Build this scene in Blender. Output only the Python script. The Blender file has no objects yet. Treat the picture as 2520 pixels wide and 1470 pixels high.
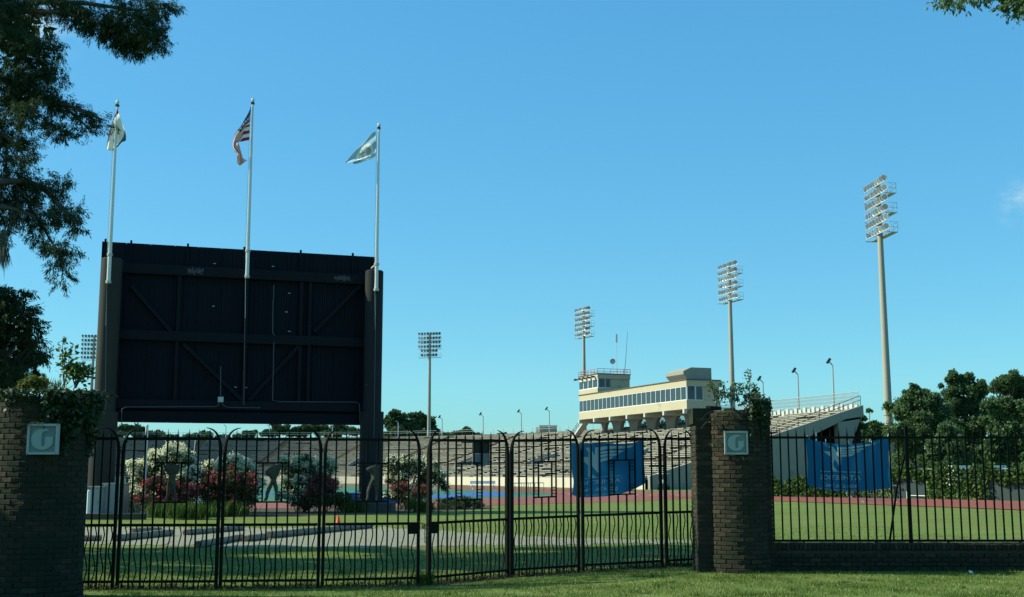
import bpy, bmesh, math, random
import numpy as np
from mathutils import Vector, Matrix

rng = np.random.default_rng(7)
random.seed(7)
scene = bpy.context.scene
COL = scene.collection
R = math.radians
pi = math.pi

# ------------------------------------------------------------------ camera
F = 3600 * 0.8105            # focal length in 2520-px units of the photograph
PITCH = math.atan(433.0 / F)
CAMZ = 1.8
cam_d = bpy.data.cameras.new("camera")
cam_d.sensor_width = 36.0
cam_d.lens = 3600 / 3109 * 36.0
cam_d.clip_start = 0.1
cam_d.clip_end = 6000
cam = bpy.data.objects.new("camera", cam_d)
cam.location = (0, 0, CAMZ)
cam.rotation_euler = (pi / 2 + PITCH, 0, 0)
COL.objects.link(cam)
scene.camera = cam

# ------------------------------------------------------------------ light
SUN_EL = R(36)
SUN_AZ = (-math.cos(R(4)), math.sin(R(4)))       # horizontal direction towards the sun: left, a touch beyond
sun_vec = Vector((SUN_AZ[0] * math.cos(SUN_EL), SUN_AZ[1] * math.cos(SUN_EL), math.sin(SUN_EL)))
sd = bpy.data.lights.new("sun", 'SUN')
sd.energy = 5.0
sd.angle = R(0.53)
sd.color = (0.97, 1.0, 0.80)
sun = bpy.data.objects.new("sun", sd)
sun.rotation_euler = sun_vec.to_track_quat('Z', 'Y').to_euler()
sun.location = (-30, 20, 60)
COL.objects.link(sun)

w = bpy.data.worlds.new("World")
scene.world = w
w.use_nodes = True
nt = w.node_tree
nt.nodes.clear()
sky = nt.nodes.new('ShaderNodeTexSky')
sky.sky_type = 'NISHITA'
sky.sun_disc = False
sky.sun_elevation = SUN_EL
sky.sun_rotation = math.atan2(SUN_AZ[0], SUN_AZ[1]) % (2 * pi)
sky.altitude = 0
sky.air_density = 1.0
sky.dust_density = 0.6
sky.ozone_density = 2.0
bg = nt.nodes.new('ShaderNodeBackground')
bg.inputs['Strength'].default_value = 0.13
gam = nt.nodes.new('ShaderNodeGamma')                    # the phone's tone curve and white balance, the same all over the sky
gam.inputs['Gamma'].default_value = 0.4
sat = nt.nodes.new('ShaderNodeHueSaturation')
sat.inputs['Saturation'].default_value = 2.0
tint = nt.nodes.new('ShaderNodeMix')
tint.data_type = 'RGBA'; tint.blend_type = 'MULTIPLY'
tint.inputs[0].default_value = 1.0
tint.inputs[7].default_value = (1.06, 2.24, 2.60, 1)
wout = nt.nodes.new('ShaderNodeOutputWorld')
nt.links.new(sky.outputs[0], gam.inputs['Color'])
nt.links.new(gam.outputs[0], sat.inputs['Color'])
nt.links.new(sat.outputs[0], tint.inputs[6])
tcw = nt.nodes.new('ShaderNodeTexCoord')
cn = nt.nodes.new('ShaderNodeTexNoise')
cn.inputs['Scale'].default_value = 26.0
cn.inputs['Detail'].default_value = 8.0
cn.inputs['Roughness'].default_value = 0.62
cmap = nt.nodes.new('ShaderNodeMapping')
cmap.inputs['Scale'].default_value = (1.0, 1.0, 2.4)
nt.links.new(tcw.outputs['Generated'], cmap.inputs[0])
nt.links.new(cmap.outputs[0], cn.inputs['Vector'])
def cloud_mask(dirv, r_in, r_out):
    dp = nt.nodes.new('ShaderNodeVectorMath'); dp.operation = 'DISTANCE'
    dp.inputs[1].default_value = dirv
    nt.links.new(tcw.outputs['Generated'], dp.inputs[0])
    mr = nt.nodes.new('ShaderNodeMapRange'); mr.interpolation_type = 'SMOOTHSTEP'
    mr.inputs[1].default_value = r_out; mr.inputs[2].default_value = r_in
    nt.links.new(dp.outputs['Value'], mr.inputs[0])
    return mr.outputs[0]
def cloud_dir(u, v):
    f_ = 3600 * 0.8105; p_ = math.atan(433.0 / f_)
    dx_, dy_ = (u - 1260) / f_, (735 - v) / f_
    return Vector((dx_, math.cos(p_) - dy_ * math.sin(p_), math.sin(p_) + dy_ * math.cos(p_))).normalized()
ma = nt.nodes.new('ShaderNodeMath'); ma.operation = 'MAXIMUM'
nt.links.new(cloud_mask(cloud_dir(2512, 500), 0.0, 0.024), ma.inputs[0])
nt.links.new(cloud_mask(cloud_dir(55, 35), 0.0, 0.055), ma.inputs[1])
cr = nt.nodes.new('ShaderNodeMapRange'); cr.interpolation_type = 'SMOOTHSTEP'
cr.inputs[1].default_value = 0.40; cr.inputs[2].default_value = 0.72
cr.inputs[4].default_value = 0.75
nt.links.new(cn.outputs['Fac'], cr.inputs[0])
mm = nt.nodes.new('ShaderNodeMath'); mm.operation = 'MULTIPLY'
nt.links.new(ma.outputs[0], mm.inputs[0]); nt.links.new(cr.outputs[0], mm.inputs[1])
cmix = nt.nodes.new('ShaderNodeMix'); cmix.data_type = 'RGBA'
cmix.inputs[7].default_value = (3.6, 4.8, 5.2, 1)
nt.links.new(mm.outputs[0], cmix.inputs[0])
nt.links.new(tint.outputs[2], cmix.inputs[6])
nt.links.new(cmix.outputs[2], bg.inputs['Color'])
nt.links.new(bg.outputs[0], wout.inputs[0])

scene.view_settings.view_transform = 'Standard'
scene.view_settings.look = 'None'
scene.view_settings.exposure = 0.4
scene.view_settings.gamma = 1.0
scene.view_settings.use_curve_mapping = False
scene.render.engine = 'CYCLES'
scene.cycles.max_bounces = 6
scene.cycles.transparent_max_bounces = 8

# ------------------------------------------------------------------ helpers: places
CP, SP = math.cos(PITCH), math.sin(PITCH)

def ray(u, v):
    dx = (u - 1260.0) / F
    dy = (735.0 - v) / F
    return Vector((dx, CP - dy * SP, SP + dy * CP))

def P(u, v, Y):
    d = ray(u, v)
    k = Y / d.y
    return Vector((d.x * k, Y, CAMZ + d.z * k))

def sstep(a, b, x):
    t = min(1.0, max(0.0, (x - a) / (b - a)))
    return t * t * (3 - 2 * t)

def hg(x, y):
    return 0.10 * sstep(-1.5, 3.4, x) * (1 - sstep(26, 40, y))

def G(u, v, dz=0.0):
    d = ray(u, v)
    z = 0.0
    for _ in range(8):
        k = (z - CAMZ) / d.z
        p = Vector((d.x * k, d.y * k, z))
        z = hg(p.x, p.y)
    return Vector((p.x, p.y, z + dz))

def PL(u, v, D, th):
    """point on the vertical plane at distance D whose normal is turned th to the left"""
    d = ray(u, v)
    k = D / (-d.x * math.sin(th) + d.y * math.cos(th))
    return Vector((d.x * k, d.y * k, CAMZ + d.z * k))

TH = R(21)
def ST(s, t, z=0.0):
    return Vector((t * math.cos(TH) - s * math.sin(TH), t * math.sin(TH) + s * math.cos(TH), z))

# ------------------------------------------------------------------ helpers: materials
MATS = {}
def mat(name, col, rough=0.7, col2=None, scale=6.0, amount=0.5, bump=0.0, bscale=None, metallic=0.0,
        spec=0.3, streak=None, island=None, trans=0.0, detail=6.0, patch=None, stain=None):
    if name in MATS:
        return MATS[name]
    m = bpy.data.materials.new(name)
    m.use_nodes = True
    n = m.node_tree
    b = n.nodes['Principled BSDF']
    b.inputs['Roughness'].default_value = rough
    b.inputs['Metallic'].default_value = metallic
    b.inputs['Specular IOR Level'].default_value = spec
    tc = n.nodes.new('ShaderNodeTexCoord')
    cur = None
    if col2 is not None:
        no = n.nodes.new('ShaderNodeTexNoise')
        no.inputs['Scale'].default_value = scale
        no.inputs['Detail'].default_value = detail
        no.inputs['Roughness'].default_value = 0.65
        mp = n.nodes.new('ShaderNodeMapping')
        if streak:
            mp.inputs['Scale'].default_value = streak
        n.links.new(tc.outputs['Object'], mp.inputs[0])
        n.links.new(mp.outputs[0], no.inputs['Vector'])
        rp = n.nodes.new('ShaderNodeValToRGB')
        rp.color_ramp.elements[0].position = 0.5 - amount * 0.5 + 0.02
        rp.color_ramp.elements[1].position = 0.5 + amount * 0.5
        rp.color_ramp.elements[0].color = (*col, 1)
        rp.color_ramp.elements[1].color = (*col2, 1)
        n.links.new(no.outputs['Fac'], rp.inputs[0])
        cur = rp.outputs[0]
    if island is not None:
        geo = n.nodes.new('ShaderNodeNewGeometry')
        mx = n.nodes.new('ShaderNodeMix'); mx.data_type = 'RGBA'
        if cur is None:
            mx.inputs[6].default_value = (*col, 1)
        else:
            n.links.new(cur, mx.inputs[6])
        mx.inputs[7].default_value = (*island, 1)
        n.links.new(geo.outputs['Random Per Island'], mx.inputs[0])
        cur = mx.outputs[2]
    if patch is not None:                       # worn or stained patches with a shape of their own
        pc, psc, th = patch
        no2 = n.nodes.new('ShaderNodeTexNoise')
        no2.inputs['Scale'].default_value = psc
        no2.inputs['Detail'].default_value = 8
        no2.inputs['Roughness'].default_value = 0.7
        n.links.new(tc.outputs['Object'], no2.inputs['Vector'])
        r2 = n.nodes.new('ShaderNodeValToRGB')
        r2.color_ramp.elements[0].position = th
        r2.color_ramp.elements[1].position = th + 0.06
        n.links.new(no2.outputs['Fac'], r2.inputs[0])
        mx2 = n.nodes.new('ShaderNodeMix'); mx2.data_type = 'RGBA'
        if cur is None:
            mx2.inputs[6].default_value = (*col, 1)
        else:
            n.links.new(cur, mx2.inputs[6])
        mx2.inputs[7].default_value = (*pc, 1)
        n.links.new(r2.outputs[0], mx2.inputs[0])
        cur = mx2.outputs[2]
    if stain is not None:                       # large stains that run across neighbouring pieces
        sc_, ssc, lo, hi = stain
        gp = n.nodes.new('ShaderNodeNewGeometry')
        no3 = n.nodes.new('ShaderNodeTexNoise')
        no3.inputs['Scale'].default_value = ssc
        no3.inputs['Detail'].default_value = 7
        no3.inputs['Roughness'].default_value = 0.68
        n.links.new(gp.outputs['Position'], no3.inputs['Vector'])
        m3 = n.nodes.new('ShaderNodeMapRange'); m3.interpolation_type = 'SMOOTHSTEP'
        m3.inputs[1].default_value = lo; m3.inputs[2].default_value = hi
        m3.inputs[4].default_value = 0.88
        n.links.new(no3.outputs['Fac'], m3.inputs[0])
        mx3 = n.nodes.new('ShaderNodeMix'); mx3.data_type = 'RGBA'
        n.links.new(m3.outputs[0], mx3.inputs[0])
        if cur is None:
            mx3.inputs[6].default_value = (*col, 1)
        else:
            n.links.new(cur, mx3.inputs[6])
        mx3.inputs[7].default_value = (*sc_, 1)
        cur = mx3.outputs[2]
    if cur is None:
        b.inputs['Base Color'].default_value = (*col, 1)
    else:
        n.links.new(cur, b.inputs['Base Color'])
    if bump > 0:
        nb = n.nodes.new('ShaderNodeTexNoise')
        nb.inputs['Scale'].default_value = bscale or scale * 4
        nb.inputs['Detail'].default_value = 5
        n.links.new(tc.outputs['Object'], nb.inputs['Vector'])
        bp = n.nodes.new('ShaderNodeBump')
        bp.inputs['Strength'].default_value = bump
        bp.inputs['Distance'].default_value = 0.05
        n.links.new(nb.outputs['Fac'], bp.inputs['Height'])
        n.links.new(bp.outputs[0], b.inputs['Normal'])
    if trans > 0:
        out = n.nodes['Material Output']
        tr = n.nodes.new('ShaderNodeBsdfTranslucent')
        ms = n.nodes.new('ShaderNodeMixShader')
        ms.inputs[0].default_value = trans
        if cur is None:
            tr.inputs[0].default_value = (*col, 1)
        else:
            n.links.new(cur, tr.inputs[0])
        n.links.new(b.outputs[0], ms.inputs[1])
        n.links.new(tr.outputs[0], ms.inputs[2])
        n.links.new(ms.outputs[0], out.inputs[0])
    MATS[name] = m
    return m

# ------------------------------------------------------------------ helpers: objects
ORG = {}
def props(o, label=None, cat=None, group=None, kind=None):
    if label: o['label'] = label
    if cat: o['category'] = cat
    if group: o['group'] = group
    if kind: o['kind'] = kind
    return o

def thing(name, label, cat, loc, group=None):
    o = bpy.data.objects.new(name, None)
    o.empty_display_size = 0.3
    o.location = loc
    COL.objects.link(o)
    ORG[o.name] = Vector(loc)
    return props(o, label, cat, group)

class MB:
    def __init__(s):
        s.v = []; s.f = []
    def add(s, vs, fs):
        k = len(s.v)
        s.v += [tuple(p) for p in vs]
        s.f += [tuple(i + k for i in f) for f in fs]
        return s
    def box(s, c, sz, M=None):
        hx, hy, hz = sz[0] / 2, sz[1] / 2, sz[2] / 2
        vs = [Vector((x, y, z)) for z in (-hz, hz) for y in (-hy, hy) for x in (-hx, hx)]
        if M is not None:
            vs = [M @ p for p in vs]
        c = Vector(c)
        return s.add([p + c for p in vs],
                     [(0, 2, 3, 1), (4, 5, 7, 6), (0, 1, 5, 4), (2, 6, 7, 3), (0, 4, 6, 2), (1, 3, 7, 5)])
    def hexa(s, p):                                   # 8 corners: bottom ring then top ring
        return s.add(p, [(3, 2, 1, 0), (4, 5, 6, 7), (0, 1, 5, 4), (1, 2, 6, 5), (2, 3, 7, 6), (3, 0, 4, 7)])
    def beam(s, a, b, wd, dp, side):                  # rectangular bar from a to b, 'side' = width direction
        a = Vector(a); b = Vector(b)
        d = (b - a).normalized()
        x = (Vector(side) - d * d.dot(Vector(side))).normalized() * wd / 2
        y = d.cross(x).normalized() * dp / 2
        return s.hexa([a - x - y, a + x - y, a + x + y, a - x + y, b - x - y, b + x - y, b + x + y, b - x + y])
    def tube(s, pts, rad, n=8, cap=True):
        pts = [Vector(p) for p in pts]
        if not hasattr(rad, '__len__'):
            rad = [rad] * len(pts)
        up = None
        rings = []
        for i, p in enumerate(pts):
            d = (pts[min(i + 1, len(pts) - 1)] - pts[max(i - 1, 0)])
            if d.length < 1e-9: d = Vector((0, 0, 1))
            d.normalize()
            if up is None:
                up = d.orthogonal().normalized()
            up = (up - d * up.dot(d))
            if up.length < 1e-6: up = d.orthogonal()
            up.normalize()
            q = d.cross(up)
            rings.append([p + (up * math.cos(2 * pi * k / n) + q * math.sin(2 * pi * k / n)) * rad[i] for k in range(n)])
        k0 = len(s.v)
        for rg in rings:
            s.v += [tuple(p) for p in rg]
        for i in range(len(pts) - 1):
            for k in range(n):
                a = k0 + i * n + k; b = k0 + i * n + (k + 1) % n
                s.f.append((a, b, b + n, a + n))
        if cap:
            s.f.append(tuple(k0 + k for k in reversed(range(n))))
            s.f.append(tuple(k0 + (len(pts) - 1) * n + k for k in range(n)))
        return s
    def lathe(s, c, prof, n=16, M=None):              # prof: list of (r, z)
        c = Vector(c)
        k0 = len(s.v)
        for r, z in prof:
            for k in range(n):
                p = Vector((r * math.cos(2 * pi * k / n), r * math.sin(2 * pi * k / n), z))
                if M is not None: p = M @ p
                s.v.append(tuple(p + c))
        for i in range(len(prof) - 1):
            for k in range(n):
                a = k0 + i * n + k; b = k0 + i * n + (k + 1) % n
                s.f.append((a, b, b + n, a + n))
        s.f.append(tuple(k0 + k for k in reversed(range(n))))
        s.f.append(tuple(k0 + (len(prof) - 1) * n + k for k in range(n)))
        return s
    def prism(s, poly, e):                            # poly: 3D points, extruded by vector e
        n = len(poly); e = Vector(e)
        vs = [Vector(p) for p in poly] + [Vector(p) + e for p in poly]
        fs = [tuple(reversed(range(n))), tuple(range(n, 2 * n))]
        fs += [(i, (i + 1) % n, n + (i + 1) % n, n + i) for i in range(n)]
        return s.add(vs, fs)
    def build(s, name, m, parent=None, smooth=False, label=None, cat=None, group=None, kind=None, loc=None):
        org = Vector((0, 0, 0))
        if parent is not None:
            org = ORG[parent.name]
        elif loc is not None:
            org = Vector(loc)
        me = bpy.data.meshes.new(name)
        me.from_pydata([(x - org.x, y - org.y, z - org.z) for x, y, z in s.v], [], s.f)
        me.materials.append(m)
        me.update()
        bm = bmesh.new(); bm.from_mesh(me)
        bmesh.ops.recalc_face_normals(bm, faces=bm.faces)
        bm.to_mesh(me); bm.free()
        if smooth:
            me.polygons.foreach_set('use_smooth', [True] * len(me.polygons))
            try: me.set_sharp_from_angle(angle=R(40))
            except Exception: pass
        o = bpy.data.objects.new(name, me)
        COL.objects.link(o)
        if parent is not None:
            o.parent = parent
        else:
            o.location = org
        ORG[o.name] = org
        return props(o, label, cat, group, kind)

def np_mesh(name, V, nper, m, parent=None, loc=None, **kw):
    """V: (N*nper, 3) array; each run of nper vertices is one face"""
    org = Vector((0, 0, 0))
    if parent is not None: org = ORG[parent.name]
    elif loc is not None: org = Vector(loc)
    V = np.asarray(V, dtype=np.float32) - np.array(org, dtype=np.float32)
    nv = len(V); nf = nv // nper
    me = bpy.data.meshes.new(name)
    me.vertices.add(nv); me.loops.add(nv); me.polygons.add(nf)
    me.vertices.foreach_set('co', V.ravel())
    me.loops.foreach_set('vertex_index', np.arange(nv, dtype=np.int32))
    me.polygons.foreach_set('loop_start', np.arange(0, nv, nper, dtype=np.int32))
    try: me.polygons.foreach_set('loop_total', np.full(nf, nper, dtype=np.int32))
    except Exception: pass
    me.materials.append(m)
    me.update(calc_edges=True)
    o = bpy.data.objects.new(name, me)
    COL.objects.link(o)
    if parent is not None: o.parent = parent
    else: o.location = org
    ORG[o.name] = org
    return props(o, **kw)

def unit(a):
    return a / (np.linalg.norm(a, axis=1, keepdims=True) + 1e-9)

def leaf_quads(C, D, size, aspect):
    """rhombic leaves at C pointing along D"""
    n = len(C)
    D = unit(D)
    S = unit(np.cross(D, rng.normal(size=(n, 3))))
    L = (size * rng.uniform(0.7, 1.3, n))[:, None]
    W = L * aspect
    V = np.empty((n, 4, 3))
    V[:, 0] = C
    V[:, 1] = C + D * L * 0.5 + S * W * 0.5
    V[:, 2] = C + D * L
    V[:, 3] = C + D * L * 0.5 - S * W * 0.5
    return V.reshape(-1, 3)

def puff_points(centres, radii, n, clumps=14, clump_r=0.3, shell=0.35):
    """points spread through ellipsoid puffs in small clumps so that gaps and knots form"""
    centres = np.asarray(centres, float); radii = np.asarray(radii, float)
    vol = (radii.prod(axis=1)) ** (2 / 3)
    cnt = np.maximum(8, (n * vol / vol.sum()).astype(int))
    out = []
    for c, r, k in zip(centres, radii, cnt):
        q = unit(rng.normal(size=(clumps, 3))) * (rng.uniform(shell, 1, clumps) ** 0.6)[:, None] * (1 - clump_r * 0.5)
        idx = rng.integers(0, clumps, k)
        p = q[idx] + rng.normal(size=(k, 3)) * clump_r * 0.55
        out.append(c + p * r)
    return np.concatenate(out)

def catmull(pts, n=6):
    pts = [Vector(p) for p in pts]
    if len(pts) < 3:
        return pts
    out = []
    for i in range(len(pts) - 1):
        p0 = pts[max(i - 1, 0)]; p1 = pts[i]; p2 = pts[i + 1]; p3 = pts[min(i + 2, len(pts) - 1)]
        for k in range(n):
            t = k / n
            out.append(0.5 * ((2 * p1) + (p2 - p0) * t + (2 * p0 - 5 * p1 + 4 * p2 - p3) * t * t + (3 * p1 - p0 - 3 * p2 + p3) * t ** 3))
    out.append(pts[-1])
    return out

def copy_part(o, parent, M=None):
    c = o.copy()
    COL.objects.link(c)
    c.parent = parent
    if M is not None: c.matrix_local = M
    return c

# ================================================================== materials
M_lawn = mat('lawn', (0.086, 0.152, 0.026), 0.95, (0.215, 0.228, 0.068), 0.55, 0.5, bump=0.6, bscale=60, spec=0.1, detail=12, streak=(0.4, 1.7, 1), patch=((0.175, 0.130, 0.060), 0.22, 0.57))
M_blade = mat('grass_blades', (0.050, 0.106, 0.010), 0.8, island=(0.132, 0.174, 0.030), trans=0.25, spec=0.2)
M_bladeD = mat('tall_grass_blades', (0.035, 0.080, 0.012), 0.8, island=(0.10, 0.15, 0.03), trans=0.25, spec=0.2)
M_gravel = mat('pale_gravel', (0.235, 0.225, 0.155), 0.95, (0.36, 0.335, 0.24), 9, 0.8, bump=0.8, bscale=70, detail=12, patch=((0.22, 0.20, 0.15), 0.9, 0.60))
M_mulch = mat('dark_soil', (0.045, 0.035, 0.022), 1.0, (0.10, 0.075, 0.045), 3, 0.7, bump=0.8, bscale=30)
M_track = mat('red_track', (0.205, 0.048, 0.028), 0.85, (0.275, 0.074, 0.044), 0.6, 0.7)
M_trackl = mat('track_line', (0.45, 0.36, 0.32), 0.7)
M_turf = mat('green_turf', (0.035, 0.13, 0.075), 0.9, (0.05, 0.16, 0.09), 0.3, 0.7)
M_blue = mat('blue_turf', (0.03, 0.10, 0.30), 0.9, (0.04, 0.13, 0.36), 0.4, 0.7)
M_conc = mat('weathered_concrete', (0.24, 0.228, 0.19), 0.9, (0.33, 0.312, 0.262), 0.5, 0.8, bump=0.15, bscale=5, detail=10, patch=((0.20, 0.19, 0.16), 0.35, 0.60))
M_conc2 = mat('pale_concrete', (0.45, 0.43, 0.37), 0.9, (0.55, 0.53, 0.46), 0.6, 0.8)
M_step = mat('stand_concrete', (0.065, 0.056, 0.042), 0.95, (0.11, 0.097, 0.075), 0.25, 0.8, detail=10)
M_bench = mat('bench_plank', (0.25, 0.235, 0.185), 0.8, island=(0.40, 0.375, 0.30))
M_wallbeige = mat('beige_wall', (0.50, 0.42, 0.33), 0.9, (0.58, 0.50, 0.40), 0.4, 0.7)
M_cream = mat('cream_render', (0.43, 0.37, 0.245), 0.85, (0.48, 0.415, 0.28), 0.25, 0.7, detail=10, patch=((0.36, 0.31, 0.21), 0.25, 0.61))
M_white = mat('white_paint', (0.78, 0.78, 0.76), 0.6, (0.70, 0.70, 0.67), 2, 0.6)
M_glass = mat('dark_window_glass', (0.030, 0.045, 0.055), 0.12, spec=0.5)
M_roof = mat('roof_edge', (0.10, 0.085, 0.07), 0.9)
M_red = mat('faded_red_rail', (0.45, 0.14, 0.12), 0.7)
M_steelpole = mat('galvanised_pole', (0.30, 0.275, 0.215), 0.75, (0.37, 0.345, 0.28), 1.2, 0.6, streak=(1, 1, 0.15))
M_galv = mat('galvanised_steel', (0.50, 0.51, 0.50), 0.45, (0.40, 0.41, 0.40), 3, 0.6, metallic=0.3)
M_lampbowl = mat('floodlight_aluminium', (0.62, 0.63, 0.62), 0.35, (0.5, 0.5, 0.5), 4, 0.6, metallic=0.45)
M_lens = mat('floodlight_glass', (0.13, 0.17, 0.19), 0.15, spec=0.6)
M_black = mat('black_metal', (0.016, 0.017, 0.015), 0.6, (0.030, 0.030, 0.024), 5, 0.7)
M_dark = mat('dark_grey_metal', (0.05, 0.052, 0.055), 0.6)

# ================================================================== ground
def grid_sheet(name, xs, ys, m, dz=0.0, **kw):
    b = MB()
    n = len(xs)
    b.v = [(x, y, hg(x, y) + dz) for y in ys for x in xs]
    b.f = [(j * n + i, j * n + i + 1, (j + 1) * n + i + 1, (j + 1) * n + i) for j in range(len(ys) - 1) for i in range(n - 1)]
    return b.build(name, m, **kw)

xs = [-3000, -900, -300, -120, -60, -40] + [-30 + 0.6 * i for i in range(101)] + [40, 60, 120, 300, 900, 3000]
ys = [-600, -100, -30, -5] + [0.6 * i for i in range(0, 78)] + [48, 56, 70, 90, 130, 200, 300, 600, 1200, 4000]
grid_sheet('lawn', xs, ys, M_lawn, kind='structure')

def clip_fill(name, poly, m, dz, kind='structure', step=0.35):
    """sheet following the ground inside a closed outline (list of (x, y))"""
    b = MB()
    bm = bmesh.new()
    vs = [bm.verts.new((x, y, 0)) for x, y in poly]
    bm.faces.new(vs)
    bmesh.ops.triangulate(bm, faces=bm.faces)
    me = bpy.data.meshes.new(name)
    for v in bm.verts:
        v.co.z = hg(v.co.x, v.co.y) + dz
    bm.to_mesh(me); bm.free()
    me.materials.append(m)
    o = bpy.data.objects.new(name, me)
    COL.objects.link(o)
    return props(o, kind=kind)

def strip_sheet(name, near, far, m, dz, rag=0.0, n=80, kind='structure'):
    """band between two smooth lines, conforming to the ground"""
    a = catmull([(x, y, 0) for x, y in near], 12); c = catmull([(x, y, 0) for x, y in far], 12)
    def res(pl):
        L = [0]
        for i in range(1, len(pl)): L.append(L[-1] + (pl[i] - pl[i - 1]).length)
        out = []
        for k in range(n):
            t = L[-1] * k / (n - 1)
            i = 1
            while i < len(L) - 1 and L[i] < t: i += 1
            f = (t - L[i - 1]) / max(1e-9, L[i] - L[i - 1])
            out.append(pl[i - 1].lerp(pl[i], f))
        return out
    a = res(a); c = res(c)
    b = MB()
    m_ = 14
    for k in range(n):
        ra = rag * (random.random() - 0.5); rb = rag * (random.random() - 0.5)
        for j in range(m_):
            t = j / (m_ - 1)
            p = a[k].lerp(c[k], t)
            p.y += ra * (1 - t) + rb * t
            b.v.append((p.x, p.y, hg(p.x, p.y) + dz))
    for k in range(n - 1):
        for j in range(m_ - 1):
            i = k * m_ + j
            b.f.append((i, i + m_, i + m_ + 1, i + 1))
    return b.build(name, m, kind=kind)

gxy = lambda u, v: (G(u, v).x, G(u, v).y)
# gravel drive: broad pale apron at the left, thinning out to the right
strip_sheet('gravel_drive',
            [gxy(-200, 1341), gxy(250, 1340), gxy(600, 1346), gxy(900, 1347), gxy(1200, 1343), gxy(1500, 1339), gxy(1760, 1336)],
            [gxy(-200, 1301), gxy(250, 1299), gxy(600, 1300), gxy(900, 1298), gxy(1150, 1311), gxy(1450, 1326), gxy(1760, 1331)],
            M_gravel, 0.006, rag=1.1, n=160)
strip_sheet('planting_bed',
            [gxy(180, 1276), gxy(450, 1274), gxy(650, 1272), gxy(900, 1266), gxy(1100, 1258), gxy(1210, 1252)],
            [gxy(180, 1240), gxy(450, 1236), gxy(650, 1236), gxy(900, 1238), gxy(1100, 1240), gxy(1210, 1246)],
            M_mulch, 0.008, rag=0.6)

# running track: a 400 m oval with a sprint chute towards the camera, in the stadium's own frame (s along, t across)
T0, S1, S2 = 8.6, 116.0, 204.0
def oval(rad, n=40):
    pts = []
    for k in range(n + 1):                     # far curve
        a = pi * k / n
        pts.append((S2 + rad * math.sin(a), T0 + rad * math.cos(a)))
    for k in range(n + 1):                     # near curve
        a = pi + pi * k / n
        pts.append((S1 + rad * math.sin(a), T0 + rad * math.cos(a)))
    return pts
def ring_sheet(name, r0, r1, m, dz):
    A, B = oval(r0), oval(r1)
    b = MB(); n = len(A)
    for (s, t) in A: b.v.append(tuple(ST(s, t, dz)))
    for (s, t) in B: b.v.append(tuple(ST(s, t, dz)))
    b.f = [(i, (i + 1) % n, n + (i + 1) % n, n + i) for i in range(n)]
    return b.build(name, m, kind='structure')
def fill_sheet(name, pts, m, dz):
    return clip_fill(name, [(ST(s, t).x, ST(s, t).y) for s, t in pts], m, dz)
R0, R1 = 37.5, 51.5
ring_sheet('running_track', R0, R1, M_track, 0.010)
fill_sheet('sprint_chute', [(S1, 46), (S1, 61.5), (20, 61.5), (20, 46)], M_track, 0.014)
fill_sheet('infield_turf', oval(R0 - 0.02), M_turf, 0.012)
fill_sheet('blue_end_zone', [(S1 - 9, T0 - 25), (S1 - 9, T0 + 25), (S1, T0 + 27), (S1, T0 - 27)] , M_blue, 0.018)
seg = [(S1 + 34 * math.sin(pi + pi * k / 20), T0 + 34 * math.cos(pi + pi * k / 20)) for k in range(12, 20)]
fill_sheet('blue_jump_area', [(S1 - 1, T0 + 33)] + seg[::-1] , M_blue, 0.018)
fill_sheet('far_blue_end_zone', [(S2 - 5, T0 - 25), (S2 - 5, T0 + 25), (S2 + 5, T0 + 25), (S2 + 5, T0 - 25)], M_blue, 0.018)
for r in [R0 + 0.1 + 1.22 * k for k in range(12)]:
    ring_sheet('lane_line', r, r + 0.08, M_trackl, 0.022)
lb = MB()
for k in range(13):
    t = 46.1 + 1.22 * k
    if t > 61.3: break
    lb.add([ST(20, t, 0.022), ST(S1, t, 0.022), ST(S1, t + 0.08, 0.022), ST(20, t + 0.08, 0.022)], [(0, 1, 2, 3)])
lb.build('chute_lines', M_trackl, kind='structure')

# ================================================================== grandstand (horseshoe bowl)
RF, RB = 58.4, 89.4
NR = 34
SN = 129.0
def stations():
    out = []                                     # (s0, t0, ns, nt): base point on the centre track and outward normal
    for k in range(16):
        s = SN + (S2 - SN) * k / 16
        out.append((s, T0, 0.0, 1.0))
    for k in range(49):
        a = pi * k / 48
        out.append((S2, T0, math.sin(a), math.cos(a)))
    for k in range(1, 17):
        s = S2 - (S2 - SN) * k / 16
        out.append((s, T0, 0.0, -1.0))
    return out
STA = stations()
ZF, ZT = 1.15, 10.2
DR = (RB - RF) / NR
def row_o(k): return RF + DR * k
def row_z(k): return ZF + (ZT - ZF) * (k / NR) ** 1.08
stand = thing('grandstand', 'long weathered concrete horseshoe grandstand with pale bench rows around the track', 'grandstand', ST(SN, T0 + RF, 0))
b = MB()
prof = []
for k in range(NR):
    prof += [(row_o(k), row_z(k)), (row_o(k + 1), row_z(k))]
prof += [(RB, ZT + 0.25), (RB + 0.35, ZT + 0.25), (RB + 0.35, 0)]
for (s, t, ns, nt_) in STA:
    for (o_, z) in prof:
        b.v.append(tuple(ST(s + ns * o_, t + nt_ * o_, z)))
m_ = len(prof)
for i in range(len(STA) - 1):
    for j in range(m_ - 1):
        a = i * m_ + j
        b.f.append((a, a + 1, a + m_ + 1, a + m_))
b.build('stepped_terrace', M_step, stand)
b = MB()
wp = [(RF - 0.35, 0), (RF - 0.35, ZF + 0.25), (RF, ZF + 0.25), (RF, ZF)]
for (s, t, ns, nt_) in STA:
    for (o_, z) in wp: b.v.append(tuple(ST(s + ns * o_, t + nt_ * o_, z)))
for i in range(len(STA) - 1):
    for j in range(3):
        a = i * 4 + j
        b.f.append((a, a + 1, a + 5, a + 4))
b.build('front_wall', M_wallbeige, stand)

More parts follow.
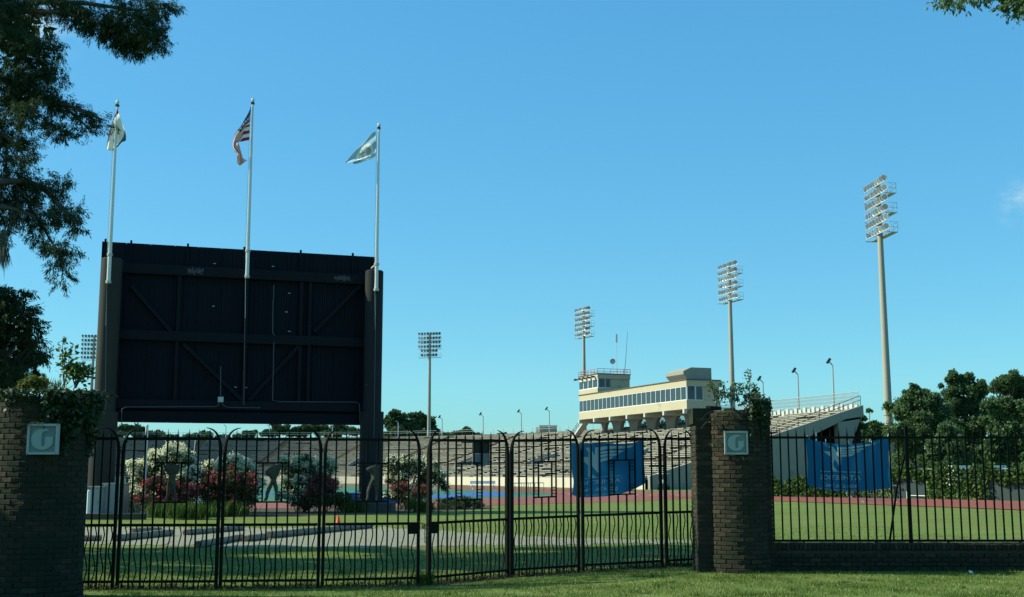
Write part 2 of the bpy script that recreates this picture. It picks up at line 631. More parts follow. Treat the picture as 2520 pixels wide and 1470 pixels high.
# path length bookkeeping so that planks and aisles follow the bowl
def at_path(side_len, o_):
    """point on the bowl at offset o_; side_len measured along the outer centre line from the near right end"""
    L1 = S2 - SN
    if side_len < L1:
        return (SN + side_len, T0, 0.0, 1.0)
    a = (side_len - L1) / 70.0
    if a < pi:
        return (S2, T0, math.sin(a), math.cos(a))
    return (S2 - (side_len - L1 - pi * 70.0), T0, 0.0, -1.0)
LTOT = 2 * (S2 - SN) + pi * 70.0
def bowl_pt(l, o_, z):
    s, t, ns, nt_ = at_path(l, o_)
    return ST(s + ns * o_, t + nt_ * o_, z)
AIS = 16.5
V4 = []
def add_plank(V, l0, l1, o0, o1, z0, z1):
    p = [bowl_pt(l0, o0, z0), bowl_pt(l1, o0, z0), bowl_pt(l1, o1, z0), bowl_pt(l0, o1, z0)]
    q = [Vector((a.x, a.y, z1)) for a in p]
    for f in ((q[0], q[1], q[2], q[3]), (p[0], p[1], q[1], q[0]), (p[2], p[3], q[3], q[2]), (p[1], p[2], q[2], q[1]), (p[3], p[0], q[0], q[3])):
        V.extend([tuple(x) for x in f])
for k in range(NR):
    if k in (9, 10, 22):
        continue
    z = row_z(k) + 0.40
    o0 = row_o(k) + 0.42
    l = 0.3
    while l < LTOT - 1:
        ln = random.choice((1.6, 2.4, 3.2, 4.0))
        a_ph = (l % AIS)
        if a_ph < 1.3:
            l += 1.3 - a_ph + 0.01; continue
        ln = min(ln, AIS - a_ph)
        if ln > 0.4 and random.random() > 0.055:
            far = abs(l - LTOT / 2) < LTOT * 0.22
            add_plank(V4, l, l + ln - random.choice((0.05, 0.12, 0.22)), o0, o0 + 0.30, z - 0.12, z)
        l += ln
bench = np_mesh('bench_planks', np.array(V4), 4, M_bench, stand, kind='stuff')
# bench brackets
V4 = []
for k in range(NR):
    if k in (9, 10, 22): continue
    l = 0.8
    while l < LTOT - 1:
        if (l % AIS) > 1.4:
            add_plank(V4, l, l + 0.09, row_o(k) + 0.48, row_o(k) + 0.66, row_z(k), row_z(k) + 0.345)
        l += 1.65
np_mesh('bench_brackets', np.array(V4), 4, M_dark, stand, kind='stuff')
# half steps in the aisles
b = MB()
nA = int(LTOT / AIS)
for i in range(nA):
    l = i * AIS + 0.1
    for k in range(NR - 1):
        h = (row_z(k + 1) - row_z(k)) * 0.5
        p = [bowl_pt(l, row_o(k) + DR * 0.5, row_z(k)), bowl_pt(l + 1.0, row_o(k) + DR * 0.5, row_z(k)),
             bowl_pt(l + 1.0, row_o(k + 1), row_z(k)), bowl_pt(l, row_o(k + 1), row_z(k))]
        b.hexa(p + [Vector((q.x, q.y, q.z + h)) for q in p])
b.build('aisle_steps', mat('aisle_steps', (0.20, 0.14, 0.08), 0.9, (0.26, 0.19, 0.12), 0.5, 0.7), stand, kind='stuff')
# vomitory ramps: dark openings with sloping walls in the middle of the terraces
for i in range(1, nA, 2):
    l = i * AIS + 8
    b = MB()
    k0, k1 = 9, 14
    zz = [row_z(k0) + 0.05, row_z(k1) + 0.9]
    for side in (0, 2.6):
        p = [bowl_pt(l + side, row_o(k0), row_z(k0) - 0.2), bowl_pt(l + side, row_o(k1), row_z(k0) - 0.2),
             bowl_pt(l + side, row_o(k1), zz[1]), bowl_pt(l + side, row_o(k0), zz[0] + 0.5)]
        e = bowl_pt(l + side + 0.18, row_o(k0), 0) - bowl_pt(l + side, row_o(k0), 0)
        b.prism(p, e)
    p = [bowl_pt(l, row_o(k1), row_z(k0)), bowl_pt(l + 2.78, row_o(k1), row_z(k0)), bowl_pt(l + 2.78, row_o(k1), zz[1]), bowl_pt(l, row_o(k1), zz[1])]
    b.prism(p, bowl_pt(l, row_o(k1) + 0.2, 0) - bowl_pt(l, row_o(k1), 0))
    b.build('stairwell', M_dark if False else M_conc, stand)
# rails along the back
b = MB()
def rail_line(off, z, l0, l1, r=0.035, step=2.4):
    pts = []
    l = l0
    while l < l1:
        pts.append(bowl_pt(l, off, z)); l += step
    pts.append(bowl_pt(l1, off, z))
    b.tube(pts, r, 4)
for z in (0.75, 1.15):
    rail_line(RB + 0.15, ZT + 0.25 + z, 66, LTOT - 1)
l = 66
while l < LTOT - 1:
    b.tube([bowl_pt(l, RB + 0.15, ZT + 0.2), bowl_pt(l, RB + 0.15, ZT + 1.42)], 0.035, 4)
    l += 2.4
b.build('back_railing', M_galv, stand)
# tall pale mesh screen along the back of the near right wing
b = MB()
l = 0.0
while l < 62:
    p = bowl_pt(l, RB + 0.12, ZT + 0.1)
    b.tube([p, p + Vector((0, 0, 2.3))], 0.03, 4)
    l += 0.24
for z in (0.5, 1.0, 1.5, 2.0, 2.38):
    b.tube([bowl_pt(0, RB + 0.12, ZT + z), bowl_pt(62, RB + 0.12, ZT + z)], 0.022, 4)
b.build('mesh_screen', M_conc2, stand)
b = MB()
for k in range(60):
    l = k * 1.05
    b.hexa([bowl_pt(l, RB - 0.1, ZT - 0.2), bowl_pt(l + 0.62, RB - 0.1, ZT - 0.2), bowl_pt(l + 0.62, RB + 0.1, ZT - 0.2), bowl_pt(l, RB + 0.1, ZT - 0.2)] +
           [bowl_pt(l, RB - 0.1, ZT + 0.62 + 0.25 * (k % 2)), bowl_pt(l + 0.62, RB - 0.1, ZT + 0.62 + 0.25 * (k % 2)), bowl_pt(l + 0.62, RB + 0.1, ZT + 0.62 + 0.25 * (k % 2)), bowl_pt(l, RB + 0.1, ZT + 0.62 + 0.25 * (k % 2))])
b.build('back_parapet', M_conc2, stand)
# near end of the right wing: raker beam, solid wall underneath, columns
tt = lambda o_: T0 + o_
b = MB()
ra = [ST(SN - 0.6, tt(RF - 0.3), 0), ST(SN - 0.6, tt(RF - 0.3), ZF + 0.5)]
top = [(RF + 0, ZF + 0.45), (RB + 0.4, ZT + 0.55), (RB + 0.4, ZT - 0.9), (RB - 2.4, ZT - 1.3), (RF + 23, 6.6), (RF + 23, 0), (RF, 0)]
poly = [ST(SN - 0.6, tt(o_), z) for o_, z in top]
b.prism(poly, ST(SN + 0.05, 0) - ST(SN - 0.6, 0))
b.build('end_wall', M_conc, stand)
for ds in (-0.55, 13, 27, 41, 55):
    s = SN + ds
    b = MB()
    poly = [ST(s, tt(o_), z) for o_, z in ((RB - 3.6, 0), (RB - 1.7, 0), (RB - 1.5, ZT - 4.2), (RB - 0.1, ZT - 1.25), (RB - 3.6, ZT - 1.75))]
    b.prism(poly, ST(s + 0.9, 0) - ST(s, 0))
    b.build('support_pier', M_conc, stand)
    if ds > 0:
        b = MB()
        b.prism([ST(s, tt(o_), z) for o_, z in ((RF + 22, 0), (RF + 23.2, 0), (RF + 23.2, 6.8), (RF + 22, 6.4))], ST(s + 0.9, 0) - ST(s, 0))
        b.build('support_pier', M_conc, stand)
b = MB()
for z in (0.7, 1.25):
    b.tube([ST(SN - 0.3, tt(RF + 15), row_z(16) + z + 0.3), ST(SN - 0.3, tt(RB + 0.2), ZT + 0.55 + z)], 0.045, 5)
for q in range(6):
    o_ = RF + 15 + (RB + 0.2 - RF - 15) * q / 5
    z = row_z(16) + 0.3 + (ZT + 0.55 - row_z(16) - 0.3) * q / 5
    b.tube([ST(SN - 0.3, tt(o_), z - 0.3), ST(SN - 0.3, tt(o_), z + 1.25)], 0.045, 5)
b.build('end_railing', M_dark, stand)
b = MB()
b.tube([ST(SN - 0.75, tt(RB - 7.2), 0), ST(SN - 0.75, tt(RB - 7.2), ZT - 3.1)], 0.09, 6)
b.build('downpipe', M_white, stand)

# ================================================================== press box
TF = 91.0
def near_s(u):        # s of the face seen at column u
    d = ray(u, 990); k = TF / (d.x * math.cos(TH) + d.y * math.sin(TH))
    return -d.x * k * math.sin(TH) + d.y * k * math.cos(TH)
sa, sb = near_s(1690), near_s(1425)
DEP = 6.0
Z0, ZW0, ZW1, Z1 = 11.85, 13.2, 15.35, 16.3
pb = thing('press_box', 'cream two level press box with a long window band above the stand arcade', 'press box', ST((sa + sb) / 2, TF, Z0))
def sbox(bm_, s0, s1, t0, t1, z0, z1):
    bm_.hexa([ST(s0, t0, z0), ST(s1, t0, z0), ST(s1, t1, z0), ST(s0, t1, z0), ST(s0, t0, z1), ST(s1, t0, z1), ST(s1, t1, z1), ST(s0, t1, z1)])
b = MB()
sbox(b, sa, sb, TF, TF + DEP, Z0, ZW0)                       # sill band
sbox(b, sa, sb, TF, TF + DEP, ZW1, Z1)                       # head band
sbox(b, sa + 0.3, sb - 0.05, TF + 3.1, TF + DEP - 0.01, ZW0 - 0.01, ZW1 + 0.01)         # solid core behind the windows
b.build('wall', M_cream, pb)
b = MB()
sbox(b, sa - 0.12, sb + 0.1, TF - 0.12, TF + DEP + 0.1, Z1 + 0.002, Z1 + 0.16)
b.build('roof', M_roof, pb)
NW = 24
ws = (sb - sa - 0.2) / NW
for i in range(NW):
    s0 = sa + 0.1 + ws * i
    wn = MB()
    sbox(wn, s0, s0 + 0.10, TF + 0.02, TF + 0.16, ZW0, ZW1)
    sbox(wn, s0 + 0.10, s0 + ws, TF + 0.02, TF + 0.14, ZW0, ZW0 + 0.10)
    sbox(wn, s0 + 0.10, s0 + ws, TF + 0.02, TF + 0.14, ZW1 - 0.08, ZW1)
    wo = wn.build('window', M_white, pb)
    pn = MB()
    sbox(pn, s0 + 0.102, s0 + ws - 0.002, TF + 0.07, TF + 0.10, ZW0 + 0.102, ZW1 - 0.082)
    ORG[wo.name] = ORG[pb.name]
    pn.build('pane', M_glass, wo)
for (t0, t1) in ((TF + 0.12, TF + 1.55), (TF + 1.6, TF + 2.95)):   # end windows facing the gate
    wn = MB()
    sbox(wn, sa + 0.03, sa + 0.15, t0, t0 + 0.09, ZW0, ZW1)
    sbox(wn, sa + 0.03, sa + 0.15, t1 - 0.06, t1, ZW0, ZW1)
    sbox(wn, sa + 0.03, sa + 0.15, t0 + 0.09, t1 - 0.06, ZW0, ZW0 + 0.08)
    wo = wn.build('window', M_white, pb)
    pn = MB(); sbox(pn, sa + 0.08, sa + 0.11, t0 + 0.092, t1 - 0.062, ZW0 + 0.082, ZW1)
    pn.build('pane', M_glass, wo)
# upper room at the far end
su = near_s(1471)
ZU0, ZU1 = Z1 + 0.16, 19.75
DU = 6.6
b = MB()
sbox(b, su, sb, TF + 0.01, TF + DU, ZU0 + 0.002, 17.25)
sbox(b, su, sb, TF + 0.01, TF + DU, 18.95, ZU1)
sbox(b, su + 0.25, sb, TF + 2.6, TF + DU - 0.02, 17.24, 18.96)
b.build('upper_room', M_cream, pb)
nu = 4
wsu = (sb - su) / nu
for i in range(nu):
    s0 = su + wsu * i
    wn = MB()
    sbox(wn, s0, s0 + 0.16, TF + 0.03, TF + 0.2, 17.25, 18.95)
    sbox(wn, s0 + 0.16, s0 + wsu, TF + 0.03, TF + 0.17, 17.25, 17.4)
    sbox(wn, s0 + 0.16, s0 + wsu, TF + 0.03, TF + 0.17, 18.83, 18.95)
    wo = wn.build('window', M_white, pb)
    pn = MB(); sbox(pn, s0 + 0.162, s0 + wsu - 0.002, TF + 0.1, TF + 0.13, 17.402, 18.828); pn.build('pane', M_glass, wo)
for (t0, t1) in ((TF + 0.2, TF + 1.45), (TF + 1.5, TF + 2.55)):
    wn = MB()
    sbox(wn, su + 0.03, su + 0.15, t0, t0 + 0.08, 17.25, 18.95)
    sbox(wn, su + 0.03, su + 0.15, t0 + 0.08, t1, 17.25, 17.36)
    wo = wn.build('window', M_white, pb)
    pn = MB(); sbox(pn, su + 0.08, su + 0.11, t0 + 0.082, t1, 17.362, 18.95); pn.build('pane', M_glass, wo)
b = MB(); sbox(b, su - 0.1, sb + 0.1, TF - 0.1, TF + DU + 0.1, ZU1 + 0.002, ZU1 + 0.14); b.build('upper_roof', M_roof, pb)
b = MB()
for i in range(5):
    s = su + 0.8 + i * 1.9
    b.hexa([ST(s, TF - 0.75, 19.1), ST(s + 0.5, TF - 0.75, 19.1), ST(s + 0.5, TF - 0.1, 19.2), ST(s, TF - 0.1, 19.2),
            ST(s, TF - 0.75, 19.5), ST(s + 0.5, TF - 0.75, 19.5), ST(s + 0.5, TF - 0.1, 19.4), ST(s, TF - 0.1, 19.4)])
b.build('wall_lamps', M_dark, pb)
b = MB()
def rl(p, q, r=0.05): b.tube([p, q], r, 4)
for z in (0.4, 0.85):
    for (p, q) in (((su, TF), (sb, TF)), ((su, TF), (su, TF + DU)), ((su, TF + DU), (sb, TF + DU)), ((sb, TF), (sb, TF + DU))):
        rl(ST(*p, ZU1 + 0.14 + z), ST(*q, ZU1 + 0.14 + z))
for i in range(7):
    s = su + (sb - su) * i / 6
    rl(ST(s, TF, ZU1 + 0.14), ST(s, TF, ZU1 + 1.0)); rl(ST(s, TF + DU, ZU1 + 0.14), ST(s, TF + DU, ZU1 + 1.0))
for i in range(1, 5):
    t = TF + DU * i / 5
    rl(ST(su, t, ZU1 + 0.14), ST(su, t, ZU1 + 1.0))
b.build('roof_railing', M_red, pb)
# chamfered cabin on the roof, near end
b = MB()
c0, c1 = sa + 1.2, sa + 7.0
poly = [ST(c0, TF + 1.0, Z1 + 0.16), ST(c0, TF + 5.2, Z1 + 0.16), ST(c0, TF + 5.2, Z1 + 2.1), ST(c0, TF + 1.6, Z1 + 2.1), ST(c0, TF + 0.2, Z1 + 1.5), ST(c0, TF + 0.2, Z1 + 1.0)]
b.prism(poly, ST(c1, 0) - ST(c0, 0))
b.build('roof_cabin', M_conc, pb)
# beams, arcade, stair
b = MB()
TA = TF + 4.4
ZA0, ZA1 = 7.2, Z0 - 0.004
def arcade_bay(s0, s1, zs, ztop, r):
    """wall with an arched opening between s0 and s1"""
    mid = (s0 + s1) / 2
    pts_in = [(mid - r, ZA0)] + [(mid - r * math.cos(pi * k / 14), zs + r * 1.05 * math.sin(pi * k / 14)) for k in range(15)] + [(mid + r, ZA0)]
    n = len(pts_in)
    for dt, flip in ((0, False), (0.7, True)):
        k0 = len(b.v)
        for (s, z) in pts_in: b.v.append(tuple(ST(s, TA + dt, z)))
        outer = [(s0, ZA0)] + [(s0 if k < 7 else (mid if k == 7 else s1), 0) for k in range(15)] + [(s1, ZA0)]
        for k in range(n):
            if k == 0: o_ = (s0, ZA0)
            elif k == n - 1: o_ = (s1, ZA0)
            else:
                a = (k - 1) / 14
                o_ = (s0, ZA0 + (ztop - ZA0) * min(1, a * 4)) if a < 0.25 else ((s1, ZA0 + (ztop - ZA0) * min(1, (1 - a) * 4)) if a > 0.75 else (s0 + (s1 - s0) * (a - 0.25) * 2, ztop))
            b.v.append(tuple(ST(o_[0], TA + dt, o_[1])))
        for k in range(n - 1):
            b.f.append((k0 + k, k0 + k + 1, k0 + n + k + 1, k0 + n + k))
    k0 = len(b.v)
    for (s, z) in pts_in:
        b.v.append(tuple(ST(s, TA, z))); b.v.append(tuple(ST(s, TA + 0.7, z)))
    for k in range(n - 1):
        b.f.append((k0 + 2 * k, k0 + 2 * k + 1, k0 + 2 * k + 3, k0 + 2 * k + 2))
bw = (sb - sa) / 6
for i in range(6):
    arcade_bay(sa + bw * i, sa + bw * (i + 1), 9.62, ZA1, 1.9)
b.build('arcade', M_conc, pb)
for i in range(7):
    s = sa + (sb - sa) * (i + 0.05) / 6.15
    b = MB()
    sbox(b, s, s + 0.5, TF - 0.3, TA - 0.004, Z0 - 0.7, Z0 - 0.003)
    b.build('floor_beam', M_conc2, pb)

b = MB()
for z in (8.1, 8.6, 9.0):
    b.tube([ST(sa, TA + 0.4, z), ST(sb, TA + 0.4, z)], 0.04, 4)
for i in range(32):
    s = sa + (sb - sa) * i / 31
    b.tube([ST(s, TA + 0.4, ZA0), ST(s, TA + 0.4, 9.0)], 0.035, 4)
b.build('arcade_railing', M_dark, pb)
b = MB()
b.prism([ST(sb + 0.2, TF + 1, Z0), ST(sb + 0.2, TF + 1, Z0 - 0.4), ST(sb + 6.0, TF + 1, 8.2), ST(sb + 6.0, TF + 1, 8.6)], ST(0, 1.2) - ST(0, 0))
b.build('stair', M_conc2, pb)
b = MB()
for dz in (0.6, 1.1):
    b.tube([ST(sb + 0.2, TF + 1, Z0 + dz), ST(sb + 6.0, TF + 1, 8.6 + dz)], 0.04, 4)
for i in range(6):
    q = i / 5
    p = ST(sb + 0.2 + 5.8 * q, TF + 1, Z0 + (8.6 - Z0) * q)
    b.tube([p, p + Vector((0, 0, 1.1))], 0.04, 4)
b.build('stair_railing', M_dark, pb)

# aerials on the upper roof
def aerial(u, v, Y, kind, label, name):
    base = P(u, v, Y); base.z = ZU1 + 0.1
    a = thing(name, label, 'antenna', base, None)
    b = MB()
    if kind == 'dish':
        b.tube([base, base + Vector((0, 0, 2.6))], 0.05, 5); b.build('mast', M_galv, a)
        b = MB(); Mx = Matrix.Rotation(R(100), 3, 'X')
        b.lathe(base + Vector((0, 0, 2.6)), [(0.05, 0), (0.33, 0.05), (0.52, 0.17), (0.49, 0.18), (0.06, 0.06)], 14, Mx)
        b.build('dish', M_galv, a)
    elif kind == 'panel':
        b.tube([base, base + Vector((0, 0, 6.2))], 0.045, 5); b.build('mast', M_galv, a)
        b = MB(); b.box(base + Vector((0, 0, 7.0)), (0.40, 0.3, 1.5)); b.build('radome', M_white, a)
    else:
        h = 8.4
        b.tube([base, base + Vector((0.35, 0, h * 0.4)), base + Vector((0.75, 0, h))], [0.07, 0.05, 0.03], 4); b.build('mast', M_dark, a)
    return a
aerial(1508, 920, 218, 'dish', 'round dish aerial on the press box upper roof', 'dish_antenna')
aerial(1518, 920, 219, 'panel', 'short mast topped by a white drum on the press box roof', 'mast_antenna')
aerial(1536, 920, 220, 'whip', 'very tall thin leaning whip aerial on the press box roof', 'whip_antenna')

# ================================================================== stadium floodlight towers
lamp_me = None
def lamp_meshes():
    b = MB()
    Mx = Matrix.Rotation(pi / 2 + R(18), 3, 'X')          # bowl opens towards -Y and slightly down
    b.lathe((0, 0, 0), [(0.06, -0.34), (0.13, -0.32), (0.15, -0.2), (0.31, -0.05), (0.37, 0.08), (0.34, 0.08), (0.2, 0.0)], 10, Mx)
    b.box((0, 0.1, -0.22), (0.05, 0.05, 0.3))
    o1 = b.build('floodlight', M_lampbowl)
    b = MB(); b.lathe((0, 0, 0), [(0.33, 0.05), (0.33, 0.065)], 10, Mx)
    o2 = b.build('lens', M_lens)
    me1, me2 = o1.data, o2.data
    bpy.data.objects.remove(o1); bpy.data.objects.remove(o2)
    return me1, me2
LM1, LM2 = lamp_meshes()

def tower(x, y, H, face, rb, rt, label, narrow=True, group='stadium floodlight towers'):
    base = Vector((x, y, 0))
    t = thing('floodlight_tower', label, 'light tower', base, group)
    b = MB()
    n = 10
    b.tube([base + Vector((0, 0, H * k / n)) for k in range(n + 1)], [rb + (rt - rb) * k / n for k in range(n + 1)], 16)
    b.build('pole', M_steelpole, t, smooth=True)
    f = Vector((face[0], face[1], 0)).normalized()
    a = Vector((-f.y, f.x, 0))                            # along the crossarms
    rot = Matrix((( a.x, -f.x, 0), (a.y, -f.y, 0), (0, 0, 1))).to_4x4()   # local -Y = facing direction
    rows = 6
    span = 5.5
    for r_ in range(rows):
        z = H - 0.25 - r_ * (5.3 / 5)
        wd = span if (r_ < 4 or not narrow) else span * 0.72
        nl = 8 if (r_ < 4 or not narrow) else 6
        b = MB()
        c = base + Vector((0, 0, z))
        b.beam(c - a * wd / 2 + f * (rt + 0.12), c + a * wd / 2 + f * (rt + 0.12), 0.08, 0.10, f)
        b.beam(c + f * 0.0, c + f * (rt + 0.12), 0.16, 0.12, a)
        b.build('crossarm', M_galv, t)
        for k in range(nl):
            q = -wd / 2 + 0.15 + (wd - 0.3) * k / (nl - 1)
            if abs(q) < 0.3 and False: continue
            p = Vector((0, 0, z + 0.38)) + a * q + f * (rt + 0.12)
            o = bpy.data.objects.new('floodlight', LM1); COL.objects.link(o); o.parent = t
            yaw = Matrix.Rotation(R((k - (nl - 1) / 2) * 8 + random.uniform(-14, 14)), 4, 'Z') @ Matrix.Rotation(R(random.uniform(-14, 10)), 4, 'X')
            o.matrix_local = Matrix.Translation(p) @ rot @ yaw
            l = bpy.data.objects.new('lens', LM2); COL.objects.link(l); l.parent = o
    for r_ in range(3):                                   # service platforms with open rails
        z = H - 0.25 - (1 + 2 * r_) * 1.06 - 0.25
        c = base + Vector((0, 0, z))
        b = MB()
        b.beam(c - a * span / 2 - f * 0.45, c + a * span / 2 - f * 0.45, 0.7, 0.06, f)
        for e in (-1, 1):
            b.beam(c + a * e * (span / 2) - f * 0.8, c + a * e * (span / 2) + f * (rt + 0.3), 0.08, 0.08, a)
        b.build('platform', M_galv, t)
        b = MB()
        for zz in (0.55, 1.1):
            b.tube([c - a * span / 2 - f * 0.8 + Vector((0, 0, zz)), c + a * span / 2 - f * 0.8 + Vector((0, 0, zz))], 0.025, 4)
            for e in (-1, 1):
                b.tube([c + a * e * span / 2 - f * 0.8 + Vector((0, 0, zz)), c + a * e * span / 2 + f * 0.1 + Vector((0, 0, zz))], 0.025, 4)
        for k in range(6):
            p = c + a * (-span / 2 + span * k / 5) - f * 0.8
            b.tube([p, p + Vector((0, 0, 1.1))], 0.025, 4)
        b.build('platform_railing', M_galv, t)
    return t
rvec = (math.cos(TH), math.sin(TH)); avec = (-math.sin(TH), math.cos(TH))
def tower_at(u, Y, vtop, face, label, rb, rt, **kw):
    p = P(u, vtop + 3, Y)
    return tower(p.x, p.y, p.z, face, rb, rt, label, **kw)
tower_at(2160, 126, 452, (-math.cos(R(6)), -math.sin(R(6))), 'tallest floodlight tower, beside the right end of the stand', 0.48, 0.25, narrow=False)
tower_at(1794, 188, 652, (-rvec[0], -rvec[1]), 'floodlight tower rising behind the ivy topped brick column', 0.5, 0.26, narrow=False)
tower_at(1436, 246, 760, (-rvec[0] + 0.15, -rvec[1] - 0.1), 'floodlight tower rising behind the upper room of the press box', 0.5, 0.26, narrow=False)
tower_at(1058, 292, 820, (0.25 - 0.5, -1), 'floodlight tower standing alone right of the scoreboard', 0.52, 0.30)
tower_at(232, 292, 826, (0.15, -1), 'floodlight tower mostly hidden behind the left scoreboard column', 0.52, 0.30, narrow=False)

# small lamp posts along the back rim
def rim_point(u, off=RB + 0.5):
    d = ray(u, 1060)
    k = (T0 + off) / (d.x * math.cos(TH) + d.y * math.sin(TH))
    s = -d.x * k * math.sin(TH) + d.y * k * math.cos(TH)
    if 0 < k and s < S2:
        return Vector((d.x * k, d.y * k, 0))
    c = ST(S2, T0)
    dx, dy = d.x / d.y, 1.0
    A = dx * dx + 1; B = -2 * (dx * c.x + c.y); Cc = c.x ** 2 + c.y ** 2 - off ** 2
    k = (-B + math.sqrt(B * B - 4 * A * Cc)) / (2 * A)
    return Vector((dx * k, k, 0))
def lamp_post(u, vtop, label, group, lamp=True):
    p = rim_point(u)
    d = ray(u, vtop)
    z = CAMZ + d.z * p.y / d.y
    t = thing('rim_lamp', label, 'lamp post', (p.x, p.y, ZT), group)
    b = MB()
    b.tube([Vector((p.x, p.y, ZT - 0.5)), Vector((p.x, p.y, z - 0.6)), Vector((p.x - 0.5, p.y - 0.3, z - 0.1))], [0.13, 0.10, 0.08], 6)
    b.build('post', M_galv, t)
    if lamp:
        b = MB()
        Mx = Matrix.Rotation(R(35), 3, 'Y')
        b.box((p.x - 0.6, p.y - 0.35, z + 0.0), (0.30, 0.5, 0.75), Mx)
        b.build('lamp_head', M_dark, t)
for u, v, lab in ((1881, 932, 'leftmost of three lamp posts above the right end of the stand'),
                  (1968, 912, 'middle of three lamp posts above the right end of the stand'),
                  (2055, 889, 'rightmost of three lamp posts above the right end of the stand'),
                  (1088, 1026, 'thin lamp post just right of the lone floodlight tower'),
                  (1189, 1019, 'second thin lamp post right of the lone floodlight tower'),
                  (1283, 1012, 'third thin lamp post right of the lone floodlight tower'),
                  (1352, 1006, 'thin lamp post beside the small cream hut on the rim')):
    lamp_post(u, v, lab, 'lamp posts along the stand rim')
for u, v, lab in ((980, 1035, 'bare thin pole in front of the big far trees'),
                  (818, 1044, 'bare thin pole under the right part of the scoreboard'),
                  (663, 1044, 'bare thin pole under the middle of the scoreboard'),
                  (556, 1044, 'bare thin pole under the scoreboard, left of its middle')):
    lamp_post(u, v, lab, 'bare poles along the far rim', False)
# hut on the rim
p = rim_point(1349, RB + 2.5)
b = MB()
hb = Vector((p.x, p.y, ZT - 0.2))
t = thing('rim_hut', 'small cream hut on the rim left of the press box', 'hut', hb)
b.box(hb + Vector((0, 0, 0.85)), (3.6, 2.5, 1.9)); b.build('wall', M_cream, t)
b = MB(); b.box(hb + Vector((0, 0, 1.87)), (3.9, 2.8, 0.14)); b.build('roof', M_conc2, t)
b = MB(); b.box(hb + Vector((-2.2, -0.5, 0.9)), (0.8, 0.1, 1.4)); b.build('white_panel', M_white, t)

# ================================================================== scoreboard
THS = R(18)
D0 = 59.0
nrm = Vector((-math.sin(THS), math.cos(THS), 0))       # away from the camera
lat = Vector((math.cos(THS), math.sin(THS), 0))
def sbq(u, v, off=0.0):
    p = PL(u, v, D0 + off, THS)
    return p.dot(lat), p.z
def SB(q, z, off=0.0):
    p = lat * q + nrm * (D0 + off)
    return Vector((p.x, p.y, z))
M_navy = mat('dark_navy_steel', (0.0035, 0.006, 0.011), 0.6, (0.006, 0.009, 0.015), 0.5, 0.8, spec=0.12, streak=(1, 1, 0.3))
M_beam = mat('dark_steel_beam', (0.0055, 0.008, 0.012), 0.7, (0.009, 0.0115, 0.0155), 1.5, 0.8, spec=0.15, patch=((0.060, 0.056, 0.052), 1.3, 0.69))
M_colsteel = mat('grey_painted_column', (0.030, 0.029, 0.026), 0.7, (0.048, 0.045, 0.039), 0.9, 0.8, spec=0.15, patch=((0.10, 0.055, 0.035), 1.1, 0.68))
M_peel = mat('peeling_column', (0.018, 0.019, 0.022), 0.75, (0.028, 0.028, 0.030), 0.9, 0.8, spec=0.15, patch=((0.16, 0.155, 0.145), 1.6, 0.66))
qL, zTL = sbq(251, 592); qR, zTR = sbq(937.5, 627)
zT = (zTL + zTR) / 2
_, zb1 = sbq(300, 1041); _, zb2 = sbq(880, 1043)
zB = (zb1 + zb2) / 2
board = thing('scoreboard', 'huge dark scoreboard seen from behind on two round columns', 'scoreboard', SB((qL + qR) / 2, 0, -0.5))
NPAN = 12
for i in range(NPAN):                                   # sheet metal panels
    b = MB()
    x0 = qL + (qR - qL) * i / NPAN; x1 = qL + (qR - qL) * (i + 1) / NPAN - 0.015
    b.hexa([SB(x0, zB, 0.5), SB(x1, zB, 0.5), SB(x1, zB, 0.61), SB(x0, zB, 0.61)] +
           [SB(x0, zT, 0.5), SB(x1, zT, 0.5), SB(x1, zT, 0.61), SB(x0, zT, 0.61)])
    nrib = 5
    for k in range(nrib):
        xx = x0 + (x1 - x0) * (k + 0.5) / nrib
        b.hexa([SB(xx - 0.03, zB + 0.02, 0.46), SB(xx + 0.03, zB + 0.02, 0.46), SB(xx + 0.03, zB + 0.02, 0.499), SB(xx - 0.03, zB + 0.02, 0.499),
                SB(xx - 0.03, zT - 0.02, 0.46), SB(xx + 0.03, zT - 0.02, 0.46), SB(xx + 0.03, zT - 0.02, 0.499), SB(xx - 0.03, zT - 0.02, 0.499)])
    b.build('panel', M_navy, board)
b = MB()
b.hexa([SB(qL + 0.05, zB + 0.03, 0.62), SB(qR - 0.05, zB + 0.03, 0.62), SB(qR - 0.05, zB + 0.03, 0.80), SB(qL + 0.05, zB + 0.03, 0.80),
        SB(qL + 0.05, zT - 0.03, 0.62), SB(qR - 0.05, zT - 0.03, 0.62), SB(qR - 0.05, zT - 0.03, 0.80), SB(qL + 0.05, zT - 0.03, 0.80)])
b.build('backing_sheet', M_navy, board)
def sbar(name, q0, z0, q1, z1, wd, off=0.25, dp=0.25, m=M_beam):
    b = MB()
    a_ = SB(q0, z0, off); c_ = SB(q1, z1, off)
    side = lat if abs(q1 - q0) < abs(z1 - z0) * 0.2 else Vector((0, 0, 1))
    b.beam(a_, c_, wd, dp, side)
    return b.build(name, m, board)
qc1 = sbq(300, 700)[0]; qc2 = sbq(900, 700)[0]
zA = sbq(600, 672)[1]; zM = sbq(600, 832)[1]; zL = sbq(600, 998)[1]
sbar('beam', qc1 - 0.6, zA, qc2 + 0.6, zA, 0.48, 0.28, 0.18)
sbar('beam', qc1 - 0.6, zM, qc2 + 0.6, zM, 0.46, 0.28, 0.18)
sbar('beam', qc1 - 0.6, zL, qc2 + 0.6, zL, 0.42, 0.28, 0.18)
qcen = sbq(606, 700)[0]
for u in (438, 606, 742, 764):
    q = sbq(u, 800)[0]
    sbar('upright', q, zL + 0.2, q, zA - 0.2, 0.16, 0.35, 0.16)
    q2 = q
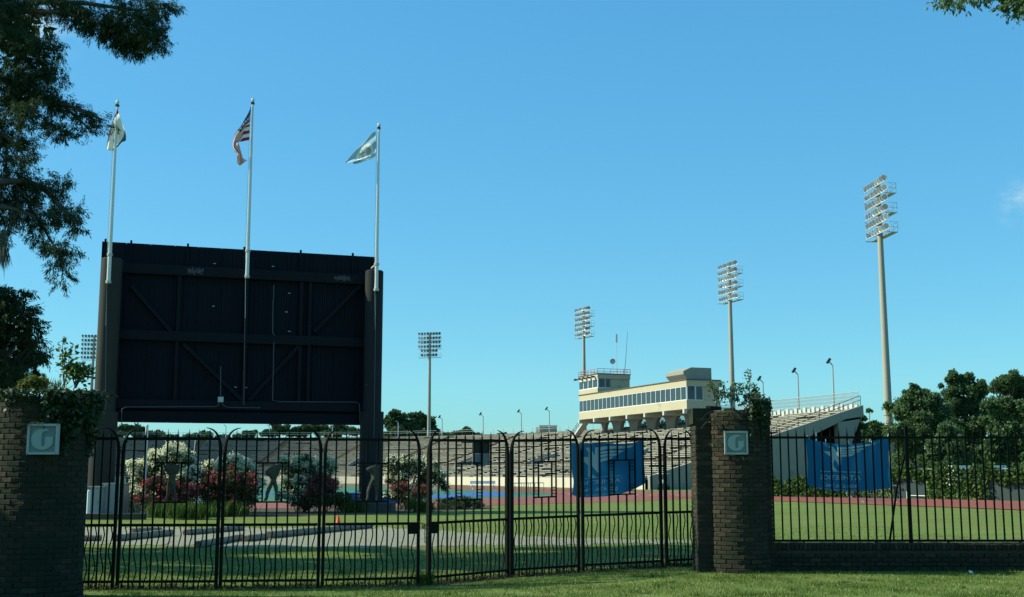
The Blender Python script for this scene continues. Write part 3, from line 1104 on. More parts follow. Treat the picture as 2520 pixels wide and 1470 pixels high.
for (u0, v0, u1, v1) in ((322, 700, 425, 818), (452, 845, 598, 985), (890, 700, 775, 815), (742, 845, 614, 985)):
    q0, z0 = sbq(u0, v0); q1, z1 = sbq(u1, v1)
    sbar('brace', q0, z0, q1, z1, 0.17, 0.33, 0.12)
for u in (258, 322, 463, 603, 743, 872, 932):           # stub posts along the top edge
    q = sbq(u, 620)[0]
    b = MB(); b.beam(SB(q, zA + 0.3, 0.42), SB(q, zT + 0.12, 0.42), 0.10, 0.08, lat); b.build('stub_post', M_navy, board)
zskL = sbq(600, 1016)[1]
sbar('skirt_beam', qc1 - 0.5, zB + 0.28, qc2 + 0.5, zB + 0.28, 0.5, 0.30, 0.2, M_navy)
# columns
def column_at(u0, u1, vtop, vref, off, m, lab):
    ql = sbq(u0, vref, off)[0]; qr = sbq(u1, vref, off)[0]
    qq = (ql + qr) / 2; rr = (qr - ql) / 2
    zt = sbq((u0 + u1) / 2, vtop, off)[1]
    b = MB(); c = SB(qq, 0, off)
    b.lathe(c, [(rr, 3.0), (rr, zt - 0.04), (rr - 0.04, zt), (0.02, zt + 0.02)], 32)
    o = b.build('column', m, board, smooth=True, label=lab)
    zs = sbq((u0 + u1) / 2, 1014, off)[1]
    b = MB(); b.lathe(c, [(rr + 0.13, 0), (rr + 0.13, zs), (rr + 0.005, zs + 0.01)], 32)
    b.build('column_sleeve', m, board, smooth=True)
    return qq, rr, zt
cL = column_at(243, 297, 637, 750, -0.5, M_colsteel, 'rust stained left column')
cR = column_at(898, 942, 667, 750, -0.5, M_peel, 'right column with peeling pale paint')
# conduits
M_cond = mat('grey_conduit', (0.085, 0.09, 0.095), 0.5)
def conduit(pts, r=0.022, off=-0.12, m=M_cond):
    b = MB()
    b.tube([SB(*sbq(u, v, off), off) for u, v in pts], r, 5)
    return b.build('conduit', m, board)
conduit([(674, 702), (673, 738), (672, 740), (671, 818), (675, 826)])
conduit([(674, 842), (671, 986), (690, 989), (878, 990), (885, 996), (886, 1040)])
conduit([(541, 985), (538, 998), (530, 1001), (310, 1002), (300, 1007), (299, 1045)])
conduit([(545, 985), (549, 998), (560, 1003), (640, 1004)])
conduit([(543, 902), (543, 980)])
b = MB(); b.beam(SB(*sbq(543, 990, -0.14), -0.14), SB(*sbq(543, 977, -0.14), -0.14), 0.26, 0.12, lat); b.build('junction_box', M_galv, board)
# small bright scars on the sheet
for u0, u1, v in ((462, 500, 668), (824, 862, 682)):
    q0, z0 = sbq(u0, v, 0.17); q1, z1 = sbq(u1, v, 0.17)
    b = MB()
    for k in range(9):
        a_ = q0 + (q1 - q0) * k / 9; c_ = q0 + (q1 - q0) * (k + 1) / 9
        b.beam(SB(a_, zA + random.uniform(-.04, .04), 0.184), SB(c_, zA + random.uniform(-.04, .04), 0.184), random.uniform(0.16, 0.34), 0.006, (0, 0, 1))
    b.build('worn_paint', mat('worn_pale_paint', (0.10, 0.11, 0.12), 0.8, (0.02, 0.022, 0.026), 6, 0.7), board)
bs = MB()
for u, v in ((712, 722), (705, 768), (712, 816), (763, 750), (525, 754), (580, 953), (605, 954), (528, 649), (672, 656), (703, 676), (748, 677)):
    q, z = sbq(u, v, 0.44)
    bs.beam(SB(q - 0.06, z, 0.44), SB(q + 0.06, z, 0.44), 0.03, 0.02, (0, 0, 1))
bs.build('bracket_tabs', M_galv, board)

# ------------------------------------------------------------------ flagpoles and flags
M_pole = mat('white_flagpole', (0.62, 0.63, 0.60), 0.4, (0.70, 0.71, 0.68), 1.5, 0.6)
M_ball = mat('pale_ball', (0.72, 0.74, 0.70), 0.3)
def flagpole(ub, vb, ut, vt, off, label, group='flagpoles on the scoreboard'):
    qb, zb = sbq(ub, vb, off); qt, zt = sbq(ut, vt, off)
    a_ = SB(qb, zb, off)
    t = thing('flagpole', label, 'flagpole', a_, group)
    top = SB(qb, zt, off)
    H = zt - zb
    b = MB()
    b.tube([a_ + (top - a_) * k / 8 for k in range(9)], [0.095 - 0.045 * k / 8 for k in range(9)], 12)
    b.build('pole', M_pole, t, smooth=True)
    b = MB(); b.lathe(top + Vector((0, 0, 0.20)), [(0.005, -0.1), (0.06, -0.08), (0.095, 0), (0.06, 0.08), (0.005, 0.1)], 12); b.build('finial_ball', M_ball, t, smooth=True)
    b = MB(); b.box(top + Vector((0, 0, 0.03)), (0.15, 0.15, 0.10)); b.box(top + Vector((0, 0, 0.1)), (0.03, 0.03, 0.12)); b.build('truck', M_dark, t)
    b = MB()
    for dz in (0.05, min(1.35, H * 0.3)):
        b.lathe(a_ + Vector((0, 0, dz)), [(0.13, -0.06), (0.13, 0.06)], 12)
        b.beam(a_ + Vector((0, 0, dz)), a_ + Vector((0, 0, dz)) + nrm * max(0.2, -0.55 - off + 0.75), 0.1, 0.08, lat)
    b.build('clamp', M_galv, t)
    b = MB(); b.tube([a_ + Vector((0, 0, -2.0)) + lat * -0.02, a_ + Vector((0, 0, 2)) - lat * 0.13 - nrm * 0.02, top - lat * 0.11 + Vector((0, 0, -0.1))], 0.012, 4); b.build('halyard', M_pole, t)
    return t, qb, zb, zt
fpL = flagpole(267, 697, 291, 262, -1.22, 'leftmost white flagpole, clamped to the scoreboard left column')
fpM = flagpole(608, 684, 620, 256, -0.25, 'middle white flagpole rising from the scoreboard centre')
fpR = flagpole(926, 716, 929, 317, -1.15, 'rightmost white flagpole, clamped to the scoreboard right column')
# dark lower halyard cables down the frame
conduit([(604, 690), (602, 830), (600, 998)], 0.02, -0.13)
conduit([(925, 725), (920, 1085)], 0.016, -1.2)
conduit([(263, 700), (259, 1010)], 0.016, -1.25)

def cloth(name, rows, off, folds, m, thing_label, cat, nx=40, ny=24, group=None, depth=None):
    """rows: list over the hoist (top to bottom) of lists over the fly of (u, v) key points; real folds in depth"""
    A = [[SB(*sbq(u, v, off), off) for (u, v) in r] for r in rows]
    dense = []
    for r in A:
        c = catmull(r, 10)
        L = [0]
        for i in range(1, len(c)): L.append(L[-1] + (c[i] - c[i - 1]).length)
        rr = []
        for k in range(nx + 1):
            ft = k / nx * (len(c) - 1); i = min(int(ft), len(c) - 2)
            rr.append(c[i].lerp(c[i + 1], ft - i))
        dense.append(rr)
    b = MB(); uv = []
    for j in range(ny + 1):
        ft = j / ny * (len(dense) - 1); i = min(int(ft), len(dense) - 2)
        for k in range(nx + 1):
            p = dense[i][k].lerp(dense[i + 1][k], ft - i)
            p = p + nrm * folds(k / nx, j / ny)
            b.v.append(tuple(p)); uv.append((k / nx, j / ny))
    W_ = nx + 1
    b.f = [(j * W_ + k, j * W_ + k + 1, (j + 1) * W_ + k + 1, (j + 1) * W_ + k) for j in range(ny) for k in range(nx)]
    o = b.build(name, m, None, smooth=True, label=thing_label, cat=cat, group=group, loc=b.v[0])
    l = o.data.uv_layers.new(name='UVMap')
    for poly in o.data.polygons:
        for li in poly.loop_indices:
            l.data[li].uv = uv[o.data.loops[li].vertex_index]
    sol = o.modifiers.new('thickness', 'SOLIDIFY'); sol.thickness = 0.006
    return o

def flag_mat(name, build):
    m = bpy.data.materials.new(name); m.use_nodes = True
    n = m.node_tree; b_ = n.nodes['Principled BSDF']; b_.inputs['Roughness'].default_value = 0.8
    b_.inputs['Specular IOR Level'].default_value = 0.15
    uvn = n.nodes.new('ShaderNodeUVMap'); sep = n.nodes.new('ShaderNodeSeparateXYZ')
    n.links.new(uvn.outputs[0], sep.inputs[0])
    def math_(op, a, c=None):
        q = n.nodes.new('ShaderNodeMath'); q.operation = op
        for i, x in enumerate((a, c)):
            if x is None: continue
            if isinstance(x, (int, float)): q.inputs[i].default_value = x
            else: n.links.new(x, q.inputs[i])
        return q.outputs[0]
    def mix(f, a, c):
        q = n.nodes.new('ShaderNodeMix'); q.data_type = 'RGBA'
        n.links.new(f, q.inputs[0])
        for i, x in ((6, a), (7, c)):
            if isinstance(x, tuple): q.inputs[i].default_value = (*x, 1)
            else: n.links.new(x, q.inputs[i])
        return q.outputs[2]
    col = build(sep.outputs[0], sep.outputs[1], math_, mix, n)
    n.links.new(col, b_.inputs['Base Color'])
    tr = n.nodes.new('ShaderNodeBsdfTranslucent'); ms = n.nodes.new('ShaderNodeMixShader'); ms.inputs[0].default_value = 0.18
    n.links.new(col, tr.inputs[0]); n.links.new(b_.outputs[0], ms.inputs[1]); n.links.new(tr.outputs[0], ms.inputs[2])
    n.links.new(ms.outputs[0], n.nodes['Material Output'].inputs[0])
    return m
def us(s, t, M_, mix, n):
    st = M_('GREATER_THAN', M_('FRACT', M_('ADD', M_('MULTIPLY', t, 6.5), 0.0)), 0.5)     # 13 stripes, red first
    base = mix(st, (0.45, 0.035, 0.05), (0.88, 0.88, 0.86))
    can = M_('MULTIPLY', M_('LESS_THAN', s, 0.40), M_('LESS_THAN', t, 0.5385))
    cx = M_('SUBTRACT', M_('FRACT', M_('MULTIPLY', s, 14.9)), 0.5); cy = M_('SUBTRACT', M_('FRACT', M_('MULTIPLY', t, 9.2)), 0.5)
    star = M_('LESS_THAN', M_('ADD', M_('MULTIPLY', cx, cx), M_('MULTIPLY', cy, cy)), 0.03)
    blue = mix(star, (0.03, 0.055, 0.13), (0.55, 0.57, 0.6))
    return mix(can, base, blue)
def city(s, t, M_, mix, n):
    base = mix(M_('LESS_THAN', t, 0.17), (0.90, 0.89, 0.84), (0.50, 0.05, 0.06))
    base = mix(M_('GREATER_THAN', t, 0.83), base, (0.10, 0.16, 0.30))
    for (cx, cy, r) in ((0.35, 0.55, 0.07), (0.66, 0.5, 0.055), (0.5, 0.36, 0.055)):
        dx = M_('SUBTRACT', s, cx); dy = M_('SUBTRACT', t, cy)
        d1 = M_('ADD', M_('MULTIPLY', M_('MULTIPLY', dx, dx), 3.0), M_('MULTIPLY', dy, dy))
        d2 = M_('ADD', M_('MULTIPLY', dx, dx), M_('MULTIPLY', M_('MULTIPLY', dy, dy), 5.0))
        base = mix(M_('LESS_THAN', M_('MINIMUM', d1, d2), r * r), base, (0.42, 0.30, 0.10))
    return base
def pelican(s, t, M_, mix, n):
    base = (0.42, 0.60, 0.70)
    dx = M_('SUBTRACT', s, 0.50); dy = M_('SUBTRACT', t, 0.52)
    d = M_('ADD', M_('MULTIPLY', M_('MULTIPLY', dx, dx), 2.0), M_('MULTIPLY', dy, dy))
    rin = mix(M_('LESS_THAN', d, 0.19), base, (0.84, 0.86, 0.82))
    no = n.nodes.new('ShaderNodeTexNoise'); no.inputs['Scale'].default_value = 7
    uvn = n.nodes.new('ShaderNodeUVMap'); n.links.new(uvn.outputs[0], no.inputs['Vector'])
    inner = mix(M_('GREATER_THAN', no.outputs['Fac'], 0.52), (0.42, 0.48, 0.48), (0.80, 0.82, 0.78))
    return mix(M_('LESS_THAN', d, 0.115), rin, inner)
k3 = lambda x, y: ((650 + x / 6.125) * 0.8105, (280 + y / 6.125) * 0.8105)
rows = [[k3(690, 262), k3(640, 380), k3(575, 490), k3(510, 605), k3(400, 760), k3(362, 930), k3(385, 1040), k3(440, 1120), k3(436, 1180), k3(450, 1290)],
        [k3(676, 470), k3(650, 490), k3(610, 540), k3(540, 625), k3(440, 790), k3(372, 950), k3(410, 1060), k3(470, 1140), k3(475, 1200), k3(495, 1310)],
        [k3(664, 620), k3(640, 620), k3(605, 628), k3(560, 640), k3(480, 820), k3(390, 965), k3(430, 1030), k3(500, 1120), k3(520, 1190), k3(565, 1275)],
        [k3(658, 890), k3(625, 895), k3(585, 900), k3(530, 905), k3(500, 905), k3(455, 925), k3(480, 1000), k3(520, 1090), k3(560, 1180), k3(635, 1235)]]
cloth('american_flag', rows, -0.38, lambda s, t: 0.45 * s + 0.14 * math.sin(s * 13 + t * 3) * s + 0.08 * math.sin(t * 9 + s * 4) * (0.3 + s), flag_mat('stars_and_stripes', us),
      'striped red and white flag with dark blue star field, hanging limp on the middle pole', 'flag', nx=64, ny=52)
k2 = lambda x, y: ((280 + x / 6.68) * 0.8105, (280 + y / 6.68) * 0.8105)
rows = [[k2(520, 360), k2(470, 430), k2(420, 540), k2(370, 680), k2(325, 840), k2(290, 1030)],
        [k2(545, 440), k2(500, 475), k2(445, 530), k2(390, 640), k2(340, 800), k2(300, 1090)],
        [k2(580, 560), k2(545, 640), k2(500, 780), k2(450, 900), k2(390, 1000), k2(340, 1105)],
        [k2(650, 740), k2(620, 830), k2(575, 930), k2(520, 1000), k2(460, 1060), k2(390, 1108)],
        [k2(682, 870), k2(680, 960), k2(610, 975), k2(560, 1015), k2(500, 1060), k2(425, 1105)]]
cloth('city_flag', rows, -1.42, lambda s, t: 0.75 * s + 0.05 * math.sin(s * 8 + t * 6) * (0.4 + s) + 0.03 * math.sin(t * 14), flag_mat('white_flag_cloth', city),
      'white flag with red and blue edges, wrapped round the left pole by the branch tip', 'flag', nx=36, ny=36)
k4 = lambda x, y: ((1000 + x / 9.19) * 0.8105, (360 + y / 9.19) * 0.8105)
rows = [[k4(1285, 335), k4(1160, 440), k4(1020, 600), k4(890, 730), k4(720, 890), k4(530, 1110)],
        [k4(1312, 520), k4(1200, 640), k4(1060, 790), k4(920, 900), k4(770, 1020), k4(570, 1140)],
        [k4(1315, 760), k4(1230, 850), k4(1120, 930), k4(980, 1000), k4(830, 1090), k4(650, 1155)],
        [k4(1300, 940), k4(1230, 980), k4(1120, 1030), k4(1000, 1080), k4(860, 1120), k4(700, 1160)],
        [k4(1290, 1065), k4(1200, 1115), k4(1090, 1140), k4(970, 1170), k4(860, 1195), k4(750, 1205)]]
cloth('state_flag', rows, -1.3, lambda s, t: 0.8 * s * (1 - 0.5 * t) + 0.07 * math.sin(s * 7 + t * 8) * (0.2 + s) + 0.03 * math.sin(t * 15), flag_mat('pale_blue_flag_cloth', pelican),
      'pale blue flag with a white ring emblem on the right pole', 'flag', nx=36, ny=36)

# cabinets and boxes at the foot of the left column
M_cab = mat('grey_cabinet', (0.30, 0.31, 0.29), 0.6, (0.36, 0.37, 0.34), 1.2, 0.7)
M_cabg = mat('dark_green_cabinet', (0.025, 0.045, 0.040), 0.5, (0.035, 0.06, 0.052), 1.2, 0.7)
def cabinet(u0, u1, vb, vt, m, label, dp=0.9, name='electrical_cabinet', top=True):
    a_ = G(u0, vb); c_ = G(u1, vb)
    zt = P((u0 + u1) / 2, vt, a_.y).z
    base = (a_ + c_) / 2
    t = thing(name, label, 'utility box', (base.x, base.y + dp / 2, 0))
    w_ = (c_ - a_).length
    b = MB(); b.box((base.x, base.y + dp / 2, zt / 2 + 0.04), (w_ - 0.04, dp, zt - 0.1)); b.build('housing', m, t)
    b = MB(); b.box((base.x, base.y + dp / 2, zt - 0.0), (w_ + 0.06, dp + 0.08, 0.06)); b.build('lid', m, t)
    b = MB(); b.box((base.x, base.y - 0.012, zt / 2), (w_ * 0.8, 0.02, zt * 0.8)); b.box((base.x + w_ * 0.3, base.y - 0.03, zt * 0.5), (0.03, 0.03, 0.14)); b.build('door', m, t)
    b = MB(); b.box((base.x, base.y + dp / 2, 0.0), (w_ + 0.2, dp + 0.2, 0.16)); b.build('plinth', M_conc, t)
    return t
cabinet(203, 246, 1273, 1199, M_cab, 'shorter grey utility cabinet beside the white pipe by the brick column')
cabinet(250, 300, 1272, 1191, M_cab, 'taller grey utility cabinet under the left scoreboard column')
cabinet(305, 334, 1266, 1176, M_cabg, 'dark green utility box right of the grey cabinets')
def post(name, u, vb, vt, r, m, label, cat):
    p = G(u, vb)
    z = P(u, vt, p.y).z
    b = MB(); b.lathe(p, [(r * 1.5, 0), (r * 1.5, 0.05), (r, 0.06), (r, z - 0.03), (r * 0.6, z)], 10)
    return b.build(name, m, None, label=label, cat=cat, loc=p)
post('white_pipe', 216, 1277, 1206, 0.07, M_white, 'short white pipe in front of the grey cabinets', 'pipe')
post('white_pole', 352, 1272, 1045, 0.065, M_pole, 'tall thin white pole rising in front of the white oleander', 'pole')
t_ = G(235, 1279)
b = MB(); b.box((t_.x + 0.2, t_.y, 0.1), (3.6, 0.35, 0.26)); b.build('timber_edge', mat('dark_timber', (0.05, 0.04, 0.03), 0.9, (0.09, 0.07, 0.05), 4, 0.8), None, label='low dark timber edging in front of the utility cabinets', cat='edging', loc=t_)
# planter base of the right column
pr = SB(cR[0], 0, -0.5)
b = MB()
b.box((pr.x + 0.1, pr.y - 0.6, 0.22), (2.2, 2.2, 0.44)); b.build('column_plinth', mat('dark_plinth', (0.06, 0.05, 0.04), 0.95, (0.1, 0.085, 0.07), 2, 0.7), board)

# ================================================================== wrought iron gate
M_iron = mat('black_iron', (0.0035, 0.0045, 0.0025), 0.6, (0.007, 0.008, 0.004), 8, 0.7, spec=0.12)
M_fig = mat('stone_coloured_relief', (0.055, 0.050, 0.034), 0.85, (0.078, 0.070, 0.048), 7, 0.8, bump=0.4, bscale=20)
HT, HS, HM, HB = 2.37, 2.54, 1.0, 0.12        # top rail, spike tip, middle rail, bottom rail

def inside(poly, x, y):
    c = False; n = len(poly)
    for i in range(n):
        x1, y1 = poly[i]; x2, y2 = poly[i - 1]
        if (y1 > y) != (y2 > y) and x < (x2 - x1) * (y - y1) / (y2 - y1) + x1: c = not c
    return c
def edge_dist(poly, x, y):
    best = 9
    n = len(poly)
    for i in range(n):
        x1, y1 = poly[i]; x2, y2 = poly[i - 1]
        dx, dy = x2 - x1, y2 - y1
        q = max(0, min(1, ((x - x1) * dx + (y - y1) * dy) / (dx * dx + dy * dy + 1e-9)))
        best = min(best, math.hypot(x - x1 - q * dx, y - y1 - q * dy))
    return best
FIG1 = [(0.74, 1.0), (0.86, .985), (0.93, .94), (0.94, .87), (0.88, .82), (0.93, .76), (0.93, .70), (0.89, .64), (0.91, .58), (0.92, .50), (0.91, .40), (0.89, .30), (0.84, .24),
        (0.88, .17), (0.87, .10), (0.88, .02), (0.86, 0), (0.74, 0), (0.74, .05), (0.77, .12), (0.74, .2), (0.70, .30), (0.62, .42), (0.55, .50), (0.49, .40), (0.42, .30), (0.36, .22),
        (0.33, .12), (0.30, .04), (0.29, 0), (0.14, 0), (0.16, .04), (0.20, .12), (0.19, .22), (0.20, .30), (0.28, .40), (0.35, .49), (0.42, .56), (0.44, .62), (0.43, .70), (0.40, .76),
        (0.25, .80), (0.15, .84), (0.17, .89), (0.30, .93), (0.47, .955), (0.60, .96), (0.66, .985)]
FIG2 = [(0.10, .98), (0.20, .99), (0.30, .985), (0.42, .98), (0.52, .985), (0.64, .99), (0.80, .985), (0.92, .97), (0.96, .90), (0.95, .82), (0.86, .76), (0.74, .70), (0.70, .62), (0.71, .54), (0.73, .46),
        (0.75, .36), (0.78, .24), (0.82, .12), (0.88, .03), (0.84, 0), (0.72, 0), (0.70, .10), (0.64, .22), (0.58, .32), (0.54, .40), (0.50, .32), (0.44, .20), (0.38, .10), (0.34, .02), (0.20, 0), (0.20, .04),
        (0.26, .14), (0.28, .26), (0.28, .38), (0.29, .48), (0.32, .56), (0.34, .64), (0.32, .70), (0.20, .78), (0.08, .86), (0.06, .93)]
FIG3 = [(0.70, .97), (0.82, 1.0), (0.96, .98), (0.99, .93), (0.96, .86), (0.90, .80), (0.86, .72), (0.78, .66), (0.72, .58), (0.74, .50), (0.80, .42), (0.84, .32), (0.83, .22), (0.82, .12), (0.88, .05), (0.94, .02), (0.90, 0),
        (0.70, 0), (0.66, .04), (0.68, .14), (0.66, .24), (0.60, .34), (0.53, .44), (0.46, .34), (0.36, .24), (0.30, .14), (0.27, .06), (0.22, 0), (0.04, 0), (0.06, .05), (0.12, .12), (0.13, .22), (0.18, .32), (0.26, .42), (0.34, .50),
        (0.38, .58), (0.30, .66), (0.14, .68), (0.06, .74), (0.10, .82), (0.22, .90), (0.40, .95), (0.55, .965)]
FIGS = {1: FIG2, 2: FIG3, 3: FIG1}

def horn(a, dirn, h0, th=0.028):
    """post top that sweeps sideways to a point, like a horn"""
    pts = []; rad = []
    for k in range(9):
        q = k / 8
        pts.append(a + dirn * (0.24 * q ** 2.2) + Vector((0, 0, h0 + 0.40 * math.sin(q * pi / 2 * 0.95))))
        rad.append(th * 1.12 * (1 - q) + 0.006)
    return pts, rad

def gate_panel(i, A, B_, nb, label, motif, cat='gate', group='iron gate leaves', hornA=True, hornB=True, thickA=0.025, thickB=0.025):
    A = Vector(A); B_ = Vector(B_)
    d = Vector((B_.x - A.x, B_.y - A.y, 0)); L = d.length; d.normalize()
    nn = Vector((-d.y, d.x, 0))                           # away from the camera
    t = thing('gate_leaf', label, cat, A, group)
    zb = lambda q: A.z + (B_.z - A.z) * q / L
    X = lambda q, h, o_=0.0: Vector((A.x, A.y, 0)) + d * q + nn * o_ + Vector((0, 0, zb(q) + h))
    for e, hn, th in ((0.0, hornA, thickA), (L, hornB, thickB)):
        b = MB()
        b.beam(X(e, -0.05), X(e, HT - 0.22), th * 2, th * 2, d)
        if hn:
            pts, rad = horn(X(e, 0), d if e == 0 else -d, HT - 0.22, th)
            b.tube(pts, rad, 8)
        else:
            b.tube([X(e, HT - 0.22), X(e, HT + 0.1), X(e, HS)], [th, 0.02, 0.006], 8)
        b.build('post', M_iron, t)
    for nm, h, th in (('top_rail', HT, 0.024), ('middle_rail', HM, 0.022), ('bottom_rail', HB, 0.020)):
        b = MB(); b.beam(X(0.03, h), X(L - 0.03, h), th * 2, 0.024, (0, 0, 1)); b.build(nm, M_iron, t)
    sp = L / (nb + 1)
    WB, WT = 1.36, 1.985                                   # motif window
    m0, m1 = (3, 6)
    r_ = 0.0125
    for k in range(1, nb + 1):
        q = sp * k + random.uniform(-0.008, 0.008)
        lean = random.uniform(-0.006, 0.006)
        segs = [(-0.02, HS)]
        if motif and k in (m0 + 1, m0 + 2):
            segs = [(-0.02, WB), (WT, HS)]
        b = MB()
        for (h0, h1) in segs:
            if h1 == HS:
                b.beam(X(q, h0), X(q + lean, HT + 0.03), r_ * 2, r_ * 2, d)
                b.add([X(q + lean - r_, HT + 0.03, -r_), X(q + lean + r_, HT + 0.03, -r_), X(q + lean + r_, HT + 0.03, r_), X(q + lean - r_, HT + 0.03, r_), X(q + lean, HS)],
                      [(0, 1, 4), (1, 2, 4), (2, 3, 4), (3, 0, 4)])
            else:
                b.beam(X(q, h0), X(q, h1), r_ * 2, r_ * 2, d)
        b.build('bar', M_iron, t)
    for k in range(nb + 1):                               # wavy bars in the lower half
        q = sp * (k + 0.5)
        sg = 1 if k % 2 == 0 else 1
        ph = random.uniform(-0.2, 0.2)
        b = MB()
        b.tube([X(q + 0.024 * math.sin(j / 22 * pi * 3.6 + ph) * min(1, j / 3), HM - (HM - 0.02) * j / 22) for j in range(23)], 0.0105, 5)
        b.build('wavy_bar', M_iron, t)
    if motif:
        q0, q1 = sp * m0, sp * m1
        iw = 0.20 * (q1 - q0)
        for h in (WB, WT):
            b = MB(); b.beam(X(q0, h, 0.002), X(q1, h, 0.002), 0.026, 0.02, (0, 0, 1)); b.build('motif_rail', M_iron, t)
        for q in (q0 + iw, q1 - iw):
            b = MB(); b.beam(X(q, WB + 0.012), X(q, WT - 0.012), 0.026, 0.02, d); b.build('motif_bar', M_iron, t)
        for (a_, c_) in ((q0 + 0.013, q0 + iw - 0.013), (q1 - iw + 0.013, q1 - 0.013)):
            for h in (WT - 0.055, WT - 0.115, WT - 0.175, WB + 0.06, WB + 0.115, WB + 0.17):
                b = MB(); b.beam(X(a_, h), X(c_, h), 0.013, 0.014, (0, 0, 1)); b.build('rung', M_iron, t)
        if motif in FIGS:                                  # cast athlete relief standing in the window
            poly = FIGS[motif]
            ww = (q1 - q0) - 2 * iw - 0.03; hh = WT - WB - 0.035
            px = [(x * ww, y * hh) for x, y in poly]
            g = 0.0105
            nx_, ny_ = int(ww / g) + 1, int(hh / g) + 1
            idx = {}; b = MB()
            def vert(i_, j_, side):
                key = (i_, j_, side)
                if key not in idx:
                    x, y = i_ * g, j_ * g
                    dd = edge_dist(px, x, y) if inside(px, x, y) else 0.0
                    th_ = 0.012 + min(0.045, 0.9 * dd)
                    idx[key] = len(b.v)
                    b.v.append(tuple(X(q0 + iw + 0.015 + x, WB + 0.018 + y, 0.02 + side * th_)))
                return idx[key]
            cells = {(i_, j_) for i_ in range(nx_) for j_ in range(ny_) if inside(px, (i_ + .5) * g, (j_ + .5) * g)}
            for (i_, j_) in cells:
                for side in (-1, 1):
                    b.f.append((vert(i_, j_, side), vert(i_ + 1, j_, side), vert(i_ + 1, j_ + 1, side), vert(i_, j_ + 1, side)))
                for (di, dj, e0, e1) in ((-1, 0, (0, 0), (0, 1)), (1, 0, (1, 0), (1, 1)), (0, -1, (0, 0), (1, 0)), (0, 1, (0, 1), (1, 1))):
                    if (i_ + di, j_ + dj) not in cells:
                        b.f.append((vert(i_ + e0[0], j_ + e0[1], -1), vert(i_ + e1[0], j_ + e1[1], -1), vert(i_ + e1[0], j_ + e1[1], 1), vert(i_ + e0[0], j_ + e0[1], 1)))
            b.build('athlete_relief', M_fig, t, smooth=True)
    return t, X, L, d, nn, sp

PAN = [((197, 1452), (276, 1451), 3, 0, 'narrow iron gate leaf beside the left brick column'),
       ((288, 1451), (531, 1450), 8, 1, 'iron gate leaf whose athlete relief lifts both elbows, in front of the red flowers'),
       ((542, 1449), (782, 1447), 8, 2, 'iron gate leaf whose athlete relief leans with one raised arm'),
       ((793, 1446), (1028, 1441), 8, 3, 'iron gate leaf with the athlete relief in front of the right scoreboard column'),
       ((1054, 1440), (1248, 1421), 8, 4, 'iron gate leaf with the black and grey sign board and an empty motif window'),
       ((1259, 1420), (1424, 1409), 8, 5, 'iron gate leaf with an empty motif window left of the blue banner'),
       ((1435, 1408), (1629, 1397), 8, 6, 'iron gate leaf behind which the blue banner hangs'),
       ((1641, 1396), (1712, 1392), 3, 0, 'narrow iron gate leaf beside the right brick pier')]
GP = []
for i, (a_, c_, nb, mo, lab) in enumerate(PAN):
    kw = {}
    if i == 4: kw = dict(thickA=0.034, thickB=0.030)
    if i == 5: kw = dict(thickA=0.030)
    GP.append(gate_panel(i, G(*a_), G(*c_), nb, lab, mo, **kw))
# lock plates, chain
def plate(pi_, u0, u1, label):
    t, X, L, d, nn, sp = GP[pi_]
    q0 = (L - sp) if pi_ == 3 else 0.0
    b = MB()
    b.hexa([X(q0, HM - 0.17, -0.02), X(q0 + sp, HM - 0.17, -0.02), X(q0 + sp, HM - 0.17, 0.03), X(q0, HM - 0.17, 0.03),
            X(q0, HM + 0.012, -0.02), X(q0 + sp, HM + 0.012, -0.02), X(q0 + sp, HM + 0.012, 0.03), X(q0, HM + 0.012, 0.03)])
    b.build('lock_plate', M_iron, t)
plate(3, 0, 0, ''); plate(4, 0, 0, '')
cA = GP[3][1](GP[3][2], HM + 0.03, -0.03); cB = GP[4][1](0, HM + 0.03, -0.03)
chain = thing('gate_chain', 'rusty chain looped between the two lock plates, ends hanging', 'chain', cA)
M_chain = mat('rusty_chain', (0.06, 0.05, 0.035), 0.6, (0.12, 0.10, 0.06), 30, 0.8, metallic=0.4)
def links(pts):
    for i in range(len(pts) - 1):
        a_, c_ = pts[i], pts[i + 1]
        mid = (a_ + c_) / 2; dr = (c_ - a_).normalized(); L_ = (c_ - a_).length * 0.62
        sd_ = Vector((0, 1, 0)) if i % 2 else Vector((dr.z, 0.3, -dr.x)).normalized()
        b = MB()
        b.tube([mid + dr * L_ * math.cos(2 * pi * k / 8) + sd_ * 0.012 * math.sin(2 * pi * k / 8) for k in range(9)], 0.0045, 4, cap=False)
        b.build('link', M_chain, chain)
n = 9
top_pts = [cA.lerp(cB, k / n) + Vector((0, 0, -0.05 * math.sin(pi * k / n))) for k in range(n + 1)]
links(top_pts)
for q, ln in ((0.55, 10), (0.85, 8)):
    p0 = cA.lerp(cB, q) + Vector((0, 0, -0.05))
    links([p0 + Vector((0.004 * math.sin(k), 0, -0.033 * k)) for k in range(ln)])
b = MB(); pk = cA.lerp(cB, 0.42) + Vector((0, -0.02, -0.09))
b.box(pk, (0.05, 0.03, 0.055)); b.tube([pk + Vector((-0.018, 0, 0.02)), pk + Vector((-0.016, 0, 0.06)), pk + Vector((0, 0, 0.075)), pk + Vector((0.016, 0, 0.06)), pk + Vector((0.018, 0, 0.02))], 0.006, 5)
b.build('padlock', mat('brass', (0.25, 0.17, 0.06), 0.4, metallic=0.8), chain)
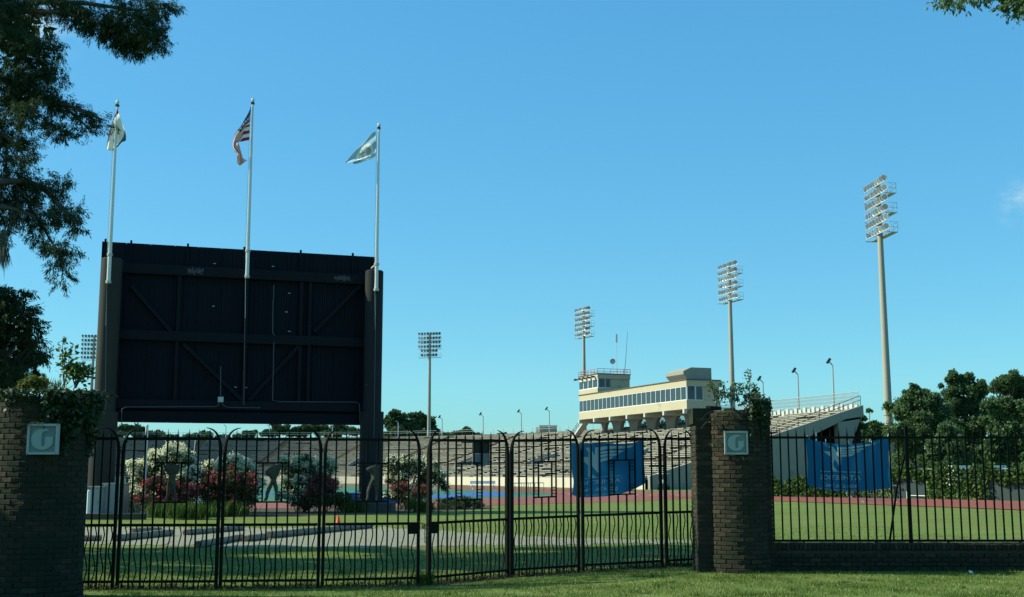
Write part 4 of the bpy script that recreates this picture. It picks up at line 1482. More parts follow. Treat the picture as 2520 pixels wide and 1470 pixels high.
# black and grey board tied to leaf 5
t, X, L, d, nn, sp = GP[4]
q0, q1 = sp * 5.0, sp * 7.0
sg = thing('sign_board', 'small board with black upper and grey lower half tied behind the gate bars', 'sign', X(q0, 1.94, 0.05))
for nm, h0, h1, m in (('black_half', 2.15, 2.375, M_black), ('grey_half', 1.94, 2.148, mat('grey_board', (0.16, 0.165, 0.18), 0.7, (0.2, 0.2, 0.215), 3, 0.7))):
    b = MB()
    b.hexa([X(q0, h0, 0.03), X(q1, h0, 0.03), X(q1, h0, 0.045), X(q0, h0, 0.045), X(q0, h1, 0.03), X(q1, h1, 0.03), X(q1, h1, 0.045), X(q0, h1, 0.045)])
    b.build(nm, m, sg)

# ================================================================== brick columns, piers and wall
M_mortar = mat('dark_mortar', (0.045, 0.045, 0.034), 1.0, (0.065, 0.060, 0.045), 9, 0.8, bump=0.5, bscale=40, stain=((0.022, 0.028, 0.015), 1.7, 0.46, 0.66))
BRM = [mat('brick_brown', (0.0492, 0.0344, 0.0213), 0.95, (0.0262, 0.0262, 0.0164), 7, 0.7, bump=0.5, bscale=45, stain=((0.022, 0.028, 0.015), 1.7, 0.46, 0.66)),
       mat('brick_red', (0.0656, 0.0394, 0.0246), 0.95, (0.0369, 0.0312, 0.0197), 7, 0.7, bump=0.5, bscale=45, stain=((0.022, 0.028, 0.015), 1.7, 0.46, 0.66)),
       mat('brick_mossy', (0.0197, 0.0262, 0.0131), 1.0, (0.0369, 0.0344, 0.0197), 6, 0.7, bump=0.5, bscale=45, stain=((0.022, 0.028, 0.015), 1.7, 0.46, 0.66)),
       mat('brick_tan', (0.0779, 0.0590, 0.0369), 0.95, (0.0451, 0.0394, 0.0246), 7, 0.7, bump=0.5, bscale=45, stain=((0.022, 0.028, 0.015), 1.7, 0.46, 0.66))]
def brick_mesh(seed, m):
    rr = random.Random(seed)
    b = MB()
    j = lambda: rr.uniform(-0.04, 0.04)
    f = 0.5
    # front (-Y) is a slightly smaller, pushed-out face so that arrises look worn
    back = [(-f, f, -f), (f, f, -f), (f, f, f), (-f, f, f)]
    mid = [(-f + abs(j()) * .3, -f + 0.10, -f), (f - abs(j()) * .3, -f + 0.10, -f), (f, -f + 0.10, f), (-f, -f + 0.10, f)]
    fr = [(-f + 0.035 + abs(j()) * .6, -f + j() * .8, -f + 0.09 + abs(j())), (f - 0.035 - abs(j()) * .6, -f + j() * .8, -f + 0.09 + abs(j())),
          (f - 0.035 - abs(j()) * .6, -f + j() * .8, f - 0.09 - abs(j())), (-f + 0.035 + abs(j()) * .6, -f + j() * .8, f - 0.09 - abs(j()))]
    b.add(back + mid + fr, [(3, 2, 1, 0)][:0] + [(0, 1, 5, 4), (1, 2, 6, 5), (2, 3, 7, 6), (3, 0, 4, 7), (4, 5, 9, 8), (5, 6, 10, 9), (6, 7, 11, 10), (7, 4, 8, 11), (8, 9, 10, 11), (0, 3, 2, 1)])
    o = b.build('brick', m)
    me = o.data
    bpy.data.objects.remove(o)
    return me
BRICKS = [brick_mesh(10 * i + k, BRM[i]) for i in range(4) for k in range(3)]
def pick_brick(wts):
    i = random.choices(range(4), wts)[0]
    return BRICKS[i * 3 + random.randrange(3)]

def lay(items, parent, cap=300):
    """items: (score, matrix, mesh). The best placed become parts, the rest are joined as one"""
    items.sort(key=lambda x: -x[0])
    for sc_, Mx, me in items[:cap]:
        o = bpy.data.objects.new('brick', me)
        COL.objects.link(o); o.parent = parent
        o.matrix_local = Matrix.Translation(-ORG[parent.name]) @ Mx
    rest = items[cap:]
    if rest:
        by = {}
        for sc_, Mx, me in rest: by.setdefault(me.materials[0].name, []).append((Mx, me))
        b = MB(); mats = []
        b = bmesh.new()
        ms = []
        for mi, (mn, L_) in enumerate(by.items()):
            ms.append(bpy.data.materials[mn])
            for Mx, me in L_:
                vs = [b.verts.new(Mx @ v.co - ORG[parent.name]) for v in me.vertices]
                for p in me.polygons:
                    f = b.faces.new([vs[k] for k in p.vertices]); f.material_index = mi
        me = bpy.data.meshes.new('rest_of_brickwork'); b.to_mesh(me); b.free()
        for m in ms: me.materials.append(m)
        o = bpy.data.objects.new('rest_of_brickwork', me); COL.objects.link(o); o.parent = parent
        o['kind'] = 'stuff'

CH = 0.0775
def brick_column(c, rad, H, label, wts, ruin=None, flare=0.06, piers=()):
    t = thing('brick_column', label, 'brick column', c)
    b = MB()
    b.lathe(c + Vector((0, 0, -0.2)), [(rad - 0.012, 0), (rad - 0.012, H - 0.02), (rad - 0.12, H + 0.06)], 40)
    b.build('mortar_core', M_mortar, t)
    items = []
    nc = int(H / CH)
    per = int(2 * pi * rad / 0.205)
    for k in range(nc):
        z = c.z + CH * (k + 0.5)
        r_ = rad + flare * max(0, 1 - k / 5.0) * 0.6
        for j in range(per):
            a = 2 * pi * (j + 0.5 * (k % 2) + random.uniform(-0.03, 0.03)) / per
            if ruin and ruin(a, z - c.z): continue
            nx_, ny_ = math.cos(a), math.sin(a)
            depth = 0.09
            out = random.uniform(-0.005, 0.007)
            p = Vector((c.x + nx_ * (r_ - depth / 2 + out), c.y + ny_ * (r_ - depth / 2 + out), z + random.uniform(-0.003, 0.003)))
            # local -Y faces outwards
            Mx = Matrix.Translation(p) @ Matrix.Rotation(a + pi / 2 + random.uniform(-0.02, 0.02), 4, 'Z') @ Matrix.Rotation(random.uniform(-0.012, 0.012), 4, 'Y') @ \
                Matrix.Diagonal((2 * pi * r_ / per - 0.009, depth, CH - 0.0085, 1))
            items.append((-ny_, Mx, pick_brick(wts(a, z - c.z))))
    for (pc, sx, sy, ph) in piers:                        # square piers joined to the column
        b = MB(); b.box((pc.x, pc.y, pc.z + ph / 2 - 0.1), (sx - 0.028, sy - 0.028, ph + 0.16)); b.build('mortar_core', M_mortar, t)
        for k in range(int(ph / CH)):
            z = pc.z + CH * (k + 0.5)
            for (ax, ln, off, ang) in (('x', sx, -sy / 2, 0), ('y', sy, -sx / 2, -pi / 2), ('y', sy, sx / 2, pi / 2), ('x', sx, sy / 2, pi)):
                nbk = max(1, round(ln / 0.21))
                wdt = ln / nbk
                st_ = -0.5 * (k % 2) * wdt
                q = -ln / 2 + st_
                while q < ln / 2 - 0.01:
                    a0 = max(q, -ln / 2); a1 = min(q + wdt, ln / 2)
                    q += wdt
                    if a1 - a0 < 0.03: continue
                    m_ = (a0 + a1) / 2
                    dd = 0.045 + random.uniform(-0.004, 0.004)
                    p = Vector((pc.x + m_, pc.y + off + (dd if off < 0 else -dd), z)) if ax == 'x' else Vector((pc.x + off + (dd if off < 0 else -dd), pc.y + m_, z))
                    Mx = Matrix.Translation(p) @ Matrix.Rotation(ang, 4, 'Z') @ Matrix.Diagonal((a1 - a0 - 0.011, 0.09, CH - 0.011, 1))
                    sc_ = 0.5 if (ax == 'x' and off < 0) else (0.05 if ax == 'y' and off < 0 else -1)
                    items.append((sc_, Mx, pick_brick(wts(-pi / 2, z - pc.z))))
    lay(items, t)
    return t

# right column
gR = G(1822, 1412)
radR = P(1897, 1300, gR.y + 0.5).x - P(1822, 1300, gR.y + 0.5).x
radR = 0.525
cRc = Vector((P(1820, 1412, gR.y + radR).x, gR.y + radR, gR.z))
HR = P(1822, 988, gR.y).z - gR.z
def wR(a, h):
    base = [4, 3, 2.0, 2.4]
    if h > HR - 0.35: base = [4, 3, 4, 1.5]
    if h < 0.5: base = [4, 2, 3, 1.0]
    return base
def ruinR(a, h):
    edge = HR - 0.10 + 0.07 * math.sin(3 * a + 1) - (0.10 if math.cos(a + 2.2) > 0.6 else 0)
    return h > edge
pierL = Vector((P(1734, 1400, cRc.y).x, cRc.y + 0.10, gR.z))
pierHL = P(1734, 1012, cRc.y).z - gR.z
pierR = Vector((P(1886, 1400, cRc.y).x, cRc.y + 0.16, gR.z))
pierHR = HR - 0.25
colR = brick_column(cRc, radR, HR, 'round mossy brick column right of the gate with saplings on top', wR, ruinR,
                    piers=((pierL, 0.30, 0.62, pierHL), (pierR, 0.26, 0.55, pierHR)))
b = MB(); b.box((pierL.x - 0.01, pierL.y + 0.02, pierL.z + pierHL - 0.10), (0.345, 0.66, 0.28)); b.build('pier_cap', BRM[2], colR)
# left column
gL = Vector((0, 0, 0))
YL = 17.2
cLc = Vector((P(99, 1200, YL + 0.55).x, YL + 0.55, -0.02))
radL = (P(207, 1200, YL + 0.55).x - P(-9, 1200, YL + 0.55).x) / 2 * 0.985
HL = P(104, 962, YL).z + 0.02
def wL(a, h): return [2, 0.8, 6, 0.3]
def ruinL(a, h): return h > HL - 0.08 - 0.10 * max(0, math.cos(a - pi)) - 0.05 * math.sin(4 * a)
pL2 = Vector((P(-50, 1200, YL + .6).x, YL + 0.80, 0)); 
colL = brick_column(cLc, radL, HL, 'dark ivy hung brick column at the left edge of the picture', wL, ruinL,
                    piers=((pL2, 0.72, 0.60, HL - 0.14),))

# signs with the letter G
M_frame = mat('sign_frame', (0.33, 0.37, 0.34), 0.6, (0.40, 0.44, 0.40), 6, 0.7)
M_face = mat('sign_field', (0.15, 0.21, 0.19), 0.7, (0.20, 0.26, 0.235), 5, 0.7)
M_let = mat('sign_letter', (0.27, 0.34, 0.31), 0.65, (0.33, 0.40, 0.365), 6, 0.7)
def g_outline():
    pts = [(1.02 * math.cos(R(a)) - 0.02, 0.97 * math.sin(R(a))) for a in range(58, 331, 9)]
    pts += [(0.93, -0.40), (0.93, 0.22), (0.22, 0.22), (0.22, -0.55), (0.16, -0.62), (-0.03, -0.62), (-0.09, -0.55), (-0.09, 0.45), (0.0, 0.62), (0.2, 0.72), (0.48, 0.70)]
    return pts
def g_sign(u0, v0, u1, v1, Y, yaw, label):
    a_ = P((u0 + u1) / 2, (v0 + v1) / 2, Y)
    sz = (P(u1, (v0 + v1) / 2, Y).x - P(u0, (v0 + v1) / 2, Y).x)
    Mx = Matrix.Rotation(yaw, 3, 'Z')
    t = thing('letter_sign', label, 'sign', a_ + Vector((0, 0, -sz / 2)), 'letter G signs on the columns')
    def tr(p): return a_ + Mx @ Vector(p)
    h = sz / 2; f = sz * 0.075
    for (x0, x1, z0, z1) in ((-h, -h + f, -h, h), (h - f, h, -h, h), (-h + f, h - f, h - f, h), (-h + f, h - f, -h, -h + f)):
        b = MB()
        b.hexa([tr((x0, -0.03, z0)), tr((x1, -0.03, z0)), tr((x1, 0.05, z0)), tr((x0, 0.05, z0)), tr((x0, -0.03, z1)), tr((x1, -0.03, z1)), tr((x1, 0.05, z1)), tr((x0, 0.05, z1))])
        b.build('frame_strip', M_frame, t)
    i_ = h - f
    b = MB(); b.hexa([tr((x, y, z)) for z in (-i_, i_) for (x, y) in ((-i_, 0.0), (i_, 0.0), (i_, 0.04), (-i_, 0.04))]); b.build('sign_face', M_face, t)
    k = h * 0.72
    b = MB()
    b.prism([tr((x * k, -0.018, z * k)) for x, z in g_outline()], Mx @ Vector((0, 0.0175, 0)))
    b.build('letter', M_let, t)
    b = MB()
    for x in (-1, 1):
        for z in (-1, 1):
            b.lathe(tr((x * (h - f / 2), -0.032, z * (h - f / 2))), [(0.007, -0.004), (0.007, 0.004)], 6, Matrix.Rotation(pi / 2, 3, 'X'))
    b.build('bolts', M_dark, t)
    b = MB(); b.hexa([tr((x, y, z)) for z in (-0.08, 0.08) for (x, y) in ((-0.1, 0.05), (0.1, 0.05), (0.1, 0.22), (-0.1, 0.22))]); b.build('bracket', M_dark, t)
    return t
g_sign(1783, 1061, 1840, 1119, cRc.y - radR - 0.06, R(-4), 'square grey green letter G sign on the right brick column')
g_sign(68.5, 1047, 143.5, 1115, cLc.y - radL - 0.06, R(2), 'square grey green letter G sign on the left brick column')

# low wall and railing to the right
WA = Vector((pierR.x + 0.13, G(1905, 1408).y, 0)); WY = G(2200, 1406).y
z0w = hg(WA.x, WY)
WT_ = P(2200, 1338, WY).z
wall = thing('brick_wall', 'low dark brick wall under the railing right of the column', 'wall', (WA.x, WY, z0w))
WX1 = P(3700, 1400, WY).x
b = MB(); b.box(((WA.x + WX1) / 2, WY + 0.2, (z0w - 0.1 + WT_ - 0.02) / 2), (WX1 - WA.x, 0.36 - 0.04, WT_ - 0.02 - z0w + 0.1)); b.build('mortar_core', M_mortar, wall)
items = []
nc = int((WT_ - 0.115 - z0w) / CH)
for k in range(nc):
    q = WA.x - 0.5 * (k % 2) * 0.215
    while q < WX1:
        a0 = max(q, WA.x); a1 = q + 0.215; q = a1
        if a1 - a0 < 0.05: continue
        p = Vector(((a0 + a1) / 2, WY + 0.045 + random.uniform(-0.006, 0.006), z0w + CH * (k + 0.5) + random.uniform(-0.004, 0.004)))
        Mx = Matrix.Translation(p) @ Matrix.Rotation(random.uniform(-0.015, 0.015), 4, 'Y') @ Matrix.Diagonal((a1 - a0 - 0.011, 0.09, CH - 0.011, 1))
        items.append((5 - p.x, Mx, pick_brick([3, 2, 3.5, 0.7])))
q = WA.x
while q < WX1:                                            # row of bricks on edge along the top
    p = Vector((q + 0.038, WY + 0.18, WT_ - 0.055 + random.uniform(-0.005, 0.004)))
    Mx = Matrix.Translation(p) @ Matrix.Diagonal((0.068, 0.40, 0.115, 1))
    items.append((4.5 - p.x, Mx, pick_brick([3, 1.5, 3, 1.0])))
    q += 0.077
lay(items, wall)

railing = thing('iron_railing', 'black iron railing with spear tips standing on the low brick wall', 'railing', (WA.x, WY + 0.2, WT_))
RY = WY + 0.2
zr = lambda v: P(2200, v, RY).z
hT, hB, hS = zr(1077), zr(1331), zr(1050)
for nm, h in (('top_rail', hT), ('bottom_rail', hB)):
    b = MB(); b.beam((WA.x - 0.1, RY, h), (WX1, RY, h), 0.042, 0.024, (0, 0, 1)); b.build(nm, M_iron, railing)
spc = (P(2000, 1330, RY).x - P(1000, 1330, RY).x) / 1000 * 21.0
q = P(1906, 1330, RY).x
ppost = P(2237, 1330, RY).x
k = 0
while q < WX1:
    b = MB()
    if abs(q - ppost) < spc / 2:
        b.beam((q, RY, WT_), (q, RY, hS), 0.055, 0.055, (1, 0, 0))
        b.tube([(q, RY, hS), (q, RY, hS + 0.06)], [0.03, 0.006], 6)
        b.build('post', M_iron, railing)
        b = MB()
        b.tube([(q - 0.02, RY + 0.04, hT - 0.3), (q - 0.1, RY + 0.35, (hT + hB) / 2), (q - 0.16, RY + 0.75, hB - 0.1)], 0.02, 6)
        b.build('brace', M_iron, railing)
    else:
        r_ = 0.0125; ln = random.uniform(-0.006, 0.006)
        b.beam((q, RY, hB), (q + ln, RY, hT + 0.03), r_ * 2, r_ * 2, (1, 0, 0))
        b.add([(q + ln - r_, RY - r_, hT + 0.03), (q + ln + r_, RY - r_, hT + 0.03), (q + ln + r_, RY + r_, hT + 0.03), (q + ln - r_, RY + r_, hT + 0.03), (q + ln, RY, hS)], [(0, 1, 4), (1, 2, 4), (2, 3, 4), (3, 0, 4)])
        b.build('bar', M_iron, railing)
    q += spc; k += 1
b = MB()
q = WA.x + 0.6
while q < WX1:
    b.beam((q, RY, WT_ - 0.03), (q, RY, hB), 0.03, 0.03, (1, 0, 0)); q += 1.3
b.build('feet', M_iron, railing)

# ================================================================== banners
M_ban = mat('blue_banner', (0.015, 0.145, 0.300), 0.7, (0.018, 0.160, 0.330), 1.5, 0.7, trans=0.2, spec=0.15)
M_print = mat('pale_print', (0.46, 0.60, 0.64), 0.7, (0.52, 0.66, 0.68), 3, 0.6, trans=0.2, spec=0.15)
def text_polys(body, size):
    cu = bpy.data.curves.new('tmp_text', 'FONT')
    cu.body = body; cu.size = size; cu.resolution_u = 3
    o = bpy.data.objects.new('tmp_text', cu); COL.objects.link(o)
    bpy.context.view_layer.update()
    dg = bpy.context.evaluated_depsgraph_get()
    me = bpy.data.meshes.new_from_object(o.evaluated_get(dg))
    vs = [(v.co.x, v.co.y) for v in me.vertices]; fs = [tuple(p.vertices) for p in me.polygons]
    bpy.data.objects.remove(o); bpy.data.curves.remove(cu); bpy.data.meshes.remove(me)
    return vs, fs
# artwork in the pixel frame of banner 2's close-up
EMB = [[(685, 515), (840, 532), (905, 600), (940, 650), (932, 690), (915, 760), (932, 815), (965, 850), (1005, 890), (1000, 900), (900, 890), (866, 845), (858, 640), (815, 610)],
       [(785, 410), (850, 418), (890, 425), (975, 540), (980, 425), (1070, 430), (1080, 830), (1028, 785), (850, 545), (848, 480)],
       [(1076, 430), (1440, 400), (1560, 385), (1740, 355), (1680, 412), (1400, 452), (1076, 482)],
       [(1076, 498), (1540, 470), (1480, 503), (1300, 518), (1076, 526)],
       [(1076, 542), (1460, 520), (1390, 556), (1076, 574)],
       [(1076, 590), (1350, 566), (1285, 615), (1076, 630)],
       [(640, 898), (1480, 912), (1480, 920), (640, 906)]]
def tess(poly, n=6):
    bm = bmesh.new()
    vs = [bm.verts.new((x, y, 0)) for x, y in poly]
    f = bm.faces.new(vs)
    bmesh.ops.triangulate(bm, faces=[f])
    for _ in range(2):
        ed = [e for e in bm.edges if e.calc_length() > 70]
        if ed: bmesh.ops.subdivide_edges(bm, edges=ed, cuts=1)
        bmesh.ops.triangulate(bm, faces=bm.faces)
    out = ([(v.co.x, v.co.y) for v in bm.verts], [tuple(v.index for v in f.verts) for f in bm.faces]) if False else None
    bm.verts.index_update()
    out = ([(v.co.x, v.co.y) for v in bm.verts], [tuple(v.index for v in f.verts) for f in bm.faces])
    bm.free()
    return out
ART = [tess(p) for p in EMB]
for body, xr, y0, size, wid in (('ATHLETICS', 1475, 1040, 105, 820), ('800.676.7463', 1440, 1183, 95, 715), ('VSAthletics.com', 1440, 1272, 74, 800)):
    vs, fs = text_polys(body, size)
    x1 = max(v[0] for v in vs); x0 = min(v[0] for v in vs)
    ART.append(([(xr - (x - x0) / (x1 - x0) * wid, y0 - y) for x, y in vs], fs))      # seen from the back: mirrored
def art_st(x, y):
    s = (x - (300 + 50 * (y - 210) / 950)) / 1705.0
    yt = 205 + 125 * max(0, 1 - ((x - 1150) / 850.0) ** 2) ; yb = 1185 + 105 * max(0, 1 - ((x - 1100) / 800.0) ** 2)
    return s, (y - yt) / (yb - yt)
def banner(surface, label, xf=lambda s, t: (s, t)):
    b = MB(); NX, NY = 44, 26
    for j in range(NY + 1):
        for i in range(NX + 1):
            b.v.append(tuple(surface(i / NX, j / NY)[0]))
    b.f = [(j * (NX + 1) + i, j * (NX + 1) + i + 1, (j + 1) * (NX + 1) + i + 1, (j + 1) * (NX + 1) + i) for j in range(NY) for i in range(NX)]
    base = surface(0.5, 1.0)[0]
    t = thing('banner', label, 'banner', base, 'blue banners tied to the fence')
    c = b.build('cloth', M_ban, t, smooth=True)
    e = MB()
    for k, (vs, fs) in enumerate(ART):
        pts = []
        for x, y in vs:
            s, q = xf(*art_st(x, y))
            p, nn_ = surface(s, q)
            pts.append(p + nn_ * (0.004 + 0.0003 * k))
        e.add(pts, fs)
    e.build('print', M_print, t)
    tb = MB()
    for s in (0.0, 0.25, 0.5, 0.75, 1.0):
        p, nn_ = surface(s, 0.0)
        tb.tube([p, p + nn_ * 0.05 + Vector((0, 0, 0.05)), p + nn_ * 0.1], 0.006, 4)
    tb.build('tie', M_white, t)
    return t
# banner on the railing
def coons(top, bot, left, right, Yf, ripple):
    def cv(pl, q):
        n = len(pl) - 1
        f = q * n; i = min(max(int(f), 0), n - 1); f -= i
        p0 = pl[max(i - 1, 0)]; p1 = pl[i]; p2 = pl[i + 1]; p3 = pl[min(i + 2, n)]
        return tuple(0.5 * (2 * p1[k] + (p2[k] - p0[k]) * f + (2 * p0[k] - 5 * p1[k] + 4 * p2[k] - p3[k]) * f * f + (3 * p1[k] - p0[k] - 3 * p2[k] + p3[k]) * f ** 3) for k in (0, 1))
    def uvp(s, q):
        a = cv(top, s); c = cv(bot, s); l = cv(left, q); r = cv(right, q)
        out = []
        for k in (0, 1):
            x = a[k] * (1 - q) + c[k] * q + l[k] * (1 - s) + r[k] * s - (top[0][k] * (1 - s) * (1 - q) + top[-1][k] * s * (1 - q) + bot[0][k] * (1 - s) * q + bot[-1][k] * s * q)
            out.append(x)
        return out
    def pos(s, q):
        u, v = uvp(s, q)
        return P(u, v, Yf(u) + ripple(s, q))
    def surf(s, q):
        p = pos(s, q)
        a = pos(s + 0.01, q) - pos(s - 0.01, q); c = pos(s, q + 0.01) - pos(s, q - 0.01)
        nn_ = a.cross(c).normalized()
        if nn_.y > 0: nn_ = -nn_
        return p, nn_
    return surf
def kb(x, y): return ((2400 + x / 6.683) * 0.8105, (1300 + y / 6.683) * 0.8105)
s2 = coons([kb(300, 208), kb(720, 295), kb(1150, 332), kb(1600, 275), kb(2005, 190)],
           [kb(345, 1160), kb(700, 1250), kb(1100, 1292), kb(1600, 1265), kb(2065, 1215)],
           [kb(300, 208), kb(350, 680), kb(345, 1160)], [kb(2005, 190), kb(2000, 640), kb(2065, 1215)],
           lambda u: RY + 0.05, lambda s, q: 0.02 + 0.035 * math.sin(s * 9 + q * 2) * (0.3 + q) + 0.012 * math.sin(s * 40) * (1 - q) + 0.12 * sstep(0.93, 1.0, s) * sstep(0.5, 0.8, q))
banner(s2, 'blue athletics banner tied to the railing on the low wall')
# banner on the gate: its right lower corner has flipped up
def kg(x, y): return ((1700 + x / 7.35) * 0.8105, (1320 + y / 7.35) * 0.8105)
A6 = GP[5][1]; 
pA = GP[5][1](GP[5][2] * 0.85, 0); pB = GP[6][1](GP[6][2] * 0.8, 0)
def Ygate(u):
    # the line through the gate feet, evaluated along the column's sight line
    dx = (u - 1260) / F / CP if False else ray(u, 1200).x / ray(u, 1200).y
    k_ = (pB.y - pA.y) / (pB.x - pA.x)
    return (pA.y - k_ * pA.x) / (1 - k_ * dx)
s1 = coons([kg(245, 185), kg(650, 205), kg(1050, 195), kg(1500, 205), kg(1870, 120)],
           [kg(265, 1345), kg(480, 1400), kg(900, 1385), kg(1250, 1350), kg(1600, 1240), kg(1915, 1085)],
           [kg(245, 185), kg(262, 760), kg(305, 1060), kg(265, 1345)], [kg(1870, 120), kg(1880, 620), kg(1915, 1085)],
           lambda u: Ygate(u) + 0.07, lambda s, q: 0.02 + 0.03 * math.sin(s * 10 + q) * (0.3 + q) + 0.012 * math.sin(s * 45) * (1 - q) - 0.0 * q)
def xf1(s, q): return (s * 0.98 + 0.005, 0.02 + q * 0.97)
def art1(s, t):
    s_ = 0.678 + (s - 0.69) * 1.139
    if t < 0.62: return s_, 0.088 + (t - 0.12) * 0.954
    if t < 0.90: return s_, t - 0.055
    return s_, t - 0.03
banner(s1, 'blue athletics banner behind the gate with its lower right corner flipped up', art1)

# ================================================================== logs, cone, small things
M_bark = mat('weathered_log', (0.17, 0.140, 0.095), 0.95, (0.34, 0.28, 0.20), 3, 0.8, bump=0.8, bscale=18, streak=(0.25, 1, 1))
M_logend = mat('log_end', (0.16, 0.12, 0.08), 0.95, (0.10, 0.075, 0.05), 14, 0.8)
def log(u0, vb0, vt0, u1, vb1, vt1, label):
    a_ = G(u0, vb0); c_ = G(u1, vb1)
    r0 = (vb0 - vt0) / F * a_.y * 0.5; r1 = (vb1 - vt1) / F * c_.y * 0.5
    rr = (r0 + r1) / 2
    a_.z += rr * 0.93; c_.z += rr * 0.93
    t = thing('log', label, 'log', (a_ + c_) / 2 - Vector((0, 0, rr)), 'logs lying along the gravel drive')
    n = 14
    pts = [a_.lerp(c_, k / n) + Vector((0, random.uniform(-.03, .03), random.uniform(-0.012, 0.012))) for k in range(n + 1)]
    rad = [(r0 + (r1 - r0) * k / n) * random.uniform(0.93, 1.07) for k in range(n + 1)]
    b = MB(); b.tube(pts, rad, 14, cap=True)
    b.build('trunk', M_bark, t, smooth=True)
    dr = (c_ - a_).normalized()
    for e, p, r_ in ((-1, pts[0], rad[0]), (1, pts[-1], rad[-1])):
        b = MB(); b.tube([p + dr * e * 0.001, p + dr * e * 0.02], [r_ * 0.97, r_ * 0.88], 14); b.build('sawn_end', M_logend, t)
log(150, 1334, 1316, 247, 1332, 1317, 'log ending beside the left brick column')
log(282, 1333, 1316, 420, 1319, 1302, 'long log left of the tall white pole foot, nearest of that pair')
log(326, 1314, 1300, 394, 1309, 1297, 'short log just behind the long log below the white oleander')
log(455, 1318, 1303, 595, 1306, 1293, 'log lying farthest back left of the gate post pair')
log(487, 1349, 1329, 596, 1329, 1315, 'log nearest to the gate, pointing away')
log(602, 1334, 1318, 655, 1328, 1312, 'short log wedged between the nearest and the longest log')
log(660, 1326, 1307, 913, 1300, 1287, 'longest log, with the orange cone behind it')
M_orange = mat('orange_plastic', (0.85, 0.10, 0.02), 0.5)
def cone(u, vb, vt, label, wmul=1.0):
    p = G(u, vb)
    h = (vb - vt) / F * p.y
    t = thing('traffic_cone', label, 'traffic cone', p)
    b = MB(); b.lathe(p, [(h * 0.27, 0.03), (h * 0.25, 0.05), (h * 0.07, h * 0.97), (h * 0.06, h)], 18); b.build('body', M_orange, t, smooth=True)
    b = MB(); b.box(p + Vector((0, 0, 0.015)), (h * 0.62, h * 0.62, 0.03)); b.build('base', M_orange, t)
cone(832, 1296, 1269, 'orange traffic cone standing behind the longest log')
cone(840, 1203, 1192, 'tiny orange traffic cone far off by the track wall')
# litter on the lawn
p = G(2391, 1412)
b = MB()
b.add([p + Vector(q) for q in ((-0.045, 0, 0.01), (0.03, -0.02, 0.0), (0.045, 0.03, 0.012), (-0.03, 0.04, 0.03), (-0.04, 0.01, 0.05), (0.01, 0.0, 0.042), (0.02, 0.03, 0.045), (-0.03, 0.04, 0.055))],
      [(3, 2, 1, 0), (4, 5, 6, 7), (0, 1, 5, 4), (1, 2, 6, 5), (2, 3, 7, 6), (3, 0, 4, 7)])
b.build('paper_scrap', M_white, None, label='white crumpled paper scrap on the lawn in front of the low wall', cat='litter', loc=p)

# blue mats behind the right scoreboard column
M_mat = mat('blue_mat', (0.012, 0.055, 0.24), 0.6, (0.02, 0.07, 0.28), 2, 0.7)
for (u0, u1, vb, vt, lab) in ((858, 905, 1241, 1214, 'blue landing mat left of the right scoreboard column'), (935, 984, 1240, 1214, 'blue landing mat right of the right scoreboard column')):
    a_ = G(u0, vb); c_ = G(u1, vb); h = (vb - vt) / F * a_.y
    mid = (a_ + c_) / 2
    t = thing('landing_mat', lab, 'mat', (mid.x, mid.y + 1, 0), 'blue landing mats')
    w_ = (c_ - a_).length
    for k in range(2):
        b = MB(); b.box((mid.x, mid.y + 1, h * (0.25 + 0.5 * k)), (w_ - 0.02 * k, 2.0 - 0.02 * k, h * 0.485)); b.build('cushion', M_mat, t)
# hurdles
def hurdle(u, vb, label=None):
    p = G(u, vb); p.z = 0.02
    t = thing('hurdle', label + ' of six white barred hurdles on the track before the stand', 'hurdle', p, 'hurdles standing on the track')
    b = MB()
    wv = Vector((0.93, 0.36, 0)) * 0.55
    for e in (-1, 1):
        b.tube([p + wv * e, p + wv * e + Vector((0, 0, 1.0))], 0.025, 5)
        b.tube([p + wv * e, p + wv * e + Vector((-0.3, 0.6, 0.0))], 0.025, 5)
    b.build('frame', M_dark, t)
    b = MB(); b.beam(p - wv + Vector((0, 0, 1.0)), p + wv + Vector((0, 0, 1.0)), 0.08, 0.03, (0, 0, 1)); b.build('top_bar', M_white, t)
for i, u in enumerate((1270, 1281, 1292, 1303, 1314, 1325)):
    hurdle(u, 1217.5 - i * 0.4, ('leftmost', 'second from the left', 'third from the left', 'fourth from the left', 'fifth from the left', 'rightmost')[i])
# white benches by the field
def bench_at(u, vb, w_, label, yaw=0.3):
    p = G(u, vb)
    t = thing('white_bench', label, 'bench', p)
    d_ = Vector((math.cos(yaw), math.sin(yaw), 0)); e_ = Vector((-d_.y, d_.x, 0))
    for k, (o_, z) in enumerate(((0, 0.45), (0.4, 0.85))):
        b = MB(); b.beam(p - d_ * w_ / 2 + e_ * o_ + Vector((0, 0, z)), p + d_ * w_ / 2 + e_ * o_ + Vector((0, 0, z)), 0.35, 0.06, e_ if k == 0 else (0, 0, 1)); b.build(('seat', 'backrest')[k], M_white, t)
    for q in (-0.42, 0, 0.42):
        b = MB(); b.beam(p + d_ * q * w_, p + d_ * q * w_ + Vector((0, 0, 0.42)), 0.08, 0.3, d_); b.beam(p + d_ * q * w_ + e_ * 0.35, p + d_ * q * w_ + e_ * 0.42 + Vector((0, 0, 0.95)), 0.06, 0.06, d_); b.build('leg', M_galv, t)
bench_at(1086, 1203, 1.9, 'white bench beside the green turf right of the rightmost oleander')
bench_at(1190, 1205, 3.2, 'long low white bench on the red track under the black and grey board')
